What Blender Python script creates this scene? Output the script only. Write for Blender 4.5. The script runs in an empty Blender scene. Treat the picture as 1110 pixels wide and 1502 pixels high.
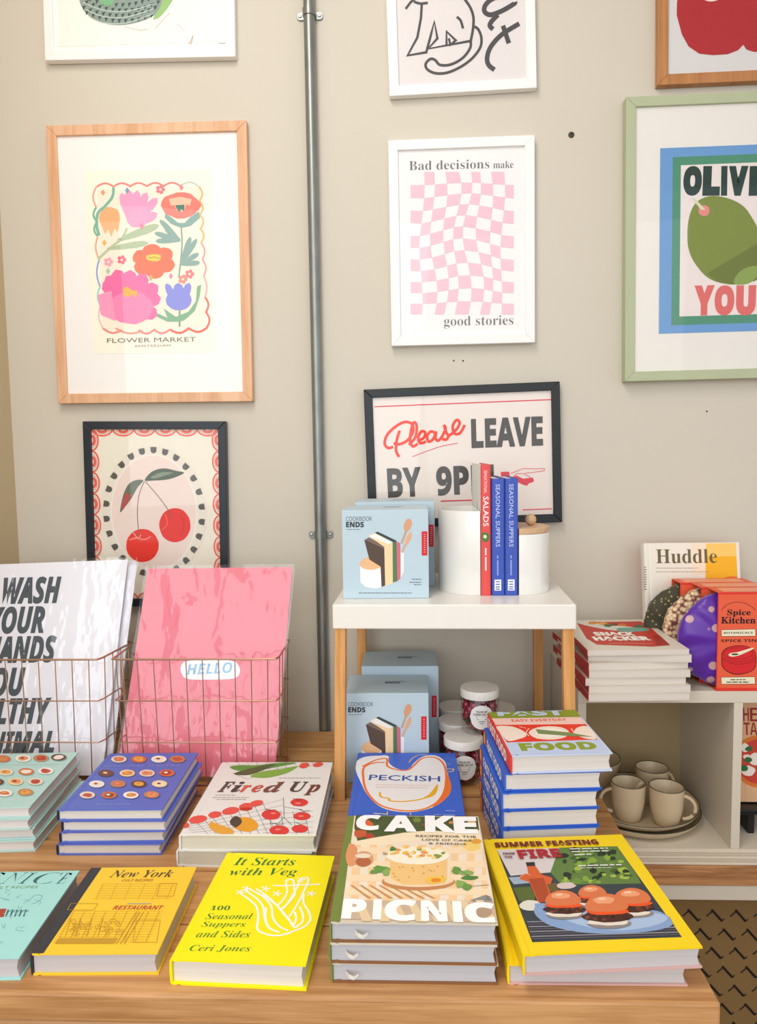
import bpy, math, random
from mathutils import Vector, Matrix
PI = math.pi
S = bpy.context.scene
COL = S.collection
random.seed(11)
# ------------------------------------------------------------------ camera
def camera_axes(pitch, roll, yaw):
    f = Vector((math.sin(yaw)*math.cos(pitch), math.cos(yaw)*math.cos(pitch), -math.sin(pitch)))
    r = Vector((math.cos(yaw), -math.sin(yaw), 0)); d = f.cross(r)
    r2 = r*math.cos(roll) + d*math.sin(roll); d2 = -r*math.sin(roll) + d*math.cos(roll)
    return r2, -d2, -f
cam = bpy.data.objects.new('camera', bpy.data.cameras.new('camera')); COL.objects.link(cam)
cx_, cy_, cz_ = camera_axes(.0816, .0149, -.042)
cam.matrix_world = Matrix(((cx_.x, cy_.x, cz_.x, 0), (cx_.y, cy_.y, cz_.y, 0), (cx_.z, cy_.z, cz_.z, 1.395), (0, 0, 0, 1)))
cam.data.sensor_fit = 'VERTICAL'; cam.data.sensor_height = 36; cam.data.lens = 36*1089.7/1502
cam.data.clip_start = .05
S.camera = cam
# ------------------------------------------------------------------ light
S.view_settings.view_transform = 'Standard'; S.view_settings.look = 'None'
S.view_settings.gamma = 1; S.view_settings.use_curve_mapping = False
S.view_settings.exposure = -0.24
world = bpy.data.worlds.new('street_daylight'); S.world = world; world.use_nodes = True
world.node_tree.nodes['Background'].inputs[0].default_value = (.90, .95, 1, 1)
world.node_tree.nodes['Background'].inputs[1].default_value = 1.15
def area(name, loc, target, sx, sy, watts, color):
    l = bpy.data.lights.new(name, 'AREA'); l.shape = 'RECTANGLE'; l.size = sx; l.size_y = sy
    l.energy = watts; l.color = color
    o = bpy.data.objects.new(name, l); COL.objects.link(o); o.location = loc
    o.rotation_euler = (Vector(target)-Vector(loc)).to_track_quat('-Z', 'Y').to_euler()
    return o
area('shop_window_light', (-.95, -1.9, 2.0), (0, 1.5, 1.2), 2.2, 2.0, 38, (.93, .97, 1))
area('right_fill_light', (1.0, -2.1, 1.9), (.3, 1.5, 1.0), 1.8, 2.0, 14, (1, .97, .93))  # added soft fill from behind the camera on the right, no real door
area('ceiling_lamp_light', (-.36, .45, 2.9), (-.30, 1.0, .8), .46, 1.5, 28, (1, .965, .92))
# ------------------------------------------------------------------ poses
# poses in metres: wall plane y=1.70, table top z=.75, camera (0,0,1.395)
WY = 1.70
BK = {  # width, length, thickness, x, y, z_bottom, rot
 'venice': (.157,.190,.030,-.570,.940,.75,.050),
 'ny':     (.159,.191,.029,-.401,.955,.75,.031),
 'veg':    (.168,.241,.033,-.209,.962,.75,-.044),
 'cake':   (.203,.263,.0263,-.001,.983,.75+.0526,-.002),
 'summer': (.215,.260,.027,.223,.971,.777,.084),
 'fired':  (.214,.268,.028,-.258,1.232,.778,.005),
 'purple': (.171,.223,.0195,-.490,1.244,.75+.0585,.025),
 'teal':   (.171,.220,.0195,-.716,1.2430,.75+.0585,.083),
 'peck':   (.188,.246,.032,-.0115,1.269,.782,0.),
 'fast':   (.158,.190,.0296,.2215,1.2115,.75+.148,.078),
 'snack':  (.188,.245,.012,.416,1.490,.926+.084,.03),
}
FR = {  # centre x, centre z, width, height, tilt, rail, depth
 'flower': (-.5735,1.8185,.448,.611,-.006,.022,.020),
 'decide': (.1218,1.850,.317,.442,.004,.021,.020),
 'leave':  (.1215,1.3815,.436,.314,.023,.019,.020),
 'olive':  (.689,1.842,.430,.601,.008,.021,.028),
 'cherry': (-.583,1.2565,.330,.428,-.016,.018,.020),
 'leaf':   (-.5745,2.557,.422,.594,-.016,.019,.020),
 'cat':    (.1205,2.387,.317,.442,.022,.021,.020),
 'apple':  (.752,2.465,.430,.594,.010,.022,.020),
}
# ------------------------------------------------------------------ printed artwork, flat shapes in tenths of a millimetre
# [colour, layer, 0/1 straight/smooth outline, x, y, ...]  [colour, layer, 2..5 line, width, x, y, ...]  [colour, layer, text, style, x, y, width, height, angle, weight, shear]
ART={
'flower':[['fcf5e3',1,0,-1450,2077,1411,2046,1425,-1946,-1406,-1939],['fbebd8',2,0,-1172,1678,1138,1671,1192,-1409,-1153,-1419],['f28a80',3,2,416,-1170,1737,-1106,1772,-1042,1798,-978,1807,-916,1796,-853,1769,-791,1732,-727,1767,-663,1793,-600,1802,-537,1791,-475,1764,-413,1727,-349,1762,-286,1788,-222,1797,-160,1786,-98,1759,-36,1722,28,1757,92,1783,155,1791,217,1781,279,1754,341,1717,405,1752,468,1778,531,1786,593,1776,655,1749,717,1712],['c9d3bd',3,2,384,717,1712,791,1752,864,1780,935,1788,1004,1771,1072,1734,1139,1684],['f0a79b',3,2,416,-1197,1294,-1232,1369,-1257,1444,-1264,1518,-1251,1591,-1220,1664,-1179,1737],['7fb9a2',3,2,480,-1190,657,-1229,709,-1257,761,-1268,814,-1258,868,-1231,922,-1194,976,-1232,1028,-1261,1080,-1272,1133,-1262,1186,-1235,1240,-1197,1294],['f0a79b',3,2,384,-1177,153,-1212,236,-1239,319,-1250,402,-1243,487,-1221,572,-1190,657],['92a7e0',3,2,384,-1182,-445,-1214,-345,-1238,-246,-1246,-146,-1236,-47,-1211,53,-1177,153],['9fd3d3',3,2,384,-1198,-861,-1224,-791,-1243,-721,-1248,-652,-1237,-583,-1213,-514,-1182,-445],['f3bfc0',3,2,352,-1152,-1373,-1191,-1290,-1222,-1207,-1237,-1123,-1234,-1036,-1216,-949,-1189,-861],['f1a08f',3,2,480,-863,-1377,-765,-1430,-665,-1471,-563,-1493,-458,-1493,-351,-1473,-242,-1442],['ee8f84',3,2,480,-1152,-1373,-1085,-1422,-1017,-1459,-947,-1478,-873,-1474,-798,-1451,-720,-1417],['ee8f84',3,2,480,-337,-1422,-277,-1464,-218,-1494,-158,-1505,-98,-1494,-38,-1463,23,-1421,82,-1462,141,-1493,201,-1504,261,-1492,321,-1462,381,-1420],['e9644c',3,2,512,381,-1420,454,-1463,527,-1494,599,-1504,670,-1489,741,-1452,811,-1403,884,-1446,957,-1478,1028,-1487,1100,-1472,1170,-1435,1240,-1386],['f6b765',3,2,416,1139,1684,1172,1635,1197,1585,1206,1535,1198,1484,1174,1434,1142,1383,1175,1333,1200,1283,1209,1233,1201,1182,1177,1131,1145,1080,1178,1030,1203,980,1212,930,1204,879,1180,828,1148,777,1181,727,1206,677,1215,626,1207,575,1183,524,1151,473],['f19f9a',3,2,416,1151,473,1187,414,1214,355,1226,294,1220,233,1199,171,1169,108,1205,49,1232,-10,1244,-71,1238,-132,1217,-195,1187,-258],['f4b1a8',3,2,416,1187,-258,1218,-333,1241,-408,1251,-485,1246,-562,1228,-639,1202,-717],['ea6f5c',3,2,480,1202,-717,1238,-771,1264,-825,1276,-880,1269,-937,1247,-994,1216,-1051,1252,-1105,1279,-1160,1290,-1215,1284,-1271,1262,-1329,1231,-1386],['7fb9a2',4,3,640,-792,1715,-823,1512,-997,1312,-1170,1157,-1204,885,-1156,679],['f7b27c',4,0,-663,1056,-670,962,-739,895,-813,831,-912,825,-1007,842,-1089,893,-1135,975,-1145,1066,-1120,1153,-1063,1224,-990,1286,-893,1295,-803,1269,-715,1230,-676,1144],['f6bd8b',4,0,-1129,975,-678,965,-734,739,-802,822,-881,641,-946,811,-1021,699],['f2a2c6',4,0,-362,878,-394,1147,-451,1408,-519,1547,-616,1598,-670,1504,-651,1351,-554,1101,-432,858],['f2a2c6',4,0,-361,871,-332,1153,-329,1432,-366,1588,-448,1662,-521,1577,-537,1417,-498,1141,-434,866],['f2a2c6',4,0,-361,862,-264,1127,-192,1395,-189,1554,-251,1644,-342,1579,-397,1429,-428,1154,-433,874],['f2a2c6',4,0,-364,854,-195,1089,-50,1335,-1,1490,-35,1594,-142,1553,-237,1419,-345,1157,-430,883],['f2a2c6',4,0,-371,844,-129,1024,94,1220,193,1356,196,1467,81,1458,-56,1356,-249,1133,-423,892],['f2a2c6',4,0,-382,837,-159,887,54,960,159,1035,185,1128,94,1170,-33,1141,-228,1032,-412,900],['f3a6c8',4,0,-15,1019,-56,927,-147,854,-280,832,-411,860,-496,937,-527,1030,-488,1122,-395,1189,-266,1207,-142,1180,-32,1120],['b9c9a4',4,3,560,-517,825,-645,600,-889,422,-1210,154],['b3c5a0',4,0,-731,526,-380,601,-38,696,146,782,219,878,101,910,-99,868,-429,738,-752,587],['b3c5a0',4,0,-983,353,-644,362,-308,389,-120,431,-31,497,-133,539,-326,534,-658,478,-989,404],['f27f72',4,0,1180,1278,1117,1187,1034,1110,923,1049,784,1006,625,1007,493,1062,362,1115,311,1206,265,1298,290,1395,360,1485,503,1530,642,1574,803,1572,954,1536,1043,1452,1134,1375],['86a9a0',4,0,359,1124,507,1031,645,915,787,912,932,1044,1123,1153,1143,1017,926,841,712,800,479,895,342,1034],['f8c5a5',5,0,450,1439,710,1478,967,1418,915,1271,846,1317,771,1161,653,1163,563,1301,492,1293],['4f7f6f',5,0,587,1300,799,1305,785,1152,725,1207,676,1140,631,1209],['7d9f8e',5,3,320,712,800,714,391,622,-284],['8aaba0',5,0,696,542,556,723,405,893,302,976,223,991,235,915,315,812,484,658,665,514],['8aaba0',5,0,687,548,491,637,290,713,168,736,95,713,139,652,251,601,460,548,674,508],['8aaba0',5,0,681,549,483,576,284,589,170,574,113,530,169,486,282,470,481,481,680,507],['8aaba0',5,0,694,544,591,662,478,769,399,814,335,808,339,746,399,678,528,590,666,512],['8aaba0',5,0,692,-8,850,175,995,365,1059,485,1059,566,982,534,893,430,768,227,656,15],['8aaba0',5,0,684,-14,847,48,1001,123,1078,184,1097,246,1032,260,939,225,797,129,663,21],['8aaba0',5,0,675,-17,832,-31,987,-29,1074,-7,1115,41,1067,81,978,89,824,64,672,24],['8aaba0',5,0,694,-4,806,201,903,410,938,537,919,614,852,569,788,452,714,234,653,11],['f5744f',5,0,549,-2,504,-82,431,-148,322,-163,215,-143,145,-77,131,6,159,84,233,140,333,162,443,151,514,82],['f5744f',5,0,306,-130,268,-212,190,-273,83,-297,-26,-274,-105,-209,-129,-122,-81,-44,-9,16,94,30,199,16,279,-44],['f5744f',5,0,18,-39,-8,-118,-82,-178,-186,-195,-294,-181,-361,-113,-393,-31,-358,51,-280,111,-174,138,-65,113,-4,40],['f5744f',5,0,9,179,-34,99,-114,46,-214,21,-318,43,-403,100,-414,187,-376,264,-312,334,-203,340,-99,324,-17,266],['f5744f',5,0,240,307,208,226,134,162,26,156,-79,170,-151,233,-190,315,-153,400,-63,448,36,469,139,450,219,392],['f5744f',5,0,503,217,474,136,403,69,293,47,191,82,107,138,94,225,130,302,199,365,304,388,413,367,492,304],['f5744f',6,0,313,88,276,-5,180,-71,53,-94,-73,-68,-168,1,-184,98,-142,184,-55,249,66,271,187,247,283,183],['efd24a',7,0,227,163,215,122,155,88,60,88,-22,103,-87,130,-103,169,-102,213,-20,234,65,243,161,240,229,206],['7b6a2b',7,2,128,-65,187,5,153,77,193,157,146,224,163],['f4a5b8',7,0,-859,92,-872,62,-904,53,-935,63,-945,94,-931,122,-901,135,-870,122],['f4a5b8',7,0,-906,32,-923,4,-952,-9,-982,4,-994,33,-979,62,-949,72,-919,61],['f4a5b8',7,0,-982,57,-994,26,-1026,16,-1056,29,-1068,58,-1054,87,-1023,101,-992,87],['f4a5b8',7,0,-979,132,-993,104,-1023,91,-1054,103,-1066,134,-1052,164,-1020,173,-990,161],['f4a5b8',7,0,-903,154,-917,125,-948,114,-977,126,-989,156,-974,184,-944,194,-915,183],['ef6f8a',7,0,-554,132,-567,104,-597,91,-627,104,-640,134,-625,163,-594,174,-564,162],['ef6f8a',7,0,-600,72,-614,43,-645,31,-676,44,-686,73,-674,103,-642,114,-613,101],['ef6f8a',7,0,-676,97,-689,69,-719,57,-747,70,-759,98,-745,126,-716,138,-687,126],['ef6f8a',7,0,-671,172,-685,142,-716,131,-745,145,-759,174,-744,203,-713,214,-683,202],['ef6f8a',7,0,-596,194,-611,166,-641,153,-672,165,-683,195,-667,223,-638,234,-606,224],['f07f80',7,0,982,-208,967,-238,936,-250,907,-235,893,-207,909,-179,938,-168,968,-179],['f07f80',7,0,930,-268,920,-298,888,-307,858,-297,847,-267,860,-237,891,-226,922,-238],['f07f80',7,0,858,-244,845,-272,815,-283,784,-272,774,-242,786,-212,817,-203,846,-215],['f07f80',7,0,861,-168,847,-196,817,-207,786,-197,776,-167,790,-139,820,-125,850,-139],['f07f80',7,0,936,-146,924,-176,892,-188,863,-173,853,-145,864,-116,894,-104,925,-116],['f28c7e',7,0,819,-320,807,-349,776,-362,747,-347,736,-318,748,-289,779,-277,810,-289],['f28c7e',7,0,773,-380,760,-410,728,-421,699,-408,688,-378,701,-350,731,-337,760,-351],['f28c7e',7,0,697,-355,685,-383,655,-397,625,-383,615,-354,627,-325,657,-315,687,-326],['f28c7e',7,0,703,-280,688,-309,657,-320,629,-306,617,-278,631,-251,660,-240,691,-249],['f28c7e',7,0,777,-258,764,-288,732,-297,703,-285,689,-256,704,-228,735,-214,766,-227],['f07f8a',7,0,374,1643,363,1615,333,1603,304,1617,292,1645,305,1673,335,1684,363,1671],['f07f8a',7,0,330,1584,317,1555,285,1547,254,1556,244,1586,259,1613,288,1624,317,1613],['f07f8a',7,0,254,1609,242,1581,212,1570,181,1581,171,1611,185,1639,215,1652,246,1639],['f07f8a',7,0,259,1683,244,1656,215,1642,185,1656,172,1685,186,1714,217,1725,248,1713],['f07f8a',7,0,334,1704,319,1676,289,1665,261,1678,249,1706,260,1736,292,1745,322,1734],['f070a8',7,0,-506,-790,-612,-531,-752,-298,-883,-202,-1034,-217,-1089,-354,-1028,-501,-833,-694,-603,-861],['f070a8',7,0,-497,-806,-515,-518,-572,-244,-665,-108,-813,-74,-910,-190,-899,-354,-776,-606,-612,-845],['f070a8',7,0,-495,-831,-388,-580,-325,-325,-351,-175,-470,-90,-607,-151,-666,-294,-662,-555,-615,-820],['f070a8',7,0,-504,-856,-289,-673,-111,-467,-61,-318,-126,-188,-276,-185,-398,-290,-519,-531,-605,-794],['f070a8',7,0,-526,-876,-242,-808,22,-704,142,-592,151,-446,19,-375,-142,-415,-372,-576,-583,-775],['f070a8',7,0,-547,-883,-272,-921,-2,-918,144,-856,204,-723,112,-610,-45,-589,-306,-658,-562,-768],['f070a8',7,0,-580,-879,-382,-1048,-166,-1179,-16,-1199,105,-1114,93,-971,-20,-876,-265,-805,-529,-772],['f070a8',7,0,-514,-781,-657,-560,-829,-370,-969,-307,-1111,-354,-1142,-495,-1059,-621,-842,-761,-595,-869],['f389b6',7,0,31,-928,-33,-1046,-100,-1164,-243,-1241,-408,-1293,-586,-1270,-756,-1236,-894,-1153,-958,-1033,-975,-911,-948,-790,-868,-677,-720,-610,-563,-550,-388,-573,-217,-603,-101,-698,-10,-804],['f49bc0',7,0,-1242,-629,-927,-542,-857,-1214,-1188,-1070],['f4b23e',8,0,-662,-500,-565,-456,-449,-541,-330,-552,-359,-713,-428,-634,-526,-687,-644,-662],['8b8fe0',8,0,637,-971,573,-751,490,-541,415,-434,328,-403,298,-488,335,-613,449,-809,582,-996],['8b8fe0',8,0,653,-982,707,-775,729,-568,697,-451,604,-394,512,-455,482,-573,509,-779,566,-984],['8b8fe0',8,0,640,-996,769,-806,876,-609,905,-483,865,-399,774,-431,701,-539,629,-750,579,-971],['8b8fe0',8,0,903,-781,864,-880,781,-960,660,-999,529,-999,417,-948,333,-871,308,-771,343,-672,427,-596,544,-552,674,-555,790,-600,875,-679],['6fa07b',8,2,384,618,-1007,607,-1363],['7fb38a',8,0,1125,-440,1079,-715,966,-1012,722,-1216,611,-1252,339,-1247,104,-1137,107,-1058,342,-1164,253,-954,533,-1144,822,-1033,996,-805,1029,-484],['f19c6e',8,0,-1030,1680,-986,1606,-1036,1535,-1080,1609],['7c9fc2',8,0,-480,1712,-435,1639,-485,1568,-530,1641],['ef8b95',8,0,742,1752,787,1679,737,1608,693,1681],['ee8a9c',8,0,-177,936,-132,863,-182,791,-227,865],['f0b45a',8,0,-1040,590,-995,516,-1046,444,-1091,518],['c7b46a',8,0,-7,-199,38,-273,-12,-346,-57,-272],['ee86b8',8,0,445,-171,490,-245,440,-317,395,-243],['9fcfae',8,0,-983,-30,-938,-104,-989,-177,-1034,-102],['7b7468',8,'FLOWER MARKET','sans',-1068,-1700,2037,102,0.001,0.0],['9b9488',8,'AMSTERDAM','sans',-447,-1807,840,51,0.007,0.0]],
'decide':[['706f72',1,'𝐁𝐚𝐝 𝐝𝐞𝐜𝐢𝐬𝐢𝐨𝐧𝐬','n',-1136,1583,1748,195,-0.01,-0.01],['706f72',1,'𝐦𝐚𝐤𝐞','n',698,1562,434,150,-0.014,-0.01],['706f72',1,'𝐠𝐨𝐨𝐝 𝐬𝐭𝐨𝐫𝐢𝐞𝐬','n',-416,-1852,1534,271,-0.008,-0.01],['f0c3d0',1,0,-807,1538,-587,1531,-577,1264,-802,1259],['f0c3d0',1,0,-351,1523,-47,1513,0,1283,-311,1276],['f0c3d0',1,0,213,1504,406,1498,431,1263,240,1280],['f0c3d0',1,0,648,1489,935,1480,952,1208,685,1235],['f0c3d0',1,0,-1111,1271,-802,1259,-816,982,-1115,995],['f0c3d0',1,0,-577,1264,-311,1276,-306,1029,-592,999],['f0c3d0',1,0,0,1283,240,1280,222,1054,1,1052],['f0c3d0',1,0,431,1263,685,1235,694,982,424,1028],['f0c3d0',1,0,952,1208,1139,1194,1138,917,949,937],['f0c3d0',1,0,-816,982,-592,999,-628,735,-848,708],['f0c3d0',1,0,-306,1029,1,1052,-46,819,-334,781],['f0c3d0',1,0,222,1054,424,1028,386,791,162,826],['f0c3d0',1,0,694,982,949,937,926,669,677,728],['f0c3d0',1,0,-1119,722,-848,708,-887,438,-1123,452],['f0c3d0',1,0,-628,735,-334,781,-378,533,-671,474],['f0c3d0',1,0,-46,819,162,826,85,592,-115,582],['f0c3d0',1,0,386,791,677,728,645,475,337,551],['f0c3d0',1,0,926,669,1137,642,1136,372,893,405],['f0c3d0',1,0,-887,438,-671,474,-698,214,-920,174],['f0c3d0',1,0,-378,533,-115,582,-173,339,-411,282],['f0c3d0',1,0,85,592,337,551,306,305,28,351],['f0c3d0',1,0,645,475,893,405,862,144,619,222],['f0c3d0',1,0,-1127,187,-920,174,-935,-85,-1131,-71],['f0c3d0',1,0,-698,214,-411,282,-411,28,-695,-43],['f0c3d0',1,0,-173,339,28,351,16,101,-193,88],['f0c3d0',1,0,306,305,619,222,614,-33,313,53],['f0c3d0',1,0,862,144,1135,107,1134,-151,846,-112],['f0c3d0',1,0,-935,-85,-695,-43,-660,-298,-931,-338],['f0c3d0',1,0,-411,28,-193,88,-171,-170,-378,-229],['f0c3d0',1,0,16,101,313,53,357,-206,54,-159],['f0c3d0',1,0,614,-33,846,-112,845,-365,633,-288],['f0c3d0',1,0,-1135,-324,-931,-338,-913,-584,-1139,-571],['f0c3d0',1,0,-660,-298,-378,-229,-331,-489,-609,-550],['f0c3d0',1,0,-171,-170,54,-159,119,-427,-125,-437],['f0c3d0',1,0,357,-206,633,-288,662,-544,421,-470],['f0c3d0',1,0,845,-365,1133,-402,1132,-646,857,-613],['f0c3d0',1,0,-913,-584,-609,-550,-566,-799,-893,-825],['f0c3d0',1,0,-331,-489,-125,-437,-86,-709,-296,-751],['f0c3d0',1,0,119,-427,421,-470,471,-739,179,-703],['f0c3d0',1,0,662,-544,857,-613,870,-856,681,-799],['f0c3d0',1,0,-1143,-813,-893,-825,-882,-1061,-1146,-1050],['f0c3d0',1,0,-566,-799,-296,-751,-299,-1013,-551,-1046],['f0c3d0',1,0,-86,-709,179,-703,204,-983,-80,-985],['f0c3d0',1,0,471,-739,681,-799,675,-1055,483,-1011],['f0c3d0',1,0,870,-856,1131,-885,1130,-1119,875,-1097],['f0c3d0',1,0,-882,-1061,-551,-1046,-571,-1290,-883,-1294],['f0c3d0',1,0,-299,-1013,-80,-985,-114,-1264,-343,-1275],['f0c3d0',1,0,204,-983,483,-1011,450,-1284,185,-1267],['f0c3d0',1,0,675,-1055,875,-1097,870,-1334,640,-1309],['f0c3d0',1,0,-1150,-1285,-883,-1294,-893,-1525,-1153,-1519],['f0c3d0',1,0,-571,-1290,-343,-1275,-412,-1538,-616,-1533],['f0c3d0',1,0,-114,-1264,185,-1267,134,-1552,-171,-1544],['f0c3d0',1,0,450,-1284,640,-1309,590,-1564,387,-1559],['f0c3d0',1,0,870,-1334,1129,-1349,1128,-1578,859,-1571]],
'leave':[['e0263c',1,2,234,-1952,1182,1997,1180],['e0263c',1,2,234,1314,-1264,1964,-1263],['e0263c',1,2,234,-1983,-1317,-1114,-1309],['f03a1e',1,3,624,-1564,266,-1680,243,-1754,347,-1692,536,-1503,711,-1293,811,-1126,764,-1105,581,-1248,391,-1434,316,-1552,348],['f03a1e',1,3,624,-1405,625,-1482,391,-1499,163,-1435,33],['f03a1e',1,3,624,-1206,298,-1054,466,-1018,714,-1079,794,-1150,606,-1176,379,-1116,258,-1004,318],['f03a1e',1,3,624,-1020,373,-872,436,-832,557,-913,588,-990,463,-949,325,-820,356],['f03a1e',1,3,624,-596,530,-703,579,-789,478,-765,354,-664,396,-586,548,-608,426,-546,364,-462,443],['f03a1e',1,3,624,-471,420,-374,621,-399,690,-358,539,-315,460,-363,384,-454,397],['f03a1e',1,3,624,-325,447,-139,589,-52,744,-119,810,-209,683,-177,513,-50,518,60,695],['e0263c',1,3,156,-1137,26,-837,129,-468,238,-102,292],['4a4744',1,'LEAVE','sb',199,167,1598,657,-0.001,0.028],['4a4744',1,'BY','sb',-1721,-886,769,667,0.013,0.02],['4a4744',1,'9PM','sb',-617,-879,1303,665,0.007,0.028],['e0263c',1,2,260,-529,-1002,728,-1009],['e0263c',1,0,835,-390,1025,-388,1048,-571,849,-564],['e0263c',1,0,1049,-526,1196,-485,1330,-559,1557,-544,1578,-636,1464,-669,1417,-722,1327,-696,1192,-622],['e0263c',1,2,130,1052,-434,1198,-385,1335,-331,1651,-351,1814,-348,1813,-398,1559,-426,1378,-437],['e0263c',1,2,130,1049,-562,1197,-440,1355,-445,1547,-567]],
'olive':[['6a9bd0',1,0,-1408,-1986,1408,-1986,1408,1937,-1408,1937],['4c8f72',2,0,-1141,-1811,1141,-1811,1141,1742,-1141,1742],['ece0dc',3,0,-968,-1626,968,-1626,968,1567,-968,1567],['1f3a34',4,'O','sb',-922,928,393,621,-0.028,0.07],['1f3a34',4,'L','sb',-510,913,368,620,-0.027,0.07],['1f3a34',4,0,-115,899,16,898,16,1517,-115,1518],['1f3a34',4,'V','sb',31,893,410,620,-0.027,0.07],['1f3a34',4,'E','sb',468,877,355,619,-0.025,0.07],['de6863',4,'Y','sb',-662,-1617,436,644,-0.014,0.06],['de6863',4,'O','sb',-222,-1630,423,643,-0.012,0.06],['de6863',4,'U','sb',236,-1644,422,643,-0.012,0.06],['7c8a34',4,1,-816,40,-801,383,-708,685,-536,849,-268,904,78,827,387,645,623,295,802,-54,903,-325,890,-630,721,-875,415,-969,106,-975,-205,-903,-439,-760,-675,-464,-787,-191],['6a7528',5,0,-382,-724,669,-126,844,-246,889,-554,721,-875,415,-969,106,-975,-186,-896],['88a04a',5,1,202,-974,227,-801,409,-646,678,-604,682,-816,492,-971],['e58a83',5,0,-349,596,-354,561,-370,529,-397,505,-430,490,-466,486,-503,493,-537,510,-564,536,-581,569,-587,604,-582,639,-565,671,-539,695,-506,710,-469,714,-432,707,-399,690,-372,664,-355,631],['d9d6b5',6,0,-737,876,-652,854,-437,618,-534,621]],
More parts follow.
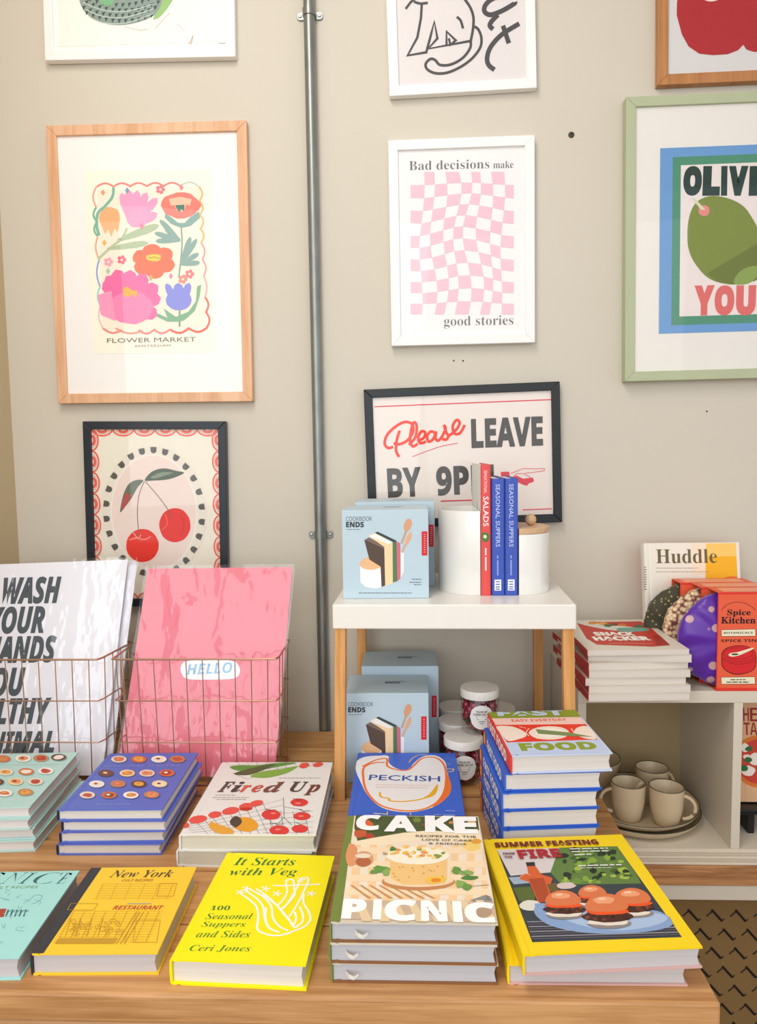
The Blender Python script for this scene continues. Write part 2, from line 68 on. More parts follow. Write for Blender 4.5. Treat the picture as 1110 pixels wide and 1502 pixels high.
'cherry':[['f0604c',2,2,340,-1460,1960,-1442,1904,-1391,1857,-1315,1825,-1225,1814,-1135,1825,-1059,1857,-1008,1904,-990,1960],['e8b9ae',2,2,200,-1392,1960,-1379,1920,-1343,1887,-1289,1865,-1225,1857,-1161,1865,-1107,1887,-1071,1920,-1058,1960],['f0604c',2,2,600,-1323,1960,-1316,1937,-1294,1917,-1263,1904,-1225,1899,-1187,1904,-1156,1917,-1134,1937,-1127,1960],['f0604c',2,2,340,-970,1960,-952,1904,-901,1857,-825,1825,-735,1814,-645,1825,-569,1857,-518,1904,-500,1960],['e8b9ae',2,2,200,-902,1960,-889,1920,-853,1887,-799,1865,-735,1857,-671,1865,-617,1887,-581,1920,-568,1960],['f0604c',2,2,600,-833,1960,-826,1937,-804,1917,-773,1904,-735,1899,-697,1904,-666,1917,-644,1937,-637,1960],['f0604c',2,2,340,-480,1960,-462,1904,-411,1857,-335,1825,-245,1814,-155,1825,-79,1857,-28,1904,-10,1960],['e8b9ae',2,2,200,-412,1960,-399,1920,-363,1887,-309,1865,-245,1857,-181,1865,-127,1887,-91,1920,-78,1960],['f0604c',2,2,600,-343,1960,-336,1937,-314,1917,-283,1904,-245,1899,-207,1904,-176,1917,-154,1937,-147,1960],['f0604c',2,2,340,10,1960,28,1904,79,1857,155,1825,245,1814,335,1825,411,1857,462,1904,480,1960],['e8b9ae',2,2,200,78,1960,91,1920,127,1887,181,1865,245,1857,309,1865,363,1887,399,1920,412,1960],['f0604c',2,2,600,147,1960,154,1937,176,1917,207,1904,245,1899,283,1904,314,1917,336,1937,343,1960],['f0604c',2,2,340,500,1960,518,1904,569,1857,645,1825,735,1814,825,1825,901,1857,952,1904,970,1960],['e8b9ae',2,2,200,568,1960,581,1920,617,1887,671,1865,735,1857,799,1865,853,1887,889,1920,902,1960],['f0604c',2,2,600,637,1960,644,1937,666,1917,697,1904,735,1899,773,1904,804,1917,826,1937,833,1960],['f0604c',2,2,340,990,1960,1008,1904,1059,1857,1135,1825,1225,1814,1315,1825,1391,1857,1442,1904,1460,1960],['e8b9ae',2,2,200,1058,1960,1071,1920,1107,1887,1161,1865,1225,1857,1289,1865,1343,1887,1379,1920,1392,1960],['f0604c',2,2,600,1127,1960,1134,1937,1156,1917,1187,1904,1225,1899,1263,1904,1294,1917,1316,1937,1323,1960],['f0604c',2,2,340,1470,-1480,1414,-1498,1367,-1549,1335,-1625,1324,-1715,1335,-1805,1367,-1881,1414,-1932,1470,-1950],['e8b9ae',2,2,200,1470,-1548,1430,-1561,1397,-1597,1375,-1651,1367,-1715,1375,-1779,1397,-1833,1430,-1869,1470,-1882],['f0604c',2,2,600,1470,-1617,1447,-1624,1427,-1646,1414,-1677,1409,-1715,1414,-1753,1427,-1784,1447,-1806,1470,-1813],['f0604c',2,2,340,1470,-990,1414,-1008,1367,-1059,1335,-1135,1324,-1225,1335,-1315,1367,-1391,1414,-1442,1470,-1460],['e8b9ae',2,2,200,1470,-1058,1430,-1071,1397,-1107,1375,-1161,1367,-1225,1375,-1289,1397,-1343,1430,-1379,1470,-1392],['f0604c',2,2,600,1470,-1127,1447,-1134,1427,-1156,1414,-1187,1409,-1225,1414,-1263,1427,-1294,1447,-1316,1470,-1323],['f0604c',2,2,340,1470,-500,1414,-518,1367,-569,1335,-645,1324,-735,1335,-825,1367,-901,1414,-952,1470,-970],['e8b9ae',2,2,200,1470,-568,1430,-581,1397,-617,1375,-671,1367,-735,1375,-799,1397,-853,1430,-889,1470,-902],['f0604c',2,2,600,1470,-637,1447,-644,1427,-666,1414,-697,1409,-735,1414,-773,1427,-804,1447,-826,1470,-833],['f0604c',2,2,340,1470,-10,1414,-28,1367,-79,1335,-155,1324,-245,1335,-335,1367,-411,1414,-462,1470,-480],['e8b9ae',2,2,200,1470,-78,1430,-91,1397,-127,1375,-181,1367,-245,1375,-309,1397,-363,1430,-399,1470,-412],['f0604c',2,2,600,1470,-147,1447,-154,1427,-176,1414,-207,1409,-245,1414,-283,1427,-314,1447,-336,1470,-343],['f0604c',2,2,340,1470,480,1414,462,1367,411,1335,335,1324,245,1335,155,1367,79,1414,28,1470,10],['e8b9ae',2,2,200,1470,412,1430,399,1397,363,1375,309,1367,245,1375,181,1397,127,1430,91,1470,78],['f0604c',2,2,600,1470,343,1447,336,1427,314,1414,283,1409,245,1414,207,1427,176,1447,154,1470,147],['f0604c',2,2,340,1470,970,1414,952,1367,901,1335,825,1324,735,1335,645,1367,569,1414,518,1470,500],['e8b9ae',2,2,200,1470,902,1430,889,1397,853,1375,799,1367,735,1375,671,1397,617,1430,581,1470,568],['f0604c',2,2,600,1470,833,1447,826,1427,804,1414,773,1409,735,1414,697,1427,666,1447,644,1470,637],['f0604c',2,2,340,1470,1460,1414,1442,1367,1391,1335,1315,1324,1225,1335,1135,1367,1059,1414,1008,1470,990],['e8b9ae',2,2,200,1470,1392,1430,1379,1397,1343,1375,1289,1367,1225,1375,1161,1397,1107,1430,1071,1470,1058],['f0604c',2,2,600,1470,1323,1447,1316,1427,1294,1414,1263,1409,1225,1414,1187,1427,1156,1447,1134,1470,1127],['f0604c',2,2,340,1470,1950,1414,1932,1367,1881,1335,1805,1324,1715,1335,1625,1367,1549,1414,1498,1470,1480],['e8b9ae',2,2,200,1470,1882,1430,1869,1397,1833,1375,1779,1367,1715,1375,1651,1397,1597,1430,1561,1470,1548],['f0604c',2,2,600,1470,1813,1447,1806,1427,1784,1414,1753,1409,1715,1414,1677,1427,1646,1447,1624,1470,1617],['f0604c',2,2,340,-990,-1960,-1008,-1904,-1059,-1857,-1135,-1825,-1225,-1814,-1315,-1825,-1391,-1857,-1442,-1904,-1460,-1960],['e8b9ae',2,2,200,-1058,-1960,-1071,-1920,-1107,-1887,-1161,-1865,-1225,-1857,-1289,-1865,-1343,-1887,-1379,-1920,-1392,-1960],['f0604c',2,2,600,-1127,-1960,-1134,-1937,-1156,-1917,-1187,-1904,-1225,-1899,-1263,-1904,-1294,-1917,-1316,-1937,-1323,-1960],['f0604c',2,2,340,-500,-1960,-518,-1904,-569,-1857,-645,-1825,-735,-1814,-825,-1825,-901,-1857,-952,-1904,-970,-1960],['e8b9ae',2,2,200,-568,-1960,-581,-1920,-617,-1887,-671,-1865,-735,-1857,-799,-1865,-853,-1887,-889,-1920,-902,-1960],['f0604c',2,2,600,-637,-1960,-644,-1937,-666,-1917,-697,-1904,-735,-1899,-773,-1904,-804,-1917,-826,-1937,-833,-1960],['f0604c',2,2,340,-10,-1960,-28,-1904,-79,-1857,-155,-1825,-245,-1814,-335,-1825,-411,-1857,-462,-1904,-480,-1960],['e8b9ae',2,2,200,-78,-1960,-91,-1920,-127,-1887,-181,-1865,-245,-1857,-309,-1865,-363,-1887,-399,-1920,-412,-1960],['f0604c',2,2,600,-147,-1960,-154,-1937,-176,-1917,-207,-1904,-245,-1899,-283,-1904,-314,-1917,-336,-1937,-343,-1960],['f0604c',2,2,340,480,-1960,462,-1904,411,-1857,335,-1825,245,-1814,155,-1825,79,-1857,28,-1904,10,-1960],['e8b9ae',2,2,200,412,-1960,399,-1920,363,-1887,309,-1865,245,-1857,181,-1865,127,-1887,91,-1920,78,-1960],['f0604c',2,2,600,343,-1960,336,-1937,314,-1917,283,-1904,245,-1899,207,-1904,176,-1917,154,-1937,147,-1960],['f0604c',2,2,340,970,-1960,952,-1904,901,-1857,825,-1825,735,-1814,645,-1825,569,-1857,518,-1904,500,-1960],['e8b9ae',2,2,200,902,-1960,889,-1920,853,-1887,799,-1865,735,-1857,671,-1865,617,-1887,581,-1920,568,-1960],['f0604c',2,2,600,833,-1960,826,-1937,804,-1917,773,-1904,735,-1899,697,-1904,666,-1917,644,-1937,637,-1960],['f0604c',2,2,340,1460,-1960,1442,-1904,1391,-1857,1315,-1825,1225,-1814,1135,-1825,1059,-1857,1008,-1904,990,-1960],['e8b9ae',2,2,200,1392,-1960,1379,-1920,1343,-1887,1289,-1865,1225,-1857,1161,-1865,1107,-1887,1071,-1920,1058,-1960],['f0604c',2,2,600,1323,-1960,1316,-1937,1294,-1917,1263,-1904,1225,-1899,1187,-1904,1156,-1917,1134,-1937,1127,-1960],['f0604c',2,2,340,-1470,-1950,-1414,-1932,-1367,-1881,-1335,-1805,-1324,-1715,-1335,-1625,-1367,-1549,-1414,-1498,-1470,-1480],['e8b9ae',2,2,200,-1470,-1882,-1430,-1869,-1397,-1833,-1375,-1779,-1367,-1715,-1375,-1651,-1397,-1597,-1430,-1561,-1470,-1548],['f0604c',2,2,600,-1470,-1813,-1447,-1806,-1427,-1784,-1414,-1753,-1409,-1715,-1414,-1677,-1427,-1646,-1447,-1624,-1470,-1617],['f0604c',2,2,340,-1470,-1460,-1414,-1442,-1367,-1391,-1335,-1315,-1324,-1225,-1335,-1135,-1367,-1059,-1414,-1008,-1470,-990],['e8b9ae',2,2,200,-1470,-1392,-1430,-1379,-1397,-1343,-1375,-1289,-1367,-1225,-1375,-1161,-1397,-1107,-1430,-1071,-1470,-1058],['f0604c',2,2,600,-1470,-1323,-1447,-1316,-1427,-1294,-1414,-1263,-1409,-1225,-1414,-1187,-1427,-1156,-1447,-1134,-1470,-1127],['f0604c',2,2,340,-1470,-970,-1414,-952,-1367,-901,-1335,-825,-1324,-735,-1335,-645,-1367,-569,-1414,-518,-1470,-500],['e8b9ae',2,2,200,-1470,-902,-1430,-889,-1397,-853,-1375,-799,-1367,-735,-1375,-671,-1397,-617,-1430,-581,-1470,-568],['f0604c',2,2,600,-1470,-833,-1447,-826,-1427,-804,-1414,-773,-1409,-735,-1414,-697,-1427,-666,-1447,-644,-1470,-637],['f0604c',2,2,340,-1470,-480,-1414,-462,-1367,-411,-1335,-335,-1324,-245,-1335,-155,-1367,-79,-1414,-28,-1470,-10],['e8b9ae',2,2,200,-1470,-412,-1430,-399,-1397,-363,-1375,-309,-1367,-245,-1375,-181,-1397,-127,-1430,-91,-1470,-78],['f0604c',2,2,600,-1470,-343,-1447,-336,-1427,-314,-1414,-283,-1409,-245,-1414,-207,-1427,-176,-1447,-154,-1470,-147],['f0604c',2,2,340,-1470,10,-1414,28,-1367,79,-1335,155,-1324,245,-1335,335,-1367,411,-1414,462,-1470,480],['e8b9ae',2,2,200,-1470,78,-1430,91,-1397,127,-1375,181,-1367,245,-1375,309,-1397,363,-1430,399,-1470,412],['f0604c',2,2,600,-1470,147,-1447,154,-1427,176,-1414,207,-1409,245,-1414,283,-1427,314,-1447,336,-1470,343],['f0604c',2,2,340,-1470,500,-1414,518,-1367,569,-1335,645,-1324,735,-1335,825,-1367,901,-1414,952,-1470,970],['e8b9ae',2,2,200,-1470,568,-1430,581,-1397,617,-1375,671,-1367,735,-1375,799,-1397,853,-1430,889,-1470,902],['f0604c',2,2,600,-1470,637,-1447,644,-1427,666,-1414,697,-1409,735,-1414,773,-1427,804,-1447,826,-1470,833],['f0604c',2,2,340,-1470,990,-1414,1008,-1367,1059,-1335,1135,-1324,1225,-1335,1315,-1367,1391,-1414,1442,-1470,1460],['e8b9ae',2,2,200,-1470,1058,-1430,1071,-1397,1107,-1375,1161,-1367,1225,-1375,1289,-1397,1343,-1430,1379,-1470,1392],['f0604c',2,2,600,-1470,1127,-1447,1134,-1427,1156,-1414,1187,-1409,1225,-1414,1263,-1427,1294,-1447,1316,-1470,1323],['f0604c',2,2,340,-1470,1480,-1414,1498,-1367,1549,-1335,1625,-1324,1715,-1335,1805,-1367,1881,-1414,1932,-1470,1950],['e8b9ae',2,2,200,-1470,1548,-1430,1561,-1397,1597,-1375,1651,-1367,1715,-1375,1779,-1397,1833,-1430,1869,-1470,1882],['f0604c',2,2,600,-1470,1617,-1447,1624,-1427,1646,-1414,1677,-1409,1715,-1414,1753,-1427,1784,-1447,1806,-1470,1813],['ece3d3',2,0,1158,46,1143,289,1098,525,1025,750,925,957,801,1142,655,1300,492,1427,315,1520,129,1577,-62,1596,-253,1577,-439,1520,-616,1427,-779,1300,-925,1142,-1049,957,-1149,750,-1222,525,-1267,289,-1282,46,-1267,-196,-1222,-433,-1149,-657,-1049,-865,-925,-1050,-779,-1208,-616,-1335,-439,-1428,-253,-1485,-62,-1504,129,-1485,315,-1428,492,-1335,655,-1208,801,-1050,925,-865,1025,-657,1098,-433,1143,-196],['f0dcd2',3,0,928,46,916,253,880,454,820,645,739,822,638,980,520,1114,387,1222,244,1302,93,1350,-62,1366,-217,1350,-368,1302,-511,1222,-644,1114,-762,980,-863,822,-944,645,-1004,454,-1040,253,-1052,46,-1040,-160,-1004,-362,-944,-553,-863,-730,-762,-887,-644,-1022,-511,-1130,-368,-1209,-217,-1258,-62,-1274,93,-1258,244,-1209,387,-1130,520,-1022,638,-887,739,-730,820,-553,880,-362,916,-160],['f6f0e4',4,0,948,46,936,256,899,460,838,655,755,834,652,994,532,1130,397,1240,250,1321,96,1370,-62,1386,-220,1370,-374,1321,-521,1240,-656,1130,-776,994,-879,834,-962,655,-1023,460,-1060,256,-1072,46,-1060,-163,-1023,-368,-962,-562,-879,-741,-776,-901,-656,-1038,-521,-1148,-374,-1228,-220,-1277,-62,-1294,96,-1277,250,-1228,397,-1148,532,-1038,652,-901,755,-741,838,-562,899,-368,936,-163],['f0dcd2',5,0,923,46,911,252,875,453,816,643,735,819,635,976,517,1110,385,1218,242,1297,92,1345,-62,1361,-216,1345,-366,1297,-509,1218,-641,1110,-758,976,-859,819,-940,643,-999,453,-1035,252,-1047,46,-1035,-159,-999,-360,-940,-551,-859,-727,-758,-884,-641,-1018,-509,-1125,-366,-1204,-216,-1253,-62,-1269,92,-1253,242,-1204,385,-1125,517,-1018,635,-884,735,-727,816,-551,875,-360,911,-159],['5a5650',6,0,1028,121,998,137,980,166,976,200,989,232,1015,254,1112,269,1126,126],['5a5650',6,0,986,457,953,466,928,489,917,521,922,555,942,583,1032,621,1081,485],['5a5650',6,0,884,769,850,770,820,787,801,815,797,849,810,881,889,939,968,819],['5a5650',6,0,726,1039,693,1032,660,1041,635,1064,623,1096,628,1130,691,1206,796,1108],['5a5650',6,0,523,1252,492,1237,458,1238,428,1254,409,1283,405,1317,448,1405,574,1335],['5a5650',6,0,285,1394,259,1372,226,1365,193,1374,167,1397,156,1429,177,1525,316,1488],['5a5650',6,0,28,1458,8,1431,-23,1416,-57,1416,-87,1433,-106,1461,-109,1559,35,1556],['5a5650',6,0,-235,1441,-248,1409,-274,1387,-308,1379,-341,1388,-366,1411,-392,1506,-252,1537],['5a5650',6,0,-488,1342,-493,1308,-513,1280,-544,1265,-578,1265,-608,1282,-656,1367,-527,1432],['5a5650',6,0,-716,1167,-713,1133,-725,1102,-752,1079,-785,1072,-818,1080,-885,1152,-776,1245],['5a5650',6,0,-906,928,-895,896,-899,862,-920,834,-950,819,-984,819,-1067,872,-982,989],['5a5650',6,0,-1047,637,-1028,609,-1025,575,-1038,543,-1064,521,-1097,513,-1190,545,-1136,679],['5a5650',6,0,-1130,312,-1106,289,-1094,257,-1099,223,-1119,195,-1149,179,-1247,188,-1227,331],['5a5650',6,0,-1152,-28,-1122,-45,-1104,-74,-1100,-108,-1113,-139,-1139,-162,-1236,-176,-1250,-33],['5a5650',6,0,-1110,-364,-1077,-373,-1052,-397,-1041,-429,-1046,-463,-1065,-491,-1156,-528,-1204,-393],['5a5650',6,0,-1008,-677,-974,-677,-944,-694,-925,-723,-921,-757,-934,-789,-1013,-847,-1092,-726],['5a5650',6,0,-850,-947,-817,-940,-784,-949,-759,-972,-747,-1004,-752,-1038,-815,-1113,-920,-1016],['5a5650',6,0,-647,-1159,-616,-1144,-582,-1145,-552,-1162,-533,-1190,-529,-1224,-572,-1312,-698,-1243],['5a5650',6,0,-409,-1302,-383,-1280,-350,-1272,-317,-1281,-291,-1304,-280,-1337,-300,-1433,-440,-1395],['5a5650',6,0,-152,-1366,-132,-1338,-101,-1323,-67,-1324,-37,-1340,-18,-1369,-15,-1467,-159,-1464],['5a5650',6,0,111,-1348,124,-1316,150,-1294,184,-1287,217,-1296,242,-1319,268,-1413,128,-1445],['5a5650',6,0,364,-1249,369,-1215,389,-1188,420,-1172,454,-1173,484,-1189,532,-1275,403,-1339],['5a5650',6,0,592,-1075,589,-1041,602,-1009,628,-987,661,-979,694,-988,761,-1060,652,-1153],['5a5650',6,0,782,-835,771,-803,776,-769,796,-741,826,-726,860,-727,943,-780,859,-897],['5a5650',6,0,923,-545,904,-516,901,-482,914,-450,940,-428,973,-420,1066,-452,1012,-586],['5a5650',6,0,1007,-220,982,-196,970,-164,975,-130,995,-102,1026,-87,1123,-96,1103,-239],['4d5b47',6,1,-260,790,-114,974,74,1055,260,1066,481,1012,665,968,403,847,179,802,-44,791],['6a7463',6,1,-286,790,-454,801,-624,716,-741,531,-810,309,-855,50,-732,180,-576,384,-420,643],['b5524f',7,1,-724,476,-630,494,-614,384,-751,162,-816,117,-788,309],['7f9179',7,1,-117,864,109,974,406,975,181,894,-6,835],['6b5f58',7,3,169,-268,772,-387,495,-439,200,-448,-133,-419,-486],['6b5f58',7,3,169,-249,772,22,460,239,166,365,-63],['ea3424',7,0,35,-714,22,-808,-16,-894,-68,-974,-140,-1035,-222,-1082,-314,-1099,-407,-1104,-496,-1081,-576,-1038,-645,-977,-697,-900,-727,-812,-732,-719,-719,-626,-685,-538,-628,-464,-561,-397,-477,-355,-387,-333,-294,-331,-204,-351,-124,-395,-57,-457,-9,-536,27,-621],['e8332c',7,0,785,-238,778,-335,740,-424,690,-506,624,-572,541,-609,456,-635,368,-634,284,-611,206,-570,137,-511,95,-427,67,-337,50,-242,67,-146,101,-56,151,25,218,91,300,130,385,153,473,156,559,138,638,94,697,24,750,-52,777,-143],['f29487',8,3,286,-659,-588,-488,-542,-302,-578,-150,-503],['f4a59a',8,3,208,-560,-412,-451,-542,-374,-460],['f26b5f',8,3,234,199,18,250,-204,115,-353],['c8262a',8,3,182,534,19,641,-202,542,-499]],
'leaf':[['f9f4ec',1,0,-1749,141,2129,187,2087,-2624,-1847,-2656],['8fa098',2,1,-1360,-1325,-1291,-1816,-1069,-2067,-777,-2196,-450,-2240,-88,-2198,241,-2095,474,-1916,580,-1552,463,-1003,-1100,-965],['3f5450',3,0,-1258,-1601,-1172,-1591,-1234,-1687],['3f5450',3,0,-1115,-1659,-1029,-1649,-1091,-1746],['3f5450',3,0,-972,-1707,-887,-1696,-949,-1793],['3f5450',3,0,-829,-1743,-743,-1733,-805,-1829],['3f5450',3,0,-685,-1768,-600,-1758,-662,-1854],['3f5450',3,0,-542,-1782,-456,-1772,-518,-1869],['3f5450',3,0,-398,-1785,-313,-1775,-374,-1872],['3f5450',3,0,-254,-1778,-168,-1767,-230,-1864],['3f5450',3,0,-109,-1759,-24,-1748,-86,-1845],['3f5450',3,0,35,-1729,120,-1719,59,-1815],['3f5450',3,0,180,-1688,265,-1678,204,-1774],['3f5450',3,0,324,-1637,409,-1626,348,-1723],['3f5450',3,0,-1196,-1713,-1110,-1702,-1172,-1799],['3f5450',3,0,-1053,-1771,-967,-1761,-1029,-1857],['3f5450',3,0,-910,-1818,-824,-1808,-886,-1905],['3f5450',3,0,-767,-1855,-681,-1844,-743,-1941],['3f5450',3,0,-623,-1880,-538,-1869,-599,-1966],['3f5450',3,0,-479,-1894,-394,-1884,-456,-1980],['3f5450',3,0,-335,-1897,-250,-1887,-312,-1983],['3f5450',3,0,-191,-1889,-106,-1879,-167,-1976],['3f5450',3,0,-47,-1870,38,-1860,-23,-1957],['3f5450',3,0,97,-1840,183,-1830,121,-1927],['3f5450',3,0,242,-1800,327,-1789,266,-1886],['3f5450',3,0,387,-1748,472,-1738,411,-1834],['3f5450',3,0,-1265,-1822,-1179,-1811,-1241,-1908],['3f5450',3,0,-1122,-1880,-1036,-1870,-1098,-1966],['3f5450',3,0,-979,-1927,-893,-1917,-955,-2014],['3f5450',3,0,-836,-1964,-750,-1953,-812,-2050],['3f5450',3,0,-692,-1989,-606,-1978,-668,-2075],['3f5450',3,0,-548,-2003,-463,-1992,-524,-2089],['3f5450',3,0,-404,-2006,-319,-1996,-380,-2092],['3f5450',3,0,-260,-1998,-174,-1988,-236,-2085],['3f5450',3,0,-115,-1979,-30,-1969,-91,-2066],['3f5450',3,0,29,-1949,115,-1939,53,-2036],['3f5450',3,0,174,-1908,259,-1898,198,-1995],['3f5450',3,0,319,-1856,404,-1846,343,-1943],['3f5450',3,0,-1203,-1933,-1117,-1923,-1179,-2020],['3f5450',3,0,-1060,-1992,-974,-1981,-1036,-2078],['3f5450',3,0,-917,-2039,-831,-2029,-893,-2126],['3f5450',3,0,-773,-2075,-688,-2065,-750,-2162],['3f5450',3,0,-630,-2101,-544,-2090,-606,-2187],['3f5450',3,0,-486,-2115,-400,-2104,-462,-2201],['3f5450',3,0,-342,-2118,-256,-2107,-318,-2204],['3f5450',3,0,-197,-2110,-112,-2099,-173,-2196],['3f5450',3,0,-53,-2091,33,-2080,-29,-2177],['3f5450',3,0,92,-2061,177,-2050,116,-2147],['3f5450',3,0,237,-2020,322,-2009,261,-2106],['c9d6cd',3,3,180,-1256,-1743,-801,-1913,-278,-1949,313,-1815],['c9d6cd',3,3,180,-1195,-1892,-805,-2048,-281,-2071,311,-1913],['c9d6cd',3,3,180,-1134,-2041,-809,-2183,-285,-2194,309,-2011],['9cc67f',3,1,307,-2096,476,-1855,580,-1552,909,-1377,705,-1799,471,-2069,338,-2134],['7fb98a',3,1,-791,-1582,-565,-1679,-635,-1831,-862,-1752],['c9b9a2',3,3,120,-352,-2267,-27,-2347,170,-2339],['c9b9a2',3,3,120,334,-2330,568,-2102,667,-2012],['d5c8b4',3,2,120,826,-2230,985,-2387],['b9a78c',3,2,150,1077,-2665,1179,-2483,1130,-2666],['6f6a64',3,2,90,1742,-2660,1763,-2660],['6f6a64',3,2,90,1771,-2659,1824,-2658],['6f6a64',3,2,90,1832,-2658,1882,-2657],['6f6a64',3,2,90,1891,-2657,1898,-2657]],
'cat':[['4b4a4b',1,2,528,-1176,-400,-1066,-273,-957,-192],['4b4a4b',1,3,528,-994,-262,-856,-310,-695,-304],['4b4a4b',1,2,528,-826,-320,-852,-601,-942,-1000,-1166,-1361,-761,-1319,-653,-976,-568,-698,-511,-1045,-716,-1248,197,-1139],['4b4a4b',1,2,495,-320,-1190,-312,-915,-119,-1109,-236,-1195,-266,-1060],['4b4a4b',1,3,561,94,-275,215,-463,273,-668,254,-908,206,-1128,184,-1288,18,-1482,-239,-1601,-472,-1596,-575,-1488,-680,-1462,-781,-1558,-751,-1670,-583,-1761,-329,-1767,-29,-1662,230,-1494,404,-1281,430,-1080,371,-915,289,-850],['4b4a4b',1,3,528,-84,-626,-2,-712,44,-876],['4b4a4b',1,3,990,975,-268,723,-293,552,-403,507,-541,631,-629,884,-563,1138,-438,1160,-400],['4b4a4b',1,3,990,798,-639,670,-752,617,-849,687,-926],['4b4a4b',1,3,990,1247,-846,873,-1045,636,-1274,546,-1492,572,-1655,696,-1764],['4b4a4b',1,3,990,898,-866,957,-1050,1016,-1235],['4b4a4b',1,3,825,-957,-192,-1027,254,-841,801,-498,1018,-171,759,25,269,94,-275]],
'apple':[['b3262e',1,0,-1741,-1530,-1737,-1288,-1684,-868,-1437,-520,-879,-428,-380,-633,82,-477,670,-626,955,-998,995,-1420,971,-1719,823,-2075,549,-2335,208,-2380,-136,-2349,-277,-2297,-341,-2197,-449,-2304,-667,-2377,-980,-2381,-1263,-2337,-1485,-2181,-1628,-1930],['f1dcd2',2,1,-1187,-1224,-1055,-1291,-869,-1254,-902,-1087,-1120,-1077]],
'veg':[['2f7a35',1,'𝑰𝒕 𝑺𝒕𝒂𝒓𝒕𝒔','n',-642,862,929,213,0.05,-0.004],['2f7a35',1,'𝒘𝒊𝒕𝒉 𝑽𝒆𝒈','n',-624,543,996,240,0.068,-0.004],['3f7d2e',1,'𝟏𝟎𝟎','n',-645,-228,262,99,0.061,0.0],['4f8a2c',1,'𝑺𝒆𝒂𝒔𝒐𝒏𝒂𝒍','n',-654,-424,623,127,0.063,-0.005],['4f8a2c',1,'𝑺𝒖𝒑𝒑𝒆𝒓𝒔','n',-652,-609,574,136,0.063,-0.005],['4f8a2c',1,'𝒂𝒏𝒅 𝑺𝒊𝒅𝒆𝒔','n',-656,-791,690,131,0.059,-0.005],['4f8a2c',1,'𝑪𝒆𝒓𝒊 𝑱𝒐𝒏𝒆𝒔','n',-652,-1064,762,129,0.053,-0.006],['fdfdf2',1,3,290,-334,171,-166,28,-38,-114,42,-325,86,-563,185,-656,366,-694,525,-635],['fdfdf2',1,3,290,-296,252,-84,71,52,-108,134,-354,247,-553,394,-626],['fdfdf2',1,3,290,-231,276,-2,114,165,-101,244,-347,369,-511,494,-587],['fdfdf2',1,3,290,-141,294,99,82,285,-130,441,-335,562,-499],['fdfdf2',1,3,290,-11,152,224,-61,382,-268,590,-531],['fdfdf2',1,3,290,101,-124,137,-319,218,-521,348,-613],['fdfdf2',1,3,290,239,-78,290,56,307,250,241,507,332,534,391,334,427,179,374,-14,311,-147],['fdfdf2',1,3,290,456,-299,510,-6,535,224,555,568,444,582,427,356,381,61,334,-146],['fdfdf2',1,3,290,547,225,589,-1,689,-178,742,-351,691,-491,579,-582,447,-672],['fdfdf2',1,3,290,546,-78,625,-253,643,-409,569,-532],['fdfdf2',1,3,290,501,-190,550,-328,545,-466],['fdfdf2',1,3,290,452,-334,506,-435,555,-516],['fdfdf2',1,3,290,75,387,219,388,427,416,742,456],['fdfdf2',1,2,220,-281,285,-211,289],['fdfdf2',1,2,220,-281,285,-242,220],['fdfdf2',1,2,220,-281,285,-327,240],['fdfdf2',1,2,220,-281,285,-350,323],['fdfdf2',1,2,220,-281,285,-277,354],['fdfdf2',1,2,220,-12,301,58,306],['fdfdf2',1,2,220,-12,301,26,236],['fdfdf2',1,2,220,-12,301,-59,257],['fdfdf2',1,2,220,-12,301,-79,340],['fdfdf2',1,2,220,-12,301,-6,370],['fdfdf2',1,2,220,178,195,248,199],['fdfdf2',1,2,220,178,195,214,131],['fdfdf2',1,2,220,178,195,131,151],['fdfdf2',1,2,220,178,195,113,232],['fdfdf2',1,2,220,178,195,185,262],['fdfdf2',1,2,220,652,224,721,228],['fdfdf2',1,2,220,652,224,685,160],['fdfdf2',1,2,220,652,224,603,180],['fdfdf2',1,2,220,652,224,588,261],['fdfdf2',1,2,220,652,224,662,291],['fdfdf2',1,2,220,450,549,521,553],['fdfdf2',1,2,220,450,549,485,480],['fdfdf2',1,2,220,450,549,400,502],['fdfdf2',1,2,220,450,549,383,589],['fdfdf2',1,2,220,450,549,459,621],['fdfdf2',1,2,220,-339,191,-269,195],['fdfdf2',1,2,220,-339,191,-300,126],['fdfdf2',1,2,220,-339,191,-384,147],['fdfdf2',1,2,220,-339,191,-407,228],['fdfdf2',1,2,220,-339,191,-335,258]],
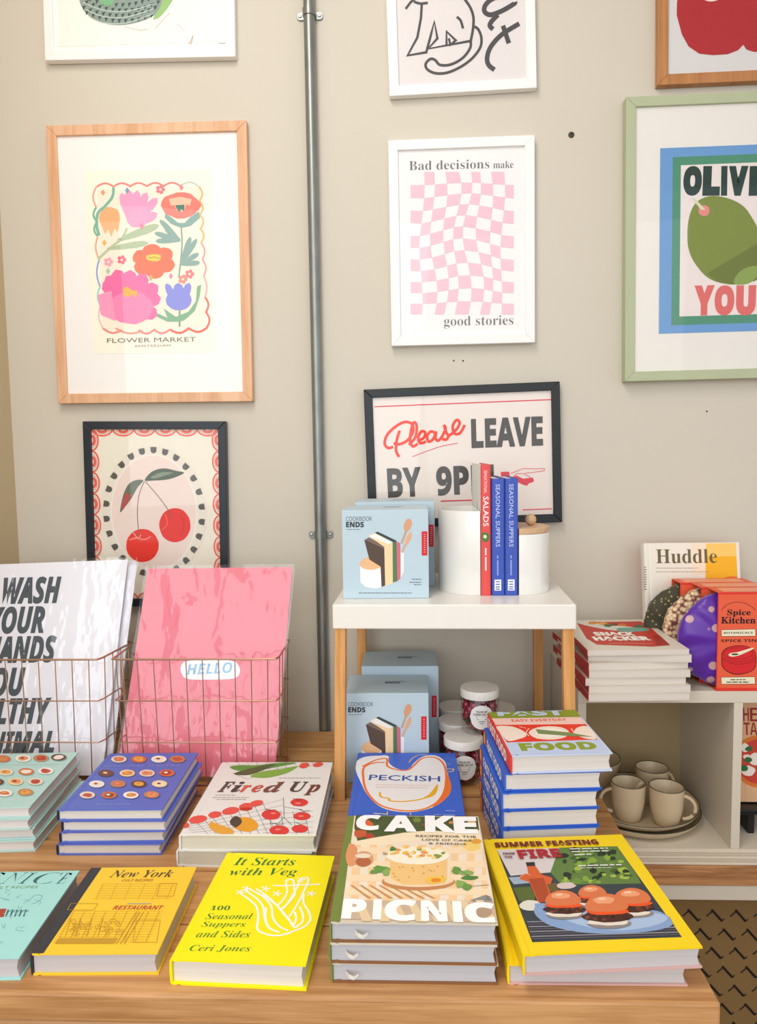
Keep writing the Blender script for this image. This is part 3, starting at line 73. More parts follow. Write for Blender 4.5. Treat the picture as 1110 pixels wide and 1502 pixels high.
'cake':[['77883f',1,0,-1014,-1313,-885,-1313,-885,1313,-1014,1313],['f3e4cf',1,0,-908,1324,1001,1295,1015,-1303,-879,-1269],['4f5d33',2,0,-886,1313,1000,1284,989,787,673,807,268,876,-143,770,-521,665,-804,535,-884,962],['e56b34',3,0,-589,1044,-631,957,-689,905,-761,915,-846,938,-853,1040,-840,1127,-781,1181,-699,1213,-646,1124],['c95f3a',3,0,-684,762,-690,688,-746,659,-806,645,-857,691,-869,759,-872,832,-819,869,-759,865,-692,842],['b8452b',3,0,-558,689,-578,641,-612,615,-652,621,-695,636,-703,687,-697,736,-664,770,-618,774,-587,733],['7c8a46',3,0,125,1186,124,1133,82,1117,43,1108,17,1142,2,1184,14,1229,42,1273,88,1271,117,1231],['5f7a3a',3,0,516,1202,496,1146,453,1121,408,1114,364,1139,364,1200,377,1253,415,1289,459,1280,507,1264],['3d5a34',3,0,350,1083,342,1045,314,1023,280,1018,254,1043,249,1082,263,1115,285,1141,315,1134,337,1116],['8a5a36',3,0,202,1039,193,1017,177,1000,157,1001,142,1016,134,1038,139,1064,157,1079,177,1072,197,1064],['d98b4a',3,0,624,1113,614,1090,597,1072,574,1070,554,1083,547,1112,559,1139,578,1159,602,1156,615,1136],['f0c266',3,0,966,1092,953,1041,915,1008,871,1009,850,1050,828,1090,841,1145,886,1162,929,1175,953,1136],['6e8a44',3,0,-215,1128,-224,1082,-261,1067,-296,1054,-321,1088,-343,1126,-319,1162,-299,1199,-263,1189,-234,1167],['fae7c6',3,0,-852,539,-521,665,-143,795,268,876,673,807,998,887,982,450,160,627,-728,330],['f6cf9f',4,0,-860,444,-750,446,-692,-891,-792,-893],['f6cf9f',4,0,-624,448,-514,450,-485,-887,-585,-889],['f6cf9f',4,0,-388,452,-279,454,-279,-883,-379,-885],['f6cf9f',4,0,-152,456,-43,457,-72,-879,-172,-881],['f6cf9f',4,0,83,459,192,461,134,-875,34,-877],['f6cf9f',4,0,318,463,427,465,339,-871,240,-873],['f6cf9f',4,0,553,467,661,468,545,-867,445,-869],['f6cf9f',4,0,787,470,896,472,750,-863,651,-865],['f6cf9f',4,0,1021,474,1130,476,955,-859,856,-861],['f9dfbb',4,0,-891,374,978,404,974,240,-890,209],['f9dfbb',4,0,-882,15,977,46,974,-107,-881,-139],['f9dfbb',4,0,-873,-320,976,-288,973,-431,-872,-464],['f9dfbb',4,0,-864,-635,976,-601,973,-735,-864,-770],['c9935f',5,0,-828,-557,-792,-557,-520,-844,-572,-845],['c9935f',5,0,-704,-555,-668,-554,-385,-842,-437,-843],['c9935f',5,0,-580,-553,-544,-552,-249,-839,-302,-840],['c9935f',5,0,-456,-551,-420,-550,-114,-836,-166,-837],['c9935f',5,0,-332,-548,-296,-548,21,-834,-31,-835],['c9935f',5,0,-209,-546,-173,-545,156,-831,104,-832],['c9935f',5,0,-85,-544,-49,-543,291,-829,239,-830],['e59a6a',5,0,-782,148,-763,-53,-817,-106,-866,-125,-917,-24,-945,146,-941,311,-920,482,-856,462,-793,355],['d9a27c',5,0,-548,64,-552,-23,-592,-85,-645,-122,-706,-130,-766,-96,-812,-29,-831,59,-817,144,-786,218,-733,266,-665,271,-602,229,-561,152],['b86a42',6,0,-573,-1,-591,-60,-626,-107,-679,-126,-732,-103,-774,-62,-795,-5,-783,54,-747,98,-695,119,-638,105,-596,59],['f3dfcb',6,0,-583,152,-601,121,-639,98,-693,90,-747,97,-791,117,-812,148,-795,179,-758,205,-701,215,-643,206,-600,184],['f6d27a',6,0,969,450,961,368,898,326,834,284,770,313,734,374,700,446,743,521,785,599,861,618,934,600,975,532],['e7a23e',6,0,991,568,977,521,935,496,888,491,849,517,851,566,866,608,902,639,946,633,982,612],['c98a56',6,0,558,-454,536,-507,485,-555,411,-599,309,-631,195,-655,71,-662,-54,-660,-167,-640,-268,-612,-344,-571,-400,-525,-412,-472,-401,-418,-351,-368,-276,-322,-173,-287,-54,-263,75,-254,204,-260,322,-279,421,-311,496,-353,542,-402],['f4d9b4',7,0,543,-415,522,-458,475,-499,398,-534,300,-560,189,-578,72,-587,-48,-585,-159,-570,-251,-545,-327,-513,-372,-474,-391,-432,-380,-388,-331,-347,-259,-311,-160,-282,-47,-263,75,-255,198,-258,309,-275,411,-298,478,-333,521,-373],['f3c883',8,0,-330,156,474,125,448,-417,274,-529,-130,-537,-291,-391],['fbf3df',9,0,524,170,491,113,437,62,372,15,288,-26,180,-49,66,-57,-49,-53,-152,-30,-252,-1,-310,48,-361,98,-387,155,-366,213,-315,267,-247,315,-162,359,-48,380,70,387,189,385,292,358,394,329,455,280,501,227],['f0b64a',10,0,-12,143,-14,109,-52,104,-71,129,-70,154,-50,172,-20,169],['f6d98a',10,0,422,170,411,143,381,144,347,151,350,186,381,207,415,199],['e9965a',10,0,-200,232,-215,202,-251,188,-272,217,-271,244,-250,265,-216,262],['8aa04a',10,0,361,180,344,154,311,140,290,165,289,194,317,204,347,208],['fff3d0',10,0,-116,111,-127,91,-153,76,-189,90,-175,123,-152,137,-127,132],['f7c45c',10,0,-257,205,-263,172,-299,176,-328,188,-318,216,-301,236,-263,240],['f0b64a',10,0,193,255,166,229,137,228,110,239,107,270,135,296,167,281],['f6d98a',10,0,123,136,102,112,71,92,46,119,40,154,72,177,109,167],['e9965a',10,0,-48,198,-51,168,-86,163,-109,184,-111,212,-85,228,-54,226],['8aa04a',10,0,43,245,33,223,4,202,-13,231,-16,258,5,284,38,271],['fff3d0',10,0,37,373,24,343,-9,338,-34,357,-29,385,-9,406,17,394],['f7c45c',10,0,-59,380,-72,359,-101,334,-126,363,-120,393,-100,418,-69,405],['f0b64a',10,0,213,241,206,206,166,202,132,220,147,254,169,273,204,272],['f6d98a',10,0,189,309,188,275,151,276,134,297,120,326,152,340,187,342],['e9965a',10,0,-160,308,-183,277,-217,273,-252,287,-248,324,-217,335,-188,332],['8aa04a',10,0,384,128,364,99,329,84,303,110,298,146,333,166,362,150],['fff3d0',10,0,377,238,361,214,333,207,306,221,317,249,335,270,363,262],['f7c45c',10,0,-189,238,-194,203,-233,202,-252,225,-251,249,-234,274,-197,271],['f0b64a',10,0,49,233,29,202,-6,195,-40,212,-25,244,-4,260,34,268],['f6d98a',10,0,327,116,310,89,276,72,251,98,256,129,281,148,313,143],['e9965a',10,0,-211,335,-226,303,-263,291,-290,317,-282,347,-264,374,-235,358],['8aa04a',10,0,127,328,122,293,83,290,52,308,65,339,85,362,116,355],['fff3d0',10,0,458,182,438,151,405,156,371,163,374,199,404,221,437,209],['f7c45c',10,0,-60,242,-78,221,-107,201,-135,224,-125,254,-107,279,-66,278],['f0b64a',10,0,144,373,120,341,85,336,49,351,60,387,87,402,111,393],['f6d98a',10,0,332,346,304,324,276,307,261,334,247,363,281,371,318,382],['e9965a',10,0,180,164,156,134,122,127,88,143,93,179,122,204,156,191],['8aa04a',10,0,458,232,444,211,415,189,400,219,391,247,420,266,457,265],['fff3d0',10,0,5,336,-7,314,-35,300,-52,324,-60,350,-33,366,-7,359],['f7c45c',10,0,278,164,256,137,225,129,195,145,197,179,227,198,255,187],['f0b64a',10,0,-67,227,-90,200,-121,190,-157,205,-144,240,-123,267,-87,256],['f6d98a',10,0,16,239,12,210,-23,197,-39,227,-51,255,-19,264,6,261],['e9965a',10,0,192,235,182,210,153,208,121,217,122,252,150,280,188,267],['8aa04a',10,0,410,165,393,136,362,138,341,151,333,180,363,196,389,186],['d99a4f',10,0,301,-211,296,-222,285,-222,279,-212,284,-197,298,-197],['d99a4f',10,0,-120,-127,-126,-143,-141,-142,-148,-128,-143,-109,-126,-110],['d99a4f',10,0,262,-221,255,-238,241,-235,238,-222,241,-206,257,-204],['d99a4f',10,0,-40,-371,-48,-386,-61,-381,-66,-371,-63,-357,-49,-357],['d99a4f',10,0,-180,-438,-184,-454,-198,-451,-205,-438,-200,-422,-183,-420],['d99a4f',10,0,-225,-356,-233,-371,-246,-370,-254,-357,-246,-345,-232,-339],['d99a4f',10,0,-165,-138,-173,-152,-188,-154,-195,-138,-189,-122,-175,-127],['d99a4f',10,0,233,-197,223,-210,209,-215,201,-198,210,-182,224,-185],['d99a4f',10,0,23,-213,17,-224,4,-229,-2,-214,7,-203,19,-198],['d99a4f',10,0,154,-270,150,-284,136,-285,133,-271,138,-259,153,-252],['d99a4f',10,0,411,-400,404,-415,392,-411,384,-400,390,-385,404,-388],['d99a4f',10,0,321,-366,314,-376,301,-381,297,-366,302,-350,317,-351],['d99a4f',10,0,348,-100,343,-117,326,-117,318,-100,330,-89,342,-85],['d99a4f',10,0,151,-276,149,-292,133,-293,128,-276,136,-265,147,-265],['d99a4f',10,0,-248,-287,-256,-303,-271,-302,-277,-288,-272,-272,-257,-273],['d99a4f',10,0,157,-110,144,-121,131,-127,123,-111,132,-97,147,-94],['d99a4f',10,0,406,-343,395,-354,382,-358,379,-343,383,-328,399,-326],['d99a4f',10,0,13,-159,2,-171,-10,-172,-22,-159,-13,-141,5,-142],['f4c84e',10,0,426,-425,422,-471,362,-500,293,-512,227,-500,178,-471,163,-430,179,-388,234,-360,299,-342,369,-350,432,-377],['ea8a2e',10,0,368,-434,360,-463,323,-477,283,-479,244,-466,236,-436,247,-406,283,-386,327,-389,365,-404],['6b9a48',10,0,-300,-187,-348,-244,-408,-261,-473,-268,-510,-219,-541,-154,-492,-93,-414,-119,-350,-130],['8fae5c',10,0,-316,-270,-320,-332,-354,-346,-387,-348,-405,-298,-415,-239,-388,-205,-357,-164,-315,-193],['6b9a48',10,0,-455,-252,-479,-284,-517,-292,-559,-303,-584,-271,-576,-240,-562,-208,-518,-197,-486,-224],['6b9a48',10,0,653,-191,625,-245,592,-293,550,-274,518,-230,538,-166,557,-103,601,-111,636,-134],['8fae5c',10,0,819,-250,783,-290,723,-316,657,-304,616,-274,605,-230,673,-210,733,-185,787,-211],['8fae5c',10,0,713,-510,690,-578,629,-585,571,-600,560,-537,557,-485,581,-420,639,-441,679,-461],['6b9a48',10,0,765,-585,733,-632,700,-662,666,-645,639,-614,642,-561,666,-505,711,-513,756,-524],['4f8a3c',10,0,866,-370,825,-395,774,-421,695,-416,633,-393,647,-357,695,-324,781,-323,862,-334],['4f8a3c',10,0,-236,329,-247,293,-276,274,-312,273,-330,309,-325,343,-314,380,-277,394,-255,358],['5a7a36',10,2,120,611,-171,822,-410],['a77a46',10,2,100,719,-567,990,-524],['8d8f8a',10,0,718,-864,935,-743,1005,-894,959,-930,842,-915],['cdb59a',10,0,-888,-895,1016,-894,1011,-1303,-879,-1269],['e8cfa6',10,0,-735,-892,-637,-890,-495,-1333,-620,-1320],['e8cfa6',10,0,-518,-888,-420,-886,-275,-1329,-400,-1315],['e8cfa6',10,0,-300,-883,-203,-881,-56,-1324,-180,-1311],['e8cfa6',10,0,-83,-879,14,-877,163,-1320,39,-1306],['e8cfa6',10,0,134,-875,231,-873,381,-1315,258,-1302],['e8cfa6',10,0,350,-871,448,-869,600,-1311,477,-1297],['e8cfa6',10,0,566,-867,664,-865,818,-1307,696,-1293],['e8cfa6',10,0,783,-862,880,-861,1036,-1302,914,-1288],['b79b80',10,0,968,-1104,953,-1153,912,-1191,863,-1220,806,-1221,759,-1197,723,-1161,714,-1109,732,-1056,774,-1015,827,-987,886,-988,937,-1010,964,-1053],['ffffff',12,'C','sb',-865,849,374,486,-0.008,0.04],['ffffff',12,'A','sb',-430,815,491,493,-0.008,0.04],['ffffff',12,'K','sb',184,800,463,506,-0.009,0.04],['ffffff',12,'E','sb',615,771,354,498,-0.008,0.04],['ffffff',12,'P','sb',-879,-1269,301,403,0.003,0.04],['ffffff',12,0,-498,-1278,-393,-1277,-393,-872,-498,-873],['ffffff',12,'C','sb',-355,-1298,398,428,0.003,0.04],['ffffff',12,'N','sb',95,-1295,320,412,0.0,0.04],['ffffff',12,0,487,-1313,600,-1313,600,-889,487,-889],['ffffff',12,'C','sb',629,-1330,379,423,0.003,0.04],['57513f',12,'RECIPES FOR THE','sans',43,664,883,59,-0.017,0.01],['57513f',12,'LOVE OF CAKE','sans',134,564,721,53,-0.024,0.01],['57513f',12,'& FRIENDS','sans',227,466,542,47,-0.028,0.01],['8a7a50',12,'𝐓𝐡𝐞','n',-427,168,73,71,-0.055,0.0],['6d6455',12,2,160,930,-787,982,-789],['6d6455',12,2,160,926,-831,995,-833]],
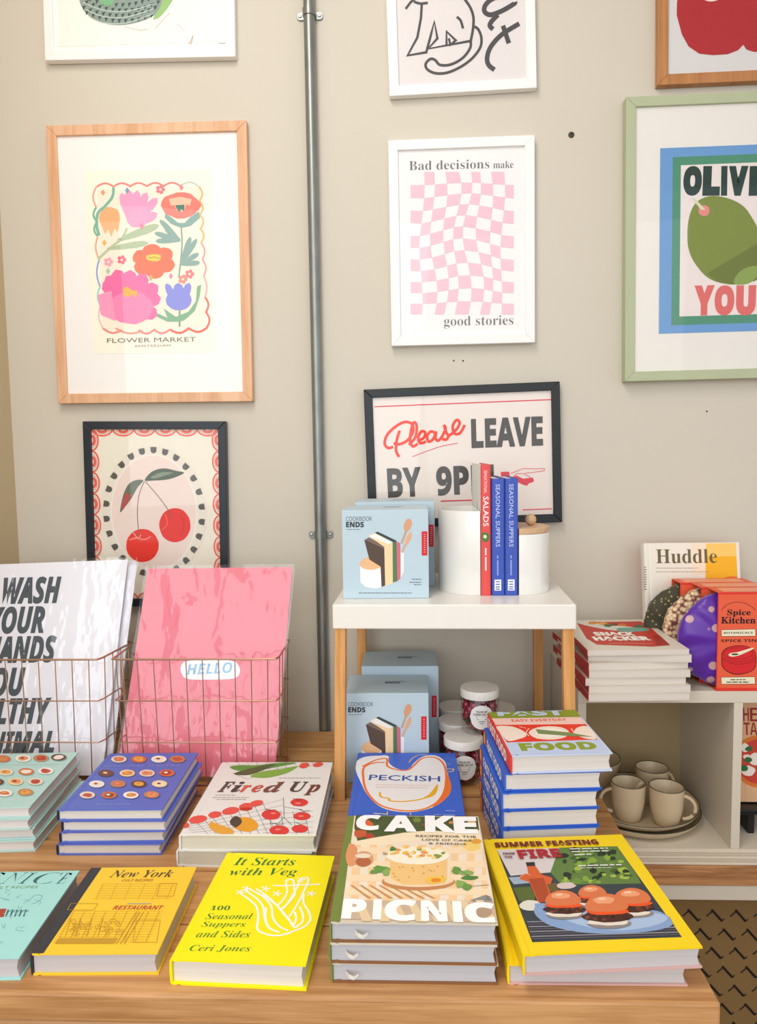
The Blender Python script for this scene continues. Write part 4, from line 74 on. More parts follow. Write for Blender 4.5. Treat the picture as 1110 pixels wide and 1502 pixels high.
'summer':[['3a4247',1,0,-916,993,882,966,911,-1115,-911,-1091],['d9d0cf',2,0,-916,993,113,977,-114,535,-292,352,-863,309],['63803e',2,0,15,984,882,966,881,217,858,7,-223,54,-292,352],['2c3a24',3,0,765,200,740,155,698,134,664,151,668,207,709,250,751,273,776,247],['87a83c',3,0,345,800,312,747,262,730,235,761,242,807,263,854,306,867,326,837],['a6bd4c',3,0,810,347,786,315,736,295,684,310,687,355,717,399,780,412,810,380],['45602e',3,0,137,345,105,300,51,306,10,316,16,354,36,388,79,393,129,390],['23301f',3,0,466,288,451,270,416,268,375,271,386,294,398,311,433,319,465,308],['6f9438',3,0,115,112,72,97,37,82,-9,92,-12,120,16,142,56,143,95,137],['2c3a24',3,0,807,804,791,754,732,743,682,761,698,812,727,851,782,883,832,858],['a6bd4c',3,0,260,95,242,62,196,44,162,66,161,101,179,143,227,136,274,134],['45602e',3,0,229,691,203,665,152,641,97,662,90,701,128,731,186,751,233,725],['23301f',3,0,346,166,311,136,275,130,234,133,235,173,263,207,309,229,347,208],['6f9438',3,0,293,525,249,497,206,468,178,498,178,533,199,569,246,590,282,567],['2c3a24',3,0,19,613,-1,576,-29,550,-44,576,-46,617,-20,658,7,673,24,654],['87a83c',3,0,334,78,320,60,287,47,264,64,250,84,279,100,310,112,329,95],['a6bd4c',3,0,740,322,705,257,657,246,620,264,632,329,670,383,713,396,739,374],['45602e',3,0,502,773,458,731,420,706,378,712,389,781,430,826,472,860,493,825],['23301f',3,0,811,292,778,253,736,229,715,259,708,299,740,349,788,367,806,331],['6f9438',3,0,288,125,273,107,252,95,234,104,225,129,251,149,277,168,293,149],['2c3a24',3,0,256,599,229,569,182,553,133,567,151,606,163,640,215,659,241,628],['87a83c',3,0,-91,120,-107,76,-158,61,-188,90,-213,129,-173,172,-119,192,-70,173],['a6bd4c',3,0,456,240,444,215,417,214,398,222,390,245,408,273,442,286,467,270],['45602e',3,0,655,321,642,277,593,273,549,283,540,329,587,363,637,392,675,366],['23301f',3,0,327,643,283,624,238,617,186,624,167,654,203,681,262,692,316,675],['6f9438',3,0,440,383,425,347,387,325,375,358,364,388,391,423,426,438,454,423],['2c3a24',3,0,745,646,722,605,682,592,648,605,665,651,686,686,719,694,743,681],['87a83c',3,0,672,662,641,612,599,581,583,619,571,669,615,725,662,758,686,722],['a6bd4c',3,0,-106,168,-126,124,-151,105,-160,132,-152,171,-137,216,-111,240,-99,214],['45602e',3,0,373,452,353,421,317,413,285,423,281,458,308,490,352,519,389,494],['23301f',3,0,103,764,69,724,7,698,-50,724,-52,775,-13,815,48,836,85,802],['6f9438',3,0,662,508,639,481,612,464,597,481,592,513,619,540,646,556,659,537],['2c3a24',3,0,-37,207,-61,168,-81,156,-97,164,-88,211,-70,262,-44,278,-34,252],['87a83c',3,0,193,169,172,126,130,110,103,133,105,175,127,220,170,235,189,203],['a6bd4c',3,0,760,161,721,118,670,121,631,132,613,171,652,217,709,224,742,199],['23301f',3,0,-1,277,-42,239,-87,221,-131,237,-133,286,-105,336,-49,348,-23,315],['6f9438',3,0,59,110,36,57,-15,59,-72,58,-63,118,-27,163,27,193,77,170],['2c3a24',3,0,719,777,688,722,664,708,652,727,665,781,690,844,715,852,723,826],['87a83c',3,0,230,551,199,512,142,484,104,518,101,560,124,606,183,613,238,600],['a6bd4c',3,0,188,420,160,385,120,371,65,371,68,428,108,470,159,496,194,465],['23301f',3,0,404,232,382,195,350,177,330,197,336,237,359,271,387,285,406,268],['6f9438',3,0,144,340,122,311,88,303,60,315,52,346,73,383,112,382,136,367],['2c3a24',3,0,274,904,257,852,197,846,149,863,150,913,180,959,241,989,293,960],['87a83c',3,0,352,570,337,523,304,505,284,528,301,574,317,610,342,622,361,609],['a6bd4c',3,0,777,210,753,160,712,145,674,155,688,216,723,265,761,273,802,269],['45602e',3,0,825,200,788,177,738,178,680,181,689,209,699,239,760,235,802,223],['6f9438',3,0,722,244,693,226,645,217,591,227,587,254,611,277,670,285,711,267],['2c3a24',3,0,383,494,361,463,325,460,303,475,305,500,316,528,348,529,380,525],['87a83c',3,0,463,614,425,552,370,539,328,560,341,622,370,679,426,706,442,656],['a6bd4c',3,0,593,205,562,175,528,171,508,185,496,212,527,233,554,242,584,237],['45602e',3,0,622,868,586,804,533,777,510,819,506,876,546,934,598,968,626,929],['23301f',3,0,675,278,645,246,616,236,587,241,597,283,618,322,649,324,665,308],['6f9438',3,0,482,786,437,752,387,711,345,743,335,796,389,830,432,847,484,840],['2c3a24',3,0,654,764,603,727,556,714,495,717,520,773,542,818,596,829,651,819],['87a83c',3,0,226,684,209,665,188,655,173,667,168,688,183,712,211,728,233,714],['a6bd4c',3,0,826,547,801,519,760,521,736,532,735,553,750,573,787,593,822,577],['45602e',3,0,168,582,146,562,120,541,106,562,94,587,121,609,147,627,167,610],['23301f',3,0,366,349,332,299,289,278,271,311,255,357,300,398,334,411,366,402],['6f9438',3,0,259,76,234,58,207,47,186,60,189,81,203,98,227,106,247,97],['d8c7c0',3,0,-27,15,-71,-21,-126,-45,-193,-51,-261,-42,-296,-6,-302,34,-271,70,-214,93,-148,99,-72,97,-51,54],['9fb2c6',3,0,-903,269,-607,281,-600,121,-865,98],['5d6a2e',3,0,-897,23,-653,32,-638,-171,-695,-313,-876,-277],['e2ded2',3,0,-611,-390,-631,-439,-688,-469,-750,-489,-814,-483,-868,-459,-900,-419,-903,-370,-873,-325,-827,-286,-762,-264,-695,-272,-636,-295,-616,-342],['2b2d2c',4,0,-576,625,-447,627,-460,525,-582,522],['d8622c',4,0,-582,522,-460,525,-429,307,-299,217,-414,-36,-445,-305,-640,-326,-638,-171,-643,135,-760,222,-704,326,-609,335],['b04a22',5,0,-633,213,-420,225,-443,-84,-488,-302,-629,-317,-625,-72],['6d5a2c',5,0,-417,67,-286,100,-299,-84,-419,-106],['e9a58b',5,3,140,-754,248,-655,339,-586,301],['8f8a95',5,2,220,-881,-713,931,-744],['5d5662',5,2,220,-884,-761,926,-792],['8f8a95',5,2,220,-888,-808,922,-840],['5d5662',5,2,220,-891,-855,917,-888],['8f8a95',5,2,220,-894,-902,913,-935],['5d5662',5,2,220,-897,-948,909,-981],['8f8a95',5,2,220,-900,-993,904,-1027],['5d5662',5,2,220,-904,-1038,900,-1073],['8aa5cf',6,1,-745,-543,-699,-407,-572,-345,525,-535,862,-627,915,-831,814,-933,510,-998,68,-1006,-322,-943,-588,-819,-704,-681],['adc3e2',7,1,-537,-534,-345,-748,-12,-921,366,-946,733,-863,898,-742,769,-643,244,-517,-320,-479],['8f8782',8,0,251,-432,225,-458,180,-478,117,-491,44,-494,-21,-479,-88,-465,-113,-436,-115,-408,-94,-381,-42,-362,21,-349,94,-346,160,-359,220,-377,252,-403],['e9ddd0',8,0,253,-412,236,-433,188,-449,119,-455,47,-451,-23,-444,-73,-428,-94,-408,-122,-387,-93,-368,-41,-357,16,-349,83,-344,157,-351,216,-367,253,-389],['4b241b',8,0,316,-340,296,-369,241,-388,182,-406,106,-414,31,-402,-28,-385,-91,-368,-129,-341,-125,-311,-105,-282,-57,-260,17,-253,85,-247,164,-242,238,-257,288,-282,313,-311],['6d3a28',9,0,77,-296,60,-314,41,-312,24,-304,35,-284,53,-274,68,-280],['33150f',9,0,218,-330,204,-346,184,-349,181,-334,181,-318,198,-313,220,-309],['85482f',9,0,151,-316,137,-335,115,-335,109,-320,112,-304,129,-297,141,-303],['6d3a28',9,0,4,-294,-12,-306,-27,-309,-34,-299,-29,-285,-15,-267,-4,-282],['33150f',9,0,189,-362,170,-373,155,-376,149,-366,146,-348,167,-336,188,-342],['85482f',9,0,258,-356,250,-376,231,-372,215,-364,224,-344,244,-333,263,-337],['6d3a28',9,0,95,-353,77,-367,58,-372,52,-358,52,-340,72,-333,89,-336],['33150f',9,0,48,-369,40,-383,20,-391,10,-377,16,-357,35,-350,50,-355],['85482f',9,0,-38,-325,-48,-338,-63,-339,-72,-330,-70,-314,-54,-308,-34,-306],['6d3a28',9,0,77,-358,63,-377,41,-378,29,-364,37,-346,55,-342,68,-344],['33150f',9,0,115,-283,97,-295,81,-299,74,-288,73,-270,93,-266,113,-263],['85482f',9,0,-9,-318,-17,-337,-37,-336,-46,-324,-45,-305,-24,-292,-12,-305],['6d3a28',9,0,34,-281,22,-301,1,-298,-7,-286,-1,-270,14,-264,34,-261],['33150f',9,0,127,-360,118,-379,100,-373,91,-365,91,-347,111,-341,122,-348],['f6efe4',9,0,242,-272,211,-291,139,-299,59,-293,-6,-283,-69,-270,-71,-251,-32,-239,14,-231,82,-223,145,-238,206,-252],['f1571c',9,0,305,-270,281,-289,223,-303,139,-305,52,-301,-29,-287,-67,-266,-70,-245,-57,-224,10,-214,84,-207,174,-211,242,-228,294,-248],['dd7a4a',10,1,-68,-209,-35,-118,43,-36,166,7,272,-37,314,-135,294,-226,184,-261,15,-257],['efa478',11,0,223,-100,198,-123,160,-139,110,-151,66,-135,44,-112,31,-87,53,-61,95,-44,145,-44,200,-46,226,-71],['f6c7a6',11,0,152,-73,141,-89,108,-90,81,-83,76,-68,93,-55,122,-49,149,-57],['8f8782',12,0,761,-658,721,-692,656,-719,564,-729,471,-732,377,-722,314,-694,267,-662,268,-625,294,-591,363,-566,445,-546,542,-552,630,-564,709,-586,746,-621],['e9ddd0',12,0,725,-630,698,-653,654,-675,573,-686,477,-688,395,-670,326,-651,301,-626,262,-599,280,-571,353,-554,446,-552,530,-552,629,-554,703,-576,710,-605],['4b241b',12,0,817,-540,776,-570,731,-601,643,-612,557,-628,462,-618,380,-599,309,-574,267,-540,285,-504,291,-467,348,-436,443,-423,540,-419,633,-427,714,-445,778,-471,809,-505],['6d3a28',13,0,649,-584,629,-606,600,-612,599,-589,597,-567,623,-562,651,-558],['33150f',13,0,523,-503,504,-520,478,-531,462,-513,477,-489,500,-471,521,-482],['85482f',13,0,760,-506,735,-520,713,-528,702,-513,710,-491,733,-484,748,-489],['6d3a28',13,0,622,-571,596,-585,577,-588,566,-577,570,-556,593,-543,609,-554],['33150f',13,0,647,-508,625,-527,600,-531,588,-515,598,-494,620,-482,637,-489],['85482f',13,0,626,-488,617,-513,590,-512,572,-499,585,-473,611,-457,634,-466],['6d3a28',13,0,617,-549,599,-565,578,-569,567,-556,569,-533,597,-515,610,-533],['33150f',13,0,671,-499,661,-521,640,-516,626,-506,635,-487,655,-475,673,-481],['85482f',13,0,752,-553,734,-569,709,-578,705,-558,705,-537,731,-524,744,-538],['6d3a28',13,0,654,-523,639,-537,616,-547,598,-533,615,-510,637,-494,654,-505],['33150f',13,0,781,-571,757,-588,735,-593,718,-580,726,-554,753,-551,777,-549],['85482f',13,0,733,-484,709,-504,685,-505,667,-493,682,-469,705,-451,730,-458],['6d3a28',13,0,789,-520,778,-543,757,-536,735,-529,745,-503,774,-486,787,-504],['33150f',13,0,721,-593,709,-613,686,-614,666,-604,686,-583,705,-567,718,-578],['f6efe4',13,0,754,-455,684,-473,619,-489,519,-476,437,-468,352,-452,361,-429,352,-402,439,-388,548,-403,663,-403,734,-428],['f1571c',13,0,829,-451,788,-475,717,-494,610,-499,503,-486,396,-473,338,-446,309,-417,346,-390,431,-374,542,-369,662,-374,754,-397,821,-423],['dd7a4a',14,1,348,-374,396,-258,503,-152,668,-96,803,-153,851,-279,819,-396,673,-441,453,-435],['efa478',15,0,749,-235,717,-271,652,-289,587,-289,524,-282,489,-252,493,-217,520,-186,575,-167,640,-152,699,-170,725,-201],['f6c7a6',15,0,645,-199,632,-222,586,-219,545,-214,549,-193,559,-171,606,-167,647,-177],['8f8782',16,0,-145,-634,-170,-666,-225,-693,-311,-703,-400,-708,-485,-693,-550,-668,-592,-638,-606,-603,-591,-568,-524,-543,-437,-532,-347,-529,-252,-537,-180,-564,-139,-598],['e9ddd0',16,0,-155,-608,-188,-630,-223,-653,-308,-660,-395,-654,-484,-649,-550,-629,-579,-604,-622,-577,-582,-554,-517,-539,-449,-524,-357,-525,-270,-537,-213,-559,-140,-581],['4b241b',16,0,-70,-521,-93,-556,-144,-586,-243,-592,-327,-607,-416,-592,-508,-582,-566,-552,-598,-520,-626,-484,-590,-451,-523,-429,-448,-413,-363,-396,-269,-408,-189,-427,-128,-454,-81,-485],['6d3a28',17,0,-459,-546,-473,-566,-493,-561,-512,-554,-499,-536,-483,-521,-466,-530],['33150f',17,0,-365,-520,-387,-538,-407,-535,-428,-529,-415,-507,-396,-487,-378,-501],['85482f',17,0,-101,-487,-116,-505,-139,-511,-159,-497,-140,-476,-123,-465,-104,-468],['6d3a28',17,0,-413,-485,-436,-501,-458,-505,-466,-489,-460,-473,-445,-458,-425,-465],['33150f',17,0,-260,-542,-273,-560,-299,-572,-301,-548,-304,-528,-281,-518,-260,-522],['85482f',17,0,-494,-543,-514,-563,-537,-566,-551,-551,-550,-526,-524,-522,-509,-528],['6d3a28',17,0,-162,-557,-182,-576,-209,-585,-218,-564,-213,-542,-190,-524,-176,-541],['33150f',17,0,-105,-484,-126,-499,-146,-502,-164,-492,-152,-471,-132,-454,-108,-460],['85482f',17,0,-105,-488,-119,-502,-141,-513,-159,-499,-148,-473,-124,-466,-101,-466],['6d3a28',17,0,-209,-498,-219,-515,-244,-525,-259,-508,-248,-485,-226,-472,-204,-477],['33150f',17,0,-313,-508,-324,-531,-346,-524,-360,-515,-357,-494,-335,-481,-310,-484],['85482f',17,0,-215,-472,-228,-486,-251,-500,-260,-479,-255,-458,-233,-442,-210,-450],['6d3a28',17,0,-295,-507,-308,-520,-326,-525,-350,-517,-333,-494,-314,-478,-297,-490],['33150f',17,0,-260,-468,-281,-482,-301,-488,-315,-475,-310,-453,-287,-443,-268,-449],['f6efe4',17,0,-162,-438,-237,-451,-285,-468,-379,-464,-466,-454,-547,-436,-547,-412,-530,-390,-441,-385,-354,-376,-254,-390,-209,-414],['f1571c',17,0,-85,-434,-117,-458,-185,-475,-291,-475,-394,-470,-503,-457,-551,-429,-584,-401,-534,-379,-462,-363,-364,-356,-259,-368,-158,-382,-111,-408],['dd7a4a',18,1,-550,-360,-515,-247,-421,-145,-268,-91,-134,-146,-76,-268,-96,-381,-232,-425,-444,-419],['efa478',19,0,-188,-224,-208,-259,-266,-277,-328,-278,-388,-269,-436,-244,-435,-208,-416,-172,-358,-151,-291,-150,-235,-165,-186,-188],['f6c7a6',19,0,-281,-191,-300,-207,-338,-219,-368,-202,-374,-185,-357,-170,-323,-165,-280,-169],['8f8782',20,0,399,-837,360,-876,283,-903,189,-923,79,-922,-29,-910,-101,-877,-142,-840,-153,-801,-124,-763,-54,-733,41,-712,154,-711,257,-730,346,-756,383,-796],['e9ddd0',20,0,361,-806,352,-835,296,-861,189,-863,88,-866,2,-846,-88,-830,-159,-804,-128,-774,-104,-748,-42,-729,36,-712,143,-710,229,-733,314,-750,384,-777],['4b241b',20,0,481,-707,429,-742,375,-777,281,-797,173,-806,57,-802,-30,-773,-113,-744,-162,-706,-182,-663,-125,-627,-68,-592,24,-566,142,-563,249,-581,369,-588,428,-627,466,-666],['6d3a28',21,0,120,-750,95,-771,67,-776,44,-761,62,-735,88,-713,107,-730],['33150f',21,0,196,-656,180,-679,151,-685,141,-664,150,-643,173,-619,192,-636],['85482f',21,0,69,-638,43,-659,17,-661,7,-644,13,-624,35,-604,64,-610],['6d3a28',21,0,223,-687,209,-709,184,-708,168,-695,175,-671,201,-664,229,-661],['33150f',21,0,62,-722,48,-738,22,-751,11,-730,23,-710,42,-699,66,-699],['85482f',21,0,1,-613,-15,-637,-41,-636,-49,-619,-56,-593,-23,-578,-6,-595],['6d3a28',21,0,11,-728,-8,-752,-35,-748,-52,-736,-43,-712,-18,-695,1,-708],['33150f',21,0,82,-614,61,-634,39,-632,19,-622,28,-598,53,-587,77,-590],['85482f',21,0,229,-624,206,-649,181,-644,153,-636,169,-606,198,-587,227,-595],['6d3a28',21,0,156,-624,126,-640,99,-652,89,-631,97,-609,120,-597,137,-606],['33150f',21,0,424,-747,395,-765,365,-778,359,-753,360,-728,390,-719,408,-728],['85482f',21,0,-79,-689,-94,-707,-122,-719,-143,-701,-133,-669,-101,-662,-71,-661],['6d3a28',21,0,290,-642,276,-667,247,-667,231,-651,237,-623,268,-607,287,-622],['33150f',21,0,235,-702,223,-731,197,-721,172,-713,181,-683,213,-665,232,-683],['f6efe4',21,0,372,-611,309,-630,225,-639,128,-642,7,-635,-31,-606,-79,-581,-49,-555,38,-539,160,-549,247,-566,352,-582],['f1571c',21,0,455,-606,422,-633,342,-652,224,-654,93,-655,-21,-632,-64,-600,-84,-570,-57,-542,34,-526,144,-513,272,-528,379,-548,453,-576],['dd7a4a',22,1,-73,-521,-24,-390,93,-271,277,-207,434,-272,494,-414,462,-546,298,-596,49,-589],['efa478',23,0,352,-362,324,-397,273,-432,194,-425,116,-421,91,-382,76,-344,110,-307,175,-288,248,-271,319,-289,369,-321],['f6c7a6',23,0,263,-325,237,-346,187,-354,155,-336,148,-317,163,-296,210,-288,241,-305],['76201a',25,'SUMMER FEASTING','sb',-930,1025,1560,141,-0.01,0.03],['b01f24',25,'FIRE','sb',-642,699,628,236,0.005,0.03],['76201a',25,'FROM','sb',-854,820,169,59,0.0,0.02],['76201a',25,'THE','sb',-854,731,116,53,-0.017,0.02],['e8e8e0',25,2,260,151,906,303,902],['e8e8e0',25,2,260,327,902,476,898],['e8e8e0',25,2,260,500,897,575,895],['e8e8e0',25,2,260,598,894,654,893],['e8e8e0',25,2,260,678,892,716,891],['e8e8e0',25,2,260,152,833,286,830],['e8e8e0',25,2,260,309,829,405,826],['e8e8e0',25,2,260,428,826,571,822],['e8e8e0',25,2,260,595,821,699,818],['e8e8e0',25,2,260,173,742,323,746],['e8e8e0',25,2,260,347,747,420,749],['f0f0ea',25,2,260,137,462,246,459],['f0f0ea',25,2,260,270,459,423,455],['f0f0ea',25,2,260,446,454,562,452],['f0f0ea',25,2,260,585,451,652,450],['f0f0ea',25,2,260,675,449,755,447],['d8d8d2',25,2,160,148,405,219,402],['d8d8d2',25,2,160,233,401,320,397],['d8d8d2',25,2,160,334,397,367,395],['d8d8d2',25,2,160,381,395,446,392],['d8d8d2',25,2,160,460,391,509,389],['d8d8d2',25,2,160,524,389,583,386]],
'ny':[['3d3d42',1,0,-795,-955,-630,-955,-630,955,-795,955],['5b4a2f',2,'𝑵𝒆𝒘 𝒀𝒐𝒓𝒌','n',-428,690,921,192,-0.004,-0.002],['b5722f',2,'CULT RECIPES','sbi',-201,584,451,61,-0.004,0.0],['c2533a',2,'RESTAURANT','sbi',-96,-77,686,91,-0.013,0.012],['a9a39a',2,2,220,65,53,397,48],['d9a92e',2,2,60,-463,533,595,517],['d9a92e',2,2,60,-461,474,601,458],['d9a92e',2,2,60,-460,415,607,400],['d9a92e',2,2,60,-458,357,613,342],['d9a92e',2,2,60,-457,300,619,285],['d9a92e',2,2,60,-456,243,625,228],['d9a92e',2,2,60,-455,187,631,172],['d9a92e',2,2,70,-449,533,-404,144],['d9a92e',2,2,70,-245,530,-208,141],['d9a92e',2,2,70,-42,527,-11,138],['d9a92e',2,2,70,162,524,185,136],['d9a92e',2,2,70,365,521,381,133],['d9a92e',2,2,70,568,518,577,130],['d9a92e',2,2,60,-622,-103,625,-119],['d9a92e',2,2,60,-621,-159,625,-175],['d9a92e',2,2,60,-619,-215,624,-231],['d9a92e',2,2,60,-618,-270,623,-286],['d9a92e',2,2,60,-617,-325,623,-340],['d9a92e',2,2,60,-615,-379,622,-394],['d9a92e',2,2,60,-614,-432,622,-447],['d9a92e',2,2,60,-613,-485,621,-500],['d9a92e',2,2,60,-612,-537,620,-552],['d9a92e',2,2,60,-611,-589,620,-604],['d9a92e',2,2,60,-609,-640,619,-655],['d9a92e',2,2,60,-608,-691,619,-705],['d9a92e',2,2,60,-607,-741,618,-755],['cf9f2c',2,2,80,-606,-111,-549,-748],['cf9f2c',2,2,80,-459,-113,-408,-750],['cf9f2c',2,2,80,-313,-115,-266,-752],['cf9f2c',2,2,80,-167,-117,-124,-753],['cf9f2c',2,2,80,-21,-119,17,-755],['cf9f2c',2,2,80,125,-120,159,-757],['cf9f2c',2,2,80,271,-122,300,-758],['cf9f2c',2,2,80,417,-124,442,-760],['cf9f2c',2,2,80,562,-126,583,-762],['b98a2c',2,2,110,255,-134,219,-793],['b98a2c',2,2,110,305,-135,271,-793],['b98a2c',2,2,110,355,-136,322,-794],['c79a30',2,4,70,4,-354,-1,-366,-25,-373,-57,-372,-86,-365,-100,-353,-95,-341,-71,-334,-39,-334,-10,-342],['c79a30',2,4,70,106,-358,107,-378,95,-391,75,-391,54,-378,41,-357,39,-336,51,-324,71,-324,92,-337],['c79a30',2,4,70,-329,-590,-331,-608,-352,-618,-384,-618,-414,-607,-431,-589,-429,-571,-408,-560,-376,-561,-346,-572],['c79a30',2,4,70,-406,-489,-407,-502,-423,-510,-445,-509,-467,-501,-480,-488,-478,-475,-463,-467,-440,-468,-418,-476],['c79a30',2,4,70,-111,-449,-110,-471,-123,-484,-147,-484,-171,-470,-187,-448,-188,-426,-174,-413,-151,-413,-127,-427],['c79a30',2,4,70,-368,-378,-366,-395,-376,-405,-393,-405,-411,-394,-423,-377,-425,-360,-415,-350,-398,-350,-380,-361],['c79a30',2,4,70,47,-319,45,-337,28,-348,0,-347,-26,-336,-41,-317,-40,-299,-22,-288,6,-288,32,-300],['c79a30',2,4,70,126,-396,129,-418,120,-432,104,-431,85,-418,72,-395,69,-373,78,-360,94,-360,113,-374],['c79a30',2,4,70,86,-531,86,-554,71,-568,45,-568,19,-553,2,-530,1,-506,17,-492,43,-492,69,-507],['c79a30',2,4,70,-300,-467,-299,-484,-310,-495,-329,-495,-348,-484,-362,-466,-363,-448,-352,-437,-333,-438,-313,-449],['c79a30',2,4,70,-420,-516,-420,-533,-433,-543,-456,-543,-478,-532,-493,-515,-493,-498,-479,-488,-457,-488,-434,-499],['c79a30',2,4,70,221,-577,221,-598,206,-611,182,-610,158,-597,143,-576,143,-555,157,-542,182,-542,206,-555],['c79a30',2,4,70,-478,-334,-473,-360,-483,-376,-504,-375,-528,-359,-545,-333,-550,-306,-540,-290,-519,-291,-495,-307],['c79a30',2,4,70,-219,-466,-219,-490,-238,-504,-268,-503,-299,-489,-318,-465,-318,-441,-299,-427,-268,-427,-237,-442],['c79a30',2,4,70,-455,-399,-450,-421,-454,-434,-467,-434,-482,-420,-495,-399,-501,-377,-496,-363,-484,-363,-468,-377],['c79a30',2,4,70,-220,-569,-218,-588,-228,-600,-247,-600,-267,-588,-280,-568,-282,-549,-272,-538,-253,-538,-233,-550],['c79a30',2,4,70,-359,-486,-359,-511,-381,-526,-416,-526,-451,-510,-473,-485,-473,-459,-451,-444,-415,-444,-380,-461],['c79a30',2,4,70,222,-531,217,-547,192,-556,157,-555,126,-545,110,-530,115,-515,139,-505,174,-506,206,-516],['c79a30',2,4,70,65,-608,67,-624,58,-633,43,-633,27,-623,16,-607,15,-591,23,-581,39,-581,55,-591],['c79a30',2,4,70,-22,-494,-21,-520,-37,-536,-64,-535,-93,-519,-111,-493,-113,-466,-97,-450,-69,-451,-41,-467],['c79a30',2,4,70,-254,-387,-257,-401,-275,-410,-301,-410,-327,-401,-341,-386,-339,-371,-321,-362,-294,-362,-268,-372],['c79a30',2,4,70,61,-488,64,-507,57,-518,44,-518,30,-506,19,-488,16,-470,22,-458,35,-459,50,-470],['c79a30',2,4,70,-11,-428,-12,-442,-25,-450,-45,-450,-64,-441,-76,-427,-75,-414,-62,-405,-41,-406,-22,-414],['c79a30',2,4,70,35,-529,33,-541,17,-548,-5,-548,-27,-540,-38,-528,-36,-515,-21,-508,2,-508,23,-516],['c79a30',2,4,70,-336,-415,-335,-435,-347,-447,-368,-447,-390,-434,-404,-415,-406,-395,-394,-383,-373,-383,-351,-395],['c79a30',2,4,70,-385,-428,-383,-454,-400,-470,-429,-469,-459,-453,-479,-427,-481,-400,-464,-384,-435,-385,-405,-401],['c89a30',2,0,-565,-669,201,-678,188,-785,-570,-777],['b98a2c',2,2,80,-579,-263,-490,-641],['b98a2c',2,2,80,-442,-264,-358,-643],['b98a2c',2,2,80,-293,-266,-215,-645],['b98a2c',2,2,80,-144,-268,-72,-646],['c79a30',2,4,80,378,530,619,526,655,215,421,218],['c79a30',2,4,80,-717,64,-345,58,-339,-86,-706,-81],['c79a30',2,4,80,315,-313,635,-317,724,-763,418,-760]],
'venice':[['3f6a72',1,'𝑽','n',-761,667,217,284,-0.032,-0.03],['3f6a72',1,'𝑬','n',-490,658,189,283,-0.032,-0.03],['3f6a72',1,'𝑵','n',-242,640,269,293,-0.033,-0.03],['3f6a72',1,'𝑰','n',14,632,148,292,-0.034,-0.03],['3f6a72',1,'𝑪','n',202,625,363,292,-0.033,-0.03],['3f6a72',1,'𝑬','n',565,613,135,282,-0.03,-0.03],['7fa06a',1,'CULT RECIPES','sans',-338,517,684,64,-0.007,0],['b04a3a',1,0,-42,36,140,46,195,-141,7,-158],['3e6a74',1,2,200,178,21,221,-134],['3e6a74',1,2,120,201,-53,220,11],['3e6a74',1,2,200,239,19,281,-136],['3e6a74',1,2,120,262,-55,281,9],['3e6a74',1,2,200,300,17,341,-137],['3e6a74',1,2,120,322,-57,342,7],['3e6a74',1,2,200,361,15,401,-139],['3e6a74',1,2,120,383,-59,403,5],['3e6a74',1,2,200,422,13,461,-141],['3e6a74',1,2,120,443,-61,464,3],['8fbfc0',1,3,90,415,-119,385,-122,350,-90],['8fbfc0',1,3,90,115,-184,151,-272,191,-258],['8fbfc0',1,3,90,290,-92,280,-110,312,-188],['8fbfc0',1,3,90,-90,-243,13,-282,-29,-236],['8fbfc0',1,3,90,374,-722,435,-657,319,-650],['8fbfc0',1,3,90,160,-61,164,-72,227,-119],['8fbfc0',1,3,90,-101,-163,-93,-146,-93,-221],['8fbfc0',1,3,90,347,-53,295,-37,342,-91],['8fbfc0',1,3,90,-11,254,87,241,-104,312],['8fbfc0',1,3,90,27,411,10,367,24,332],['8fbfc0',1,3,90,-196,53,-162,4,-186,105],['8fbfc0',1,3,90,200,358,159,297,189,300],['8fbfc0',1,3,90,289,232,344,230,326,146],['8fbfc0',1,3,90,331,91,321,31,269,102],['8fbfc0',1,3,90,245,-296,318,-384,281,-280],['8fbfc0',1,3,90,533,-365,535,-384,575,-353],['8fbfc0',1,3,90,490,-343,491,-420,617,-454],['8fbfc0',1,3,90,-47,395,-72,493,-9,451],['8fbfc0',1,3,90,445,-38,444,-10,444,-93],['8fbfc0',1,3,90,437,234,551,180,547,112],['8fbfc0',1,3,90,89,-519,55,-500,80,-520],['8fbfc0',1,3,90,73,-29,4,52,-6,0],['76a6a8',1,3,80,363,189,398,338,512,312,505,184,438,136]],
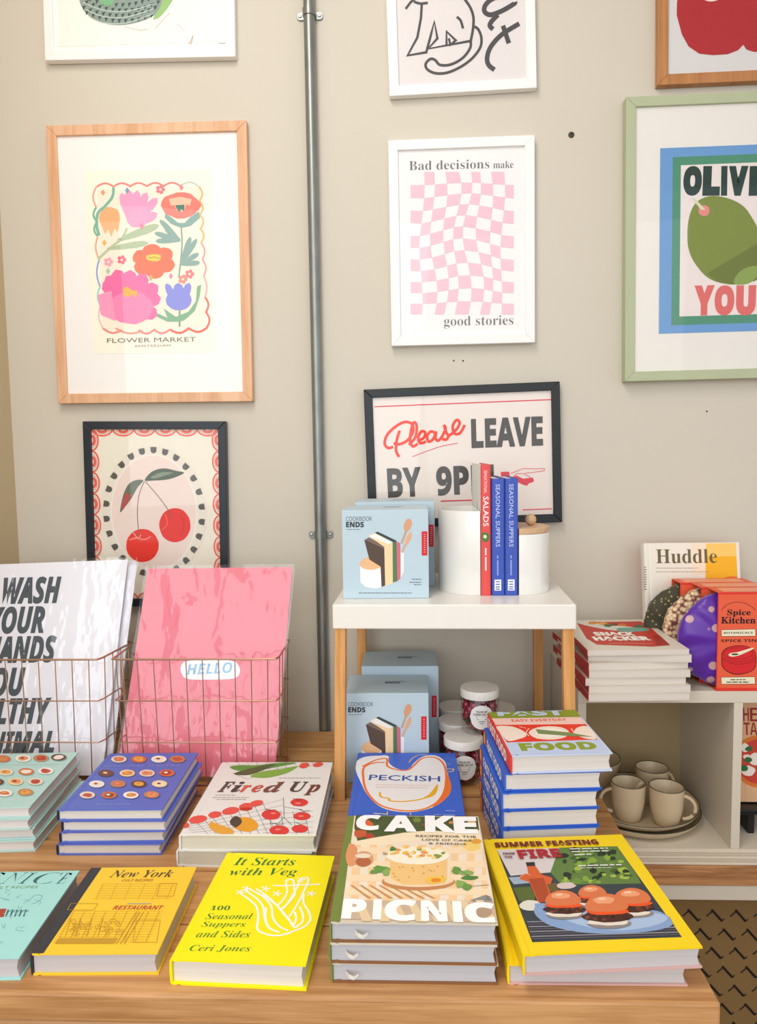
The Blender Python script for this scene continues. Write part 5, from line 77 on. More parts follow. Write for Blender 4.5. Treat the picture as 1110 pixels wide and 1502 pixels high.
'purple':[['3b4a8a',1,0,-393,812,-382,761,-387,715,-408,679,-442,657,-486,650,-536,659,-587,683,-634,720,-673,766,-700,818,-712,870,-708,917,-687,954,-653,977,-608,985,-557,975,-505,950,-458,912,-419,864],['e8dccb',2,0,-419,838,-409,789,-414,745,-434,711,-466,690,-508,683,-556,691,-605,714,-650,750,-687,794,-713,843,-724,893,-720,937,-701,973,-668,995,-625,1002,-576,993,-527,969,-481,933,-444,887],['d97a5a',3,0,-467,839,-467,774,-511,738,-585,744,-641,810,-681,881,-660,943,-585,938,-504,917],['e9966a',4,0,-546,857,-555,831,-580,814,-623,837,-630,877,-615,906,-573,887],['3b4a8a',1,0,-17,805,-8,754,-14,708,-36,672,-70,650,-114,643,-164,652,-214,676,-260,713,-298,759,-323,811,-334,863,-328,909,-307,946,-272,970,-227,977,-177,968,-125,943,-79,905,-41,857],['d8723f',2,0,-43,831,-34,782,-40,738,-60,704,-93,683,-136,676,-183,684,-231,707,-275,743,-311,787,-336,836,-346,886,-340,930,-320,965,-287,988,-244,995,-195,986,-146,962,-102,925,-66,880],['e9b04e',3,0,-109,832,-82,760,-134,725,-205,761,-263,803,-303,873,-283,939,-205,930,-129,905],['d98c5a',4,0,-169,850,-165,811,-204,813,-238,834,-245,866,-232,892,-195,880],['3b4a8a',1,0,362,798,370,747,362,701,340,665,304,643,260,636,211,645,162,669,116,706,80,752,56,804,47,855,54,902,76,939,111,962,156,970,207,961,257,936,303,897,339,850],['f4f0ea',2,0,337,823,344,775,337,731,316,697,282,676,240,669,193,677,145,700,102,735,67,780,44,829,36,878,42,923,63,958,97,980,140,987,189,978,237,954,280,918,315,873],['f3e6d2',3,0,274,825,289,758,242,720,169,738,97,788,85,863,120,908,174,945,253,898],['8a4a34',4,0,214,842,209,808,175,805,138,825,122,865,147,889,187,875],['3b4a8a',1,0,712,791,719,740,710,695,686,659,651,637,607,630,558,638,509,662,465,699,430,746,407,797,399,849,407,895,430,932,466,956,511,963,561,954,611,929,656,891,690,843],['c9895a',2,0,688,817,694,768,686,724,663,690,629,669,587,662,540,671,493,694,451,729,418,773,396,822,388,871,396,916,418,951,452,973,496,980,544,971,591,948,634,911,667,866],['c8593c',3,0,654,817,625,760,588,717,520,740,472,792,425,861,460,917,530,922,592,876],['c8593c',4,0,565,836,562,800,526,794,489,818,479,856,499,883,539,867],['3b4a8a',1,0,-414,209,-404,162,-409,120,-428,87,-461,66,-503,60,-550,68,-599,90,-644,124,-682,166,-708,214,-719,261,-715,304,-696,338,-663,359,-620,366,-571,358,-522,335,-476,300,-439,256],['6d4a3c',2,0,-439,232,-429,187,-434,147,-453,116,-484,96,-524,90,-570,98,-616,119,-660,151,-695,192,-720,237,-731,282,-727,323,-709,355,-677,375,-636,382,-590,374,-542,352,-498,319,-463,277],['8a4a34',3,0,-498,233,-479,170,-526,140,-593,170,-649,207,-693,272,-657,315,-598,324,-534,289],['f3e6d2',4,0,-555,249,-557,215,-594,218,-627,235,-642,267,-618,281,-586,278],['3b4a8a',1,0,-28,202,-19,155,-25,113,-45,80,-78,60,-121,53,-168,61,-216,83,-260,117,-296,160,-321,207,-331,254,-326,297,-305,331,-272,352,-229,359,-180,351,-131,328,-87,293,-51,249],['f4d9a0',2,0,-52,225,-44,180,-49,140,-69,109,-101,90,-141,83,-186,91,-232,112,-275,144,-309,185,-332,230,-342,275,-337,316,-318,348,-286,368,-245,375,-198,367,-151,345,-109,312,-75,270],['d98c5a',3,0,-86,226,-95,164,-152,151,-210,150,-274,196,-293,261,-258,298,-208,317,-132,297],['e9b04e',4,0,-168,242,-170,208,-206,202,-242,227,-255,261,-235,283,-197,273],['3b4a8a',1,0,331,196,339,149,332,107,310,74,277,54,234,47,187,55,140,77,97,111,62,153,39,201,30,248,36,291,58,324,91,346,135,353,183,344,231,321,275,286,309,243],['e8dccb',2,0,307,219,315,174,308,134,287,103,255,83,215,77,170,85,124,106,83,138,50,179,28,224,19,269,25,309,46,342,78,362,119,368,165,360,212,339,253,305,286,264],['e9966a',3,0,276,219,276,149,209,138,143,128,78,186,57,258,84,314,156,298,230,290],['d97a5a',4,0,196,236,181,209,153,195,121,222,101,257,125,279,162,262],['3b4a8a',1,0,684,197,691,150,682,108,660,76,626,55,583,49,537,57,490,79,447,112,414,155,392,202,384,249,392,292,414,326,448,347,492,354,540,346,587,323,630,288,663,244],['d8723f',2,0,661,220,667,176,659,136,638,105,605,85,565,79,520,86,475,107,435,140,402,180,381,225,374,270,382,311,403,343,435,363,477,370,523,362,568,340,609,307,641,265],['b9442f',3,0,613,221,598,170,564,134,494,129,432,189,422,256,438,318,508,332,580,286],['efe7dc',4,0,537,238,532,212,506,197,470,221,463,255,482,278,520,270],['3b4a8a',1,0,-409,-226,-399,-270,-404,-309,-423,-340,-455,-359,-495,-365,-541,-357,-589,-337,-632,-305,-669,-265,-693,-221,-705,-177,-701,-137,-682,-105,-650,-85,-609,-78,-561,-86,-513,-108,-469,-140,-433,-181],['f4f0ea',2,0,-434,-204,-424,-246,-429,-283,-447,-312,-477,-331,-516,-337,-560,-330,-605,-310,-647,-280,-682,-242,-705,-199,-716,-157,-712,-119,-694,-89,-664,-70,-624,-63,-579,-71,-533,-91,-491,-123,-457,-161],['efe7dc',3,0,-462,-203,-495,-248,-514,-297,-587,-282,-646,-231,-676,-168,-645,-126,-587,-121,-521,-145],['b9442f',4,0,-550,-188,-557,-213,-582,-228,-618,-203,-632,-170,-612,-150,-578,-164],['3b4a8a',1,0,-41,-224,-33,-268,-39,-308,-59,-338,-90,-358,-131,-364,-177,-356,-224,-336,-267,-304,-301,-264,-325,-220,-335,-176,-330,-135,-310,-104,-278,-84,-236,-77,-189,-85,-142,-107,-99,-139,-64,-180],['c9895a',2,0,-65,-203,-57,-245,-63,-282,-82,-311,-112,-330,-151,-336,-195,-328,-240,-309,-281,-278,-314,-240,-336,-198,-346,-156,-341,-118,-322,-88,-291,-69,-252,-62,-207,-70,-161,-90,-120,-122,-87,-160],['d97a5a',3,0,-119,-202,-118,-253,-151,-291,-219,-276,-287,-233,-312,-165,-261,-138,-219,-99,-151,-145],['e9966a',4,0,-175,-187,-188,-212,-215,-215,-249,-201,-252,-173,-241,-150,-204,-155],['3b4a8a',1,0,322,-230,330,-274,323,-313,302,-344,269,-363,228,-370,183,-362,137,-341,95,-310,61,-270,39,-226,30,-182,37,-142,57,-110,90,-90,132,-83,178,-91,225,-113,267,-145,301,-186],['6d4a3c',2,0,299,-209,306,-251,299,-288,280,-317,249,-336,209,-341,166,-334,122,-315,82,-284,50,-246,28,-204,20,-162,26,-124,46,-94,77,-75,117,-69,161,-76,206,-96,246,-128,278,-166],['e9b04e',3,0,253,-208,261,-269,210,-294,145,-274,87,-235,68,-175,87,-124,151,-123,214,-152],['d98c5a',4,0,190,-193,185,-225,149,-221,122,-204,109,-177,125,-156,160,-166],['3b4a8a',1,0,685,-236,691,-280,683,-319,662,-350,629,-369,588,-375,542,-368,497,-347,456,-316,423,-276,402,-232,395,-188,402,-148,424,-116,457,-96,499,-90,545,-97,591,-119,633,-151,665,-192],['f4d9a0',2,0,662,-215,668,-256,661,-294,640,-323,609,-341,569,-347,526,-340,483,-320,444,-290,412,-252,392,-210,385,-168,392,-130,413,-100,445,-81,485,-75,529,-82,573,-103,612,-134,643,-172],['f3e6d2',3,0,627,-214,624,-276,562,-282,502,-300,446,-243,447,-186,450,-127,517,-129,570,-168],['8a4a34',4,0,548,-198,545,-228,513,-237,481,-212,473,-183,493,-167,524,-173],['3b4a8a',1,0,-409,-639,-399,-680,-404,-717,-422,-746,-452,-764,-492,-770,-537,-763,-582,-743,-625,-714,-660,-676,-684,-635,-694,-593,-690,-556,-672,-526,-642,-507,-602,-501,-556,-508,-509,-529,-467,-559,-432,-597],['e8dccb',2,0,-432,-619,-423,-658,-428,-693,-445,-720,-474,-738,-512,-743,-555,-736,-598,-718,-639,-690,-672,-654,-695,-614,-705,-575,-702,-539,-684,-511,-655,-493,-617,-487,-573,-494,-529,-513,-488,-543,-455,-579],['c8593c',3,0,-484,-618,-466,-675,-511,-704,-576,-673,-642,-645,-639,-593,-626,-556,-578,-552,-520,-568],['c8593c',4,0,-546,-603,-549,-628,-576,-639,-605,-615,-616,-590,-600,-575,-569,-576],['3b4a8a',1,0,-41,-645,-32,-686,-38,-722,-57,-751,-88,-769,-128,-775,-172,-768,-217,-749,-259,-719,-292,-682,-315,-640,-325,-599,-320,-561,-301,-532,-269,-513,-229,-507,-184,-514,-138,-534,-96,-565,-63,-603],['d8723f',2,0,-64,-624,-56,-663,-61,-698,-80,-726,-109,-743,-147,-749,-189,-742,-232,-724,-272,-695,-304,-660,-326,-620,-335,-581,-330,-545,-312,-517,-282,-499,-244,-493,-201,-500,-157,-519,-117,-548,-85,-584],['8a4a34',3,0,-121,-623,-102,-679,-146,-708,-212,-691,-262,-647,-276,-597,-271,-546,-209,-549,-146,-570],['f3e6d2',4,0,-179,-609,-182,-633,-208,-646,-243,-624,-253,-593,-231,-580,-199,-582],['3b4a8a',1,0,327,-650,334,-691,327,-728,307,-757,276,-775,236,-780,192,-773,147,-754,107,-725,74,-687,53,-646,44,-605,50,-567,70,-538,102,-519,142,-513,187,-520,233,-540,273,-571,306,-609],['f4f0ea',2,0,304,-630,311,-669,305,-704,285,-731,255,-749,217,-754,175,-747,133,-729,94,-701,63,-665,42,-626,34,-586,40,-551,59,-522,90,-505,128,-499,171,-506,214,-525,253,-554,284,-590],['d98c5a',3,0,276,-629,251,-676,208,-692,156,-690,103,-653,96,-604,111,-563,161,-551,227,-572],['e9b04e',4,0,191,-615,188,-641,159,-643,125,-629,118,-599,134,-578,171,-586],['3b4a8a',1,0,673,-642,680,-683,672,-720,651,-749,619,-767,579,-773,535,-765,491,-746,452,-717,420,-679,400,-638,393,-596,400,-559,420,-529,453,-511,493,-505,538,-512,583,-532,623,-562,654,-600],['c9895a',2,0,652,-622,657,-661,650,-696,630,-723,600,-741,561,-746,519,-739,478,-721,440,-693,409,-657,390,-618,383,-578,390,-543,410,-514,441,-496,479,-491,522,-498,565,-517,603,-546,633,-582],['e9966a',3,0,614,-621,601,-670,567,-710,496,-700,462,-641,423,-589,443,-536,512,-551,581,-559],['d97a5a',4,0,538,-607,535,-632,506,-637,478,-619,471,-593,484,-570,521,-576],['8d97da',1,'SEASONAL SUPPERS','sans',-730,502,1389,80,-0.007,0],['9aa3e0',1,2,180,-287,-953,-198,-953],['9aa3e0',1,2,180,-182,-953,-83,-953],['9aa3e0',1,2,180,-67,-953,6,-954],['9aa3e0',1,2,180,22,-954,103,-954],['9aa3e0',1,2,180,120,-954,205,-954],['9aa3e0',1,2,180,221,-954,272,-954]],
'teal':[['7fb0a8',1,0,-593,849,-575,796,-575,750,-592,715,-623,694,-666,689,-718,701,-772,729,-824,769,-869,819,-903,873,-921,927,-923,974,-907,1011,-875,1032,-831,1037,-778,1025,-723,996,-670,954,-625,904],['e8dccb',2,0,-622,877,-606,826,-606,782,-621,748,-651,728,-693,724,-742,735,-794,762,-844,800,-887,848,-919,900,-936,951,-938,996,-923,1031,-892,1051,-850,1056,-800,1044,-747,1017,-696,977,-653,929],['8a4a34',3,0,-659,880,-652,807,-714,799,-778,792,-832,865,-893,936,-882,1002,-796,971,-729,946],['e9966a',4,0,-758,904,-753,872,-781,862,-817,894,-842,930,-821,947,-783,939],['7fb0a8',1,0,-301,844,-285,791,-286,744,-303,709,-335,688,-379,683,-430,695,-483,723,-535,763,-579,813,-611,867,-629,921,-629,968,-613,1005,-580,1027,-536,1032,-483,1019,-429,991,-377,949,-333,898],['d8723f',2,0,-330,871,-315,821,-316,776,-332,743,-363,723,-404,718,-453,730,-505,756,-554,795,-596,842,-627,894,-643,945,-644,990,-628,1025,-597,1046,-555,1050,-505,1039,-452,1011,-402,971,-361,923],['d98c5a',3,0,-387,875,-363,803,-412,773,-488,787,-559,852,-576,921,-577,985,-509,986,-432,946],['d98c5a',4,0,-451,897,-466,871,-491,860,-528,886,-544,922,-533,949,-489,936],['7fb0a8',1,0,78,831,93,778,91,732,73,697,40,676,-3,671,-54,683,-107,710,-158,751,-201,801,-232,855,-247,908,-247,956,-229,992,-196,1014,-152,1019,-99,1007,-45,978,6,936,48,886],['f4f0ea',2,0,50,859,64,808,62,764,45,730,13,710,-28,706,-77,717,-128,744,-176,782,-217,830,-246,881,-262,932,-261,978,-244,1012,-213,1033,-170,1038,-120,1026,-68,999,-20,959,21,911],['e9966a',3,0,19,861,-6,805,-37,766,-110,776,-177,841,-208,914,-188,966,-130,991,-51,932],['8a4a34',4,0,-86,886,-74,848,-111,846,-146,875,-165,910,-152,939,-110,917],['7fb0a8',1,0,412,822,426,769,423,723,404,688,370,667,327,662,276,674,223,702,174,742,132,792,103,846,88,899,90,947,108,983,142,1005,187,1010,238,998,292,969,342,927,383,877],['c9895a',2,0,384,850,397,799,394,755,376,721,344,701,302,697,254,708,204,735,156,773,117,821,88,872,74,923,76,969,94,1003,126,1024,169,1029,218,1017,270,990,317,950,357,902],['b9442f',3,0,335,853,351,779,301,746,223,770,164,834,148,896,147,960,211,966,291,930],['c8593c',4,0,257,876,257,842,222,840,190,867,178,898,185,929,228,912],['7fb0a8',1,0,736,831,749,778,745,731,725,696,691,675,647,670,596,682,544,710,496,751,455,800,427,855,413,908,416,956,436,992,469,1014,515,1019,566,1007,619,978,669,936,709,885],['6d4a3c',2,0,709,858,721,808,717,764,698,730,666,710,624,705,575,717,525,743,479,782,440,829,413,881,400,932,403,978,422,1012,454,1033,497,1038,547,1026,597,999,644,959,683,910],['efe7dc',3,0,657,862,644,810,614,772,545,774,470,837,470,906,479,962,538,978,621,943],['f3e6d2',4,0,589,885,586,846,546,854,515,875,496,910,510,940,554,920],['7fb0a8',1,0,-289,263,-274,214,-275,172,-291,139,-322,120,-364,116,-413,127,-464,152,-513,190,-556,235,-587,285,-603,334,-604,378,-588,412,-557,432,-514,436,-464,425,-411,398,-361,360,-320,313],['f4d9a0',2,0,-317,288,-303,242,-303,201,-319,170,-348,152,-388,148,-435,158,-485,183,-532,218,-572,262,-601,310,-617,356,-618,398,-602,430,-573,449,-532,453,-484,442,-434,417,-386,380,-346,336],['d97a5a',3,0,-370,292,-362,234,-400,205,-468,211,-526,275,-560,337,-542,382,-487,390,-416,356],['e9b04e',4,0,-435,313,-435,278,-471,277,-507,302,-517,332,-503,348,-471,343],['7fb0a8',1,0,14,240,28,191,27,149,9,116,-22,97,-64,93,-112,104,-163,129,-212,167,-253,212,-283,262,-298,311,-298,355,-281,388,-250,408,-207,413,-157,401,-105,375,-56,336,-15,290],['e8dccb',2,0,-13,265,0,219,-1,178,-18,147,-48,129,-88,125,-134,136,-183,160,-229,195,-269,239,-297,287,-312,333,-311,375,-295,407,-265,426,-224,430,-177,419,-127,394,-80,357,-41,313],['e9b04e',3,0,-64,269,-49,204,-108,199,-165,198,-231,249,-262,317,-230,353,-180,364,-105,339],['d97a5a',4,0,-131,289,-136,259,-166,249,-206,277,-220,313,-200,329,-166,319],['7fb0a8',1,0,384,227,397,179,394,136,376,104,345,85,303,81,254,92,204,117,156,154,116,200,88,250,74,299,75,342,93,376,125,395,168,400,218,388,269,362,317,324,357,277],['d8723f',2,0,357,252,370,206,367,166,350,135,320,117,279,113,233,123,185,147,139,183,101,226,74,274,61,321,62,362,79,394,110,413,151,417,198,406,247,381,293,344,331,300],['f3e6d2',3,0,317,256,303,204,264,181,204,184,137,236,95,310,135,348,195,345,271,330],['efe7dc',4,0,233,277,231,249,204,238,167,266,158,298,166,327,209,313],['7fb0a8',1,0,728,232,740,183,736,141,717,109,685,89,643,85,594,96,544,122,498,159,459,205,432,255,419,304,422,347,440,381,473,401,516,405,565,394,616,367,663,329,702,282],['f4f0ea',2,0,702,257,713,211,710,170,692,140,661,121,620,117,574,128,526,152,482,188,445,231,419,279,406,326,409,367,427,399,458,418,499,422,547,411,595,386,640,350,677,305],['c8593c',3,0,666,260,652,205,624,156,544,178,491,244,456,309,464,372,540,356,600,315],['b9442f',4,0,582,282,584,247,548,243,512,271,495,306,517,323,554,317],['7fb0a8',1,0,-254,-159,-239,-205,-240,-244,-256,-275,-285,-293,-326,-297,-373,-286,-423,-262,-471,-227,-512,-184,-541,-137,-557,-91,-558,-50,-542,-19,-512,0,-471,4,-422,-7,-371,-32,-323,-68,-283,-112],['c9895a',2,0,-281,-135,-267,-179,-267,-217,-283,-246,-311,-263,-350,-267,-395,-257,-443,-234,-488,-200,-527,-159,-556,-114,-571,-70,-571,-32,-556,-2,-528,16,-488,20,-442,10,-393,-14,-347,-48,-308,-90],['8a4a34',3,0,-332,-131,-326,-184,-353,-224,-427,-208,-493,-150,-515,-89,-499,-46,-441,-51,-370,-64],['e9966a',4,0,-394,-112,-392,-146,-430,-143,-468,-124,-488,-87,-464,-73,-428,-81],['7fb0a8',1,0,33,-166,47,-211,46,-251,29,-282,-1,-300,-42,-304,-89,-293,-139,-269,-186,-234,-225,-191,-254,-144,-269,-98,-268,-57,-252,-26,-222,-7,-180,-3,-132,-14,-81,-39,-34,-75,5,-119],['6d4a3c',2,0,7,-142,20,-186,19,-224,3,-253,-26,-270,-65,-273,-110,-263,-158,-241,-203,-207,-241,-166,-268,-121,-282,-77,-282,-38,-266,-9,-237,9,-197,13,-151,3,-103,-21,-58,-55,-20,-97],['d98c5a',3,0,-51,-138,-43,-189,-70,-228,-139,-200,-188,-151,-245,-89,-225,-38,-151,-60,-88,-80],['d98c5a',4,0,-118,-118,-109,-150,-143,-148,-181,-131,-193,-97,-180,-73,-139,-87],['7fb0a8',1,0,366,-176,379,-222,376,-262,359,-292,328,-310,287,-314,240,-303,191,-280,145,-244,107,-201,79,-155,65,-108,67,-68,84,-36,115,-17,157,-13,205,-24,255,-49,301,-85,340,-129],['f4d9a0',2,0,341,-152,353,-196,350,-234,333,-263,304,-280,265,-284,220,-274,173,-251,129,-217,92,-176,66,-132,53,-88,54,-49,71,-19,100,-1,140,3,186,-8,234,-31,278,-66,315,-107],['e9966a',3,0,298,-149,311,-213,253,-225,194,-202,139,-164,93,-101,110,-47,179,-50,255,-80],['8a4a34',4,0,220,-129,216,-154,192,-167,150,-142,135,-104,158,-88,196,-95],['7fb0a8',1,0,719,-202,730,-248,726,-288,708,-318,677,-336,636,-340,589,-329,541,-306,496,-271,458,-228,432,-181,419,-135,422,-94,440,-63,471,-44,513,-40,561,-51,610,-76,656,-112,693,-155],['e8dccb',2,0,693,-179,704,-222,701,-260,683,-289,653,-306,614,-310,569,-300,523,-277,480,-244,444,-203,419,-158,407,-114,410,-76,427,-46,457,-28,497,-24,543,-34,590,-58,633,-92,669,-134],['b9442f',3,0,639,-175,645,-228,611,-263,542,-248,489,-191,464,-134,477,-86,535,-78,607,-111],['c8593c',4,0,584,-156,566,-178,543,-187,510,-165,503,-137,513,-114,549,-126],['7fb0a8',1,0,15,-599,28,-642,27,-679,10,-708,-19,-724,-58,-728,-104,-718,-152,-696,-197,-663,-235,-623,-263,-579,-278,-536,-277,-497,-261,-468,-232,-451,-192,-447,-145,-457,-97,-480,-51,-514,-12,-555],['d8723f',2,0,-11,-577,2,-618,0,-653,-15,-680,-43,-696,-81,-700,-124,-690,-170,-669,-213,-638,-250,-599,-277,-557,-291,-516,-290,-480,-275,-452,-247,-435,-208,-432,-164,-442,-117,-464,-73,-496,-37,-535],['efe7dc',3,0,-40,-575,-67,-616,-92,-646,-154,-643,-202,-586,-252,-528,-215,-498,-167,-490,-102,-518],['f3e6d2',4,0,-120,-555,-123,-584,-154,-592,-193,-566,-205,-534,-189,-515,-154,-529],['7fb0a8',1,0,371,-612,384,-655,381,-692,364,-720,334,-737,295,-741,249,-731,202,-708,158,-676,120,-635,94,-591,80,-548,82,-510,99,-481,128,-463,169,-460,215,-470,263,-493,308,-527,345,-568],['f4f0ea',2,0,346,-590,358,-630,355,-666,339,-693,311,-709,273,-712,230,-703,184,-682,142,-650,106,-612,81,-570,68,-529,70,-493,86,-465,114,-448,153,-445,197,-454,243,-476,286,-509,322,-548],['d97a5a',3,0,299,-586,318,-647,260,-655,203,-643,137,-605,113,-543,144,-512,195,-509,250,-538],['e9b04e',4,0,240,-568,224,-589,201,-595,172,-575,155,-548,172,-532,207,-537],['7fb0a8',1,0,716,-610,727,-653,723,-690,706,-719,676,-735,636,-739,591,-729,544,-707,500,-674,464,-633,438,-590,426,-546,429,-508,446,-479,477,-461,517,-458,563,-468,611,-491,655,-525,691,-566],['c9895a',2,0,692,-588,702,-629,699,-664,682,-691,653,-707,615,-711,571,-701,527,-680,485,-648,450,-610,426,-568,414,-527,417,-491,434,-463,463,-446,501,-442,546,-452,591,-474,633,-507,668,-546],['e9b04e',3,0,662,-586,634,-627,603,-652,543,-660,482,-603,463,-543,486,-504,537,-487,597,-536],['d97a5a',4,0,577,-566,570,-588,546,-595,512,-576,499,-545,518,-529,554,-533],['a9d2cc',1,2,220,-399,595,-312,591],['a9d2cc',1,2,220,-292,590,-170,585],['a9d2cc',1,2,220,-150,584,-85,581],['a9d2cc',1,2,220,-65,580,11,576],['a9d2cc',1,2,220,30,575,94,572],['a9d2cc',1,2,220,114,571,172,569],['a9d2cc',1,2,220,191,568,316,562],['a9d2cc',1,2,220,336,561,392,558],['a9d2cc',1,2,220,411,557,505,553],['a9d2cc',1,2,220,524,552,601,548],['a9d2cc',1,2,220,621,548,691,544]],
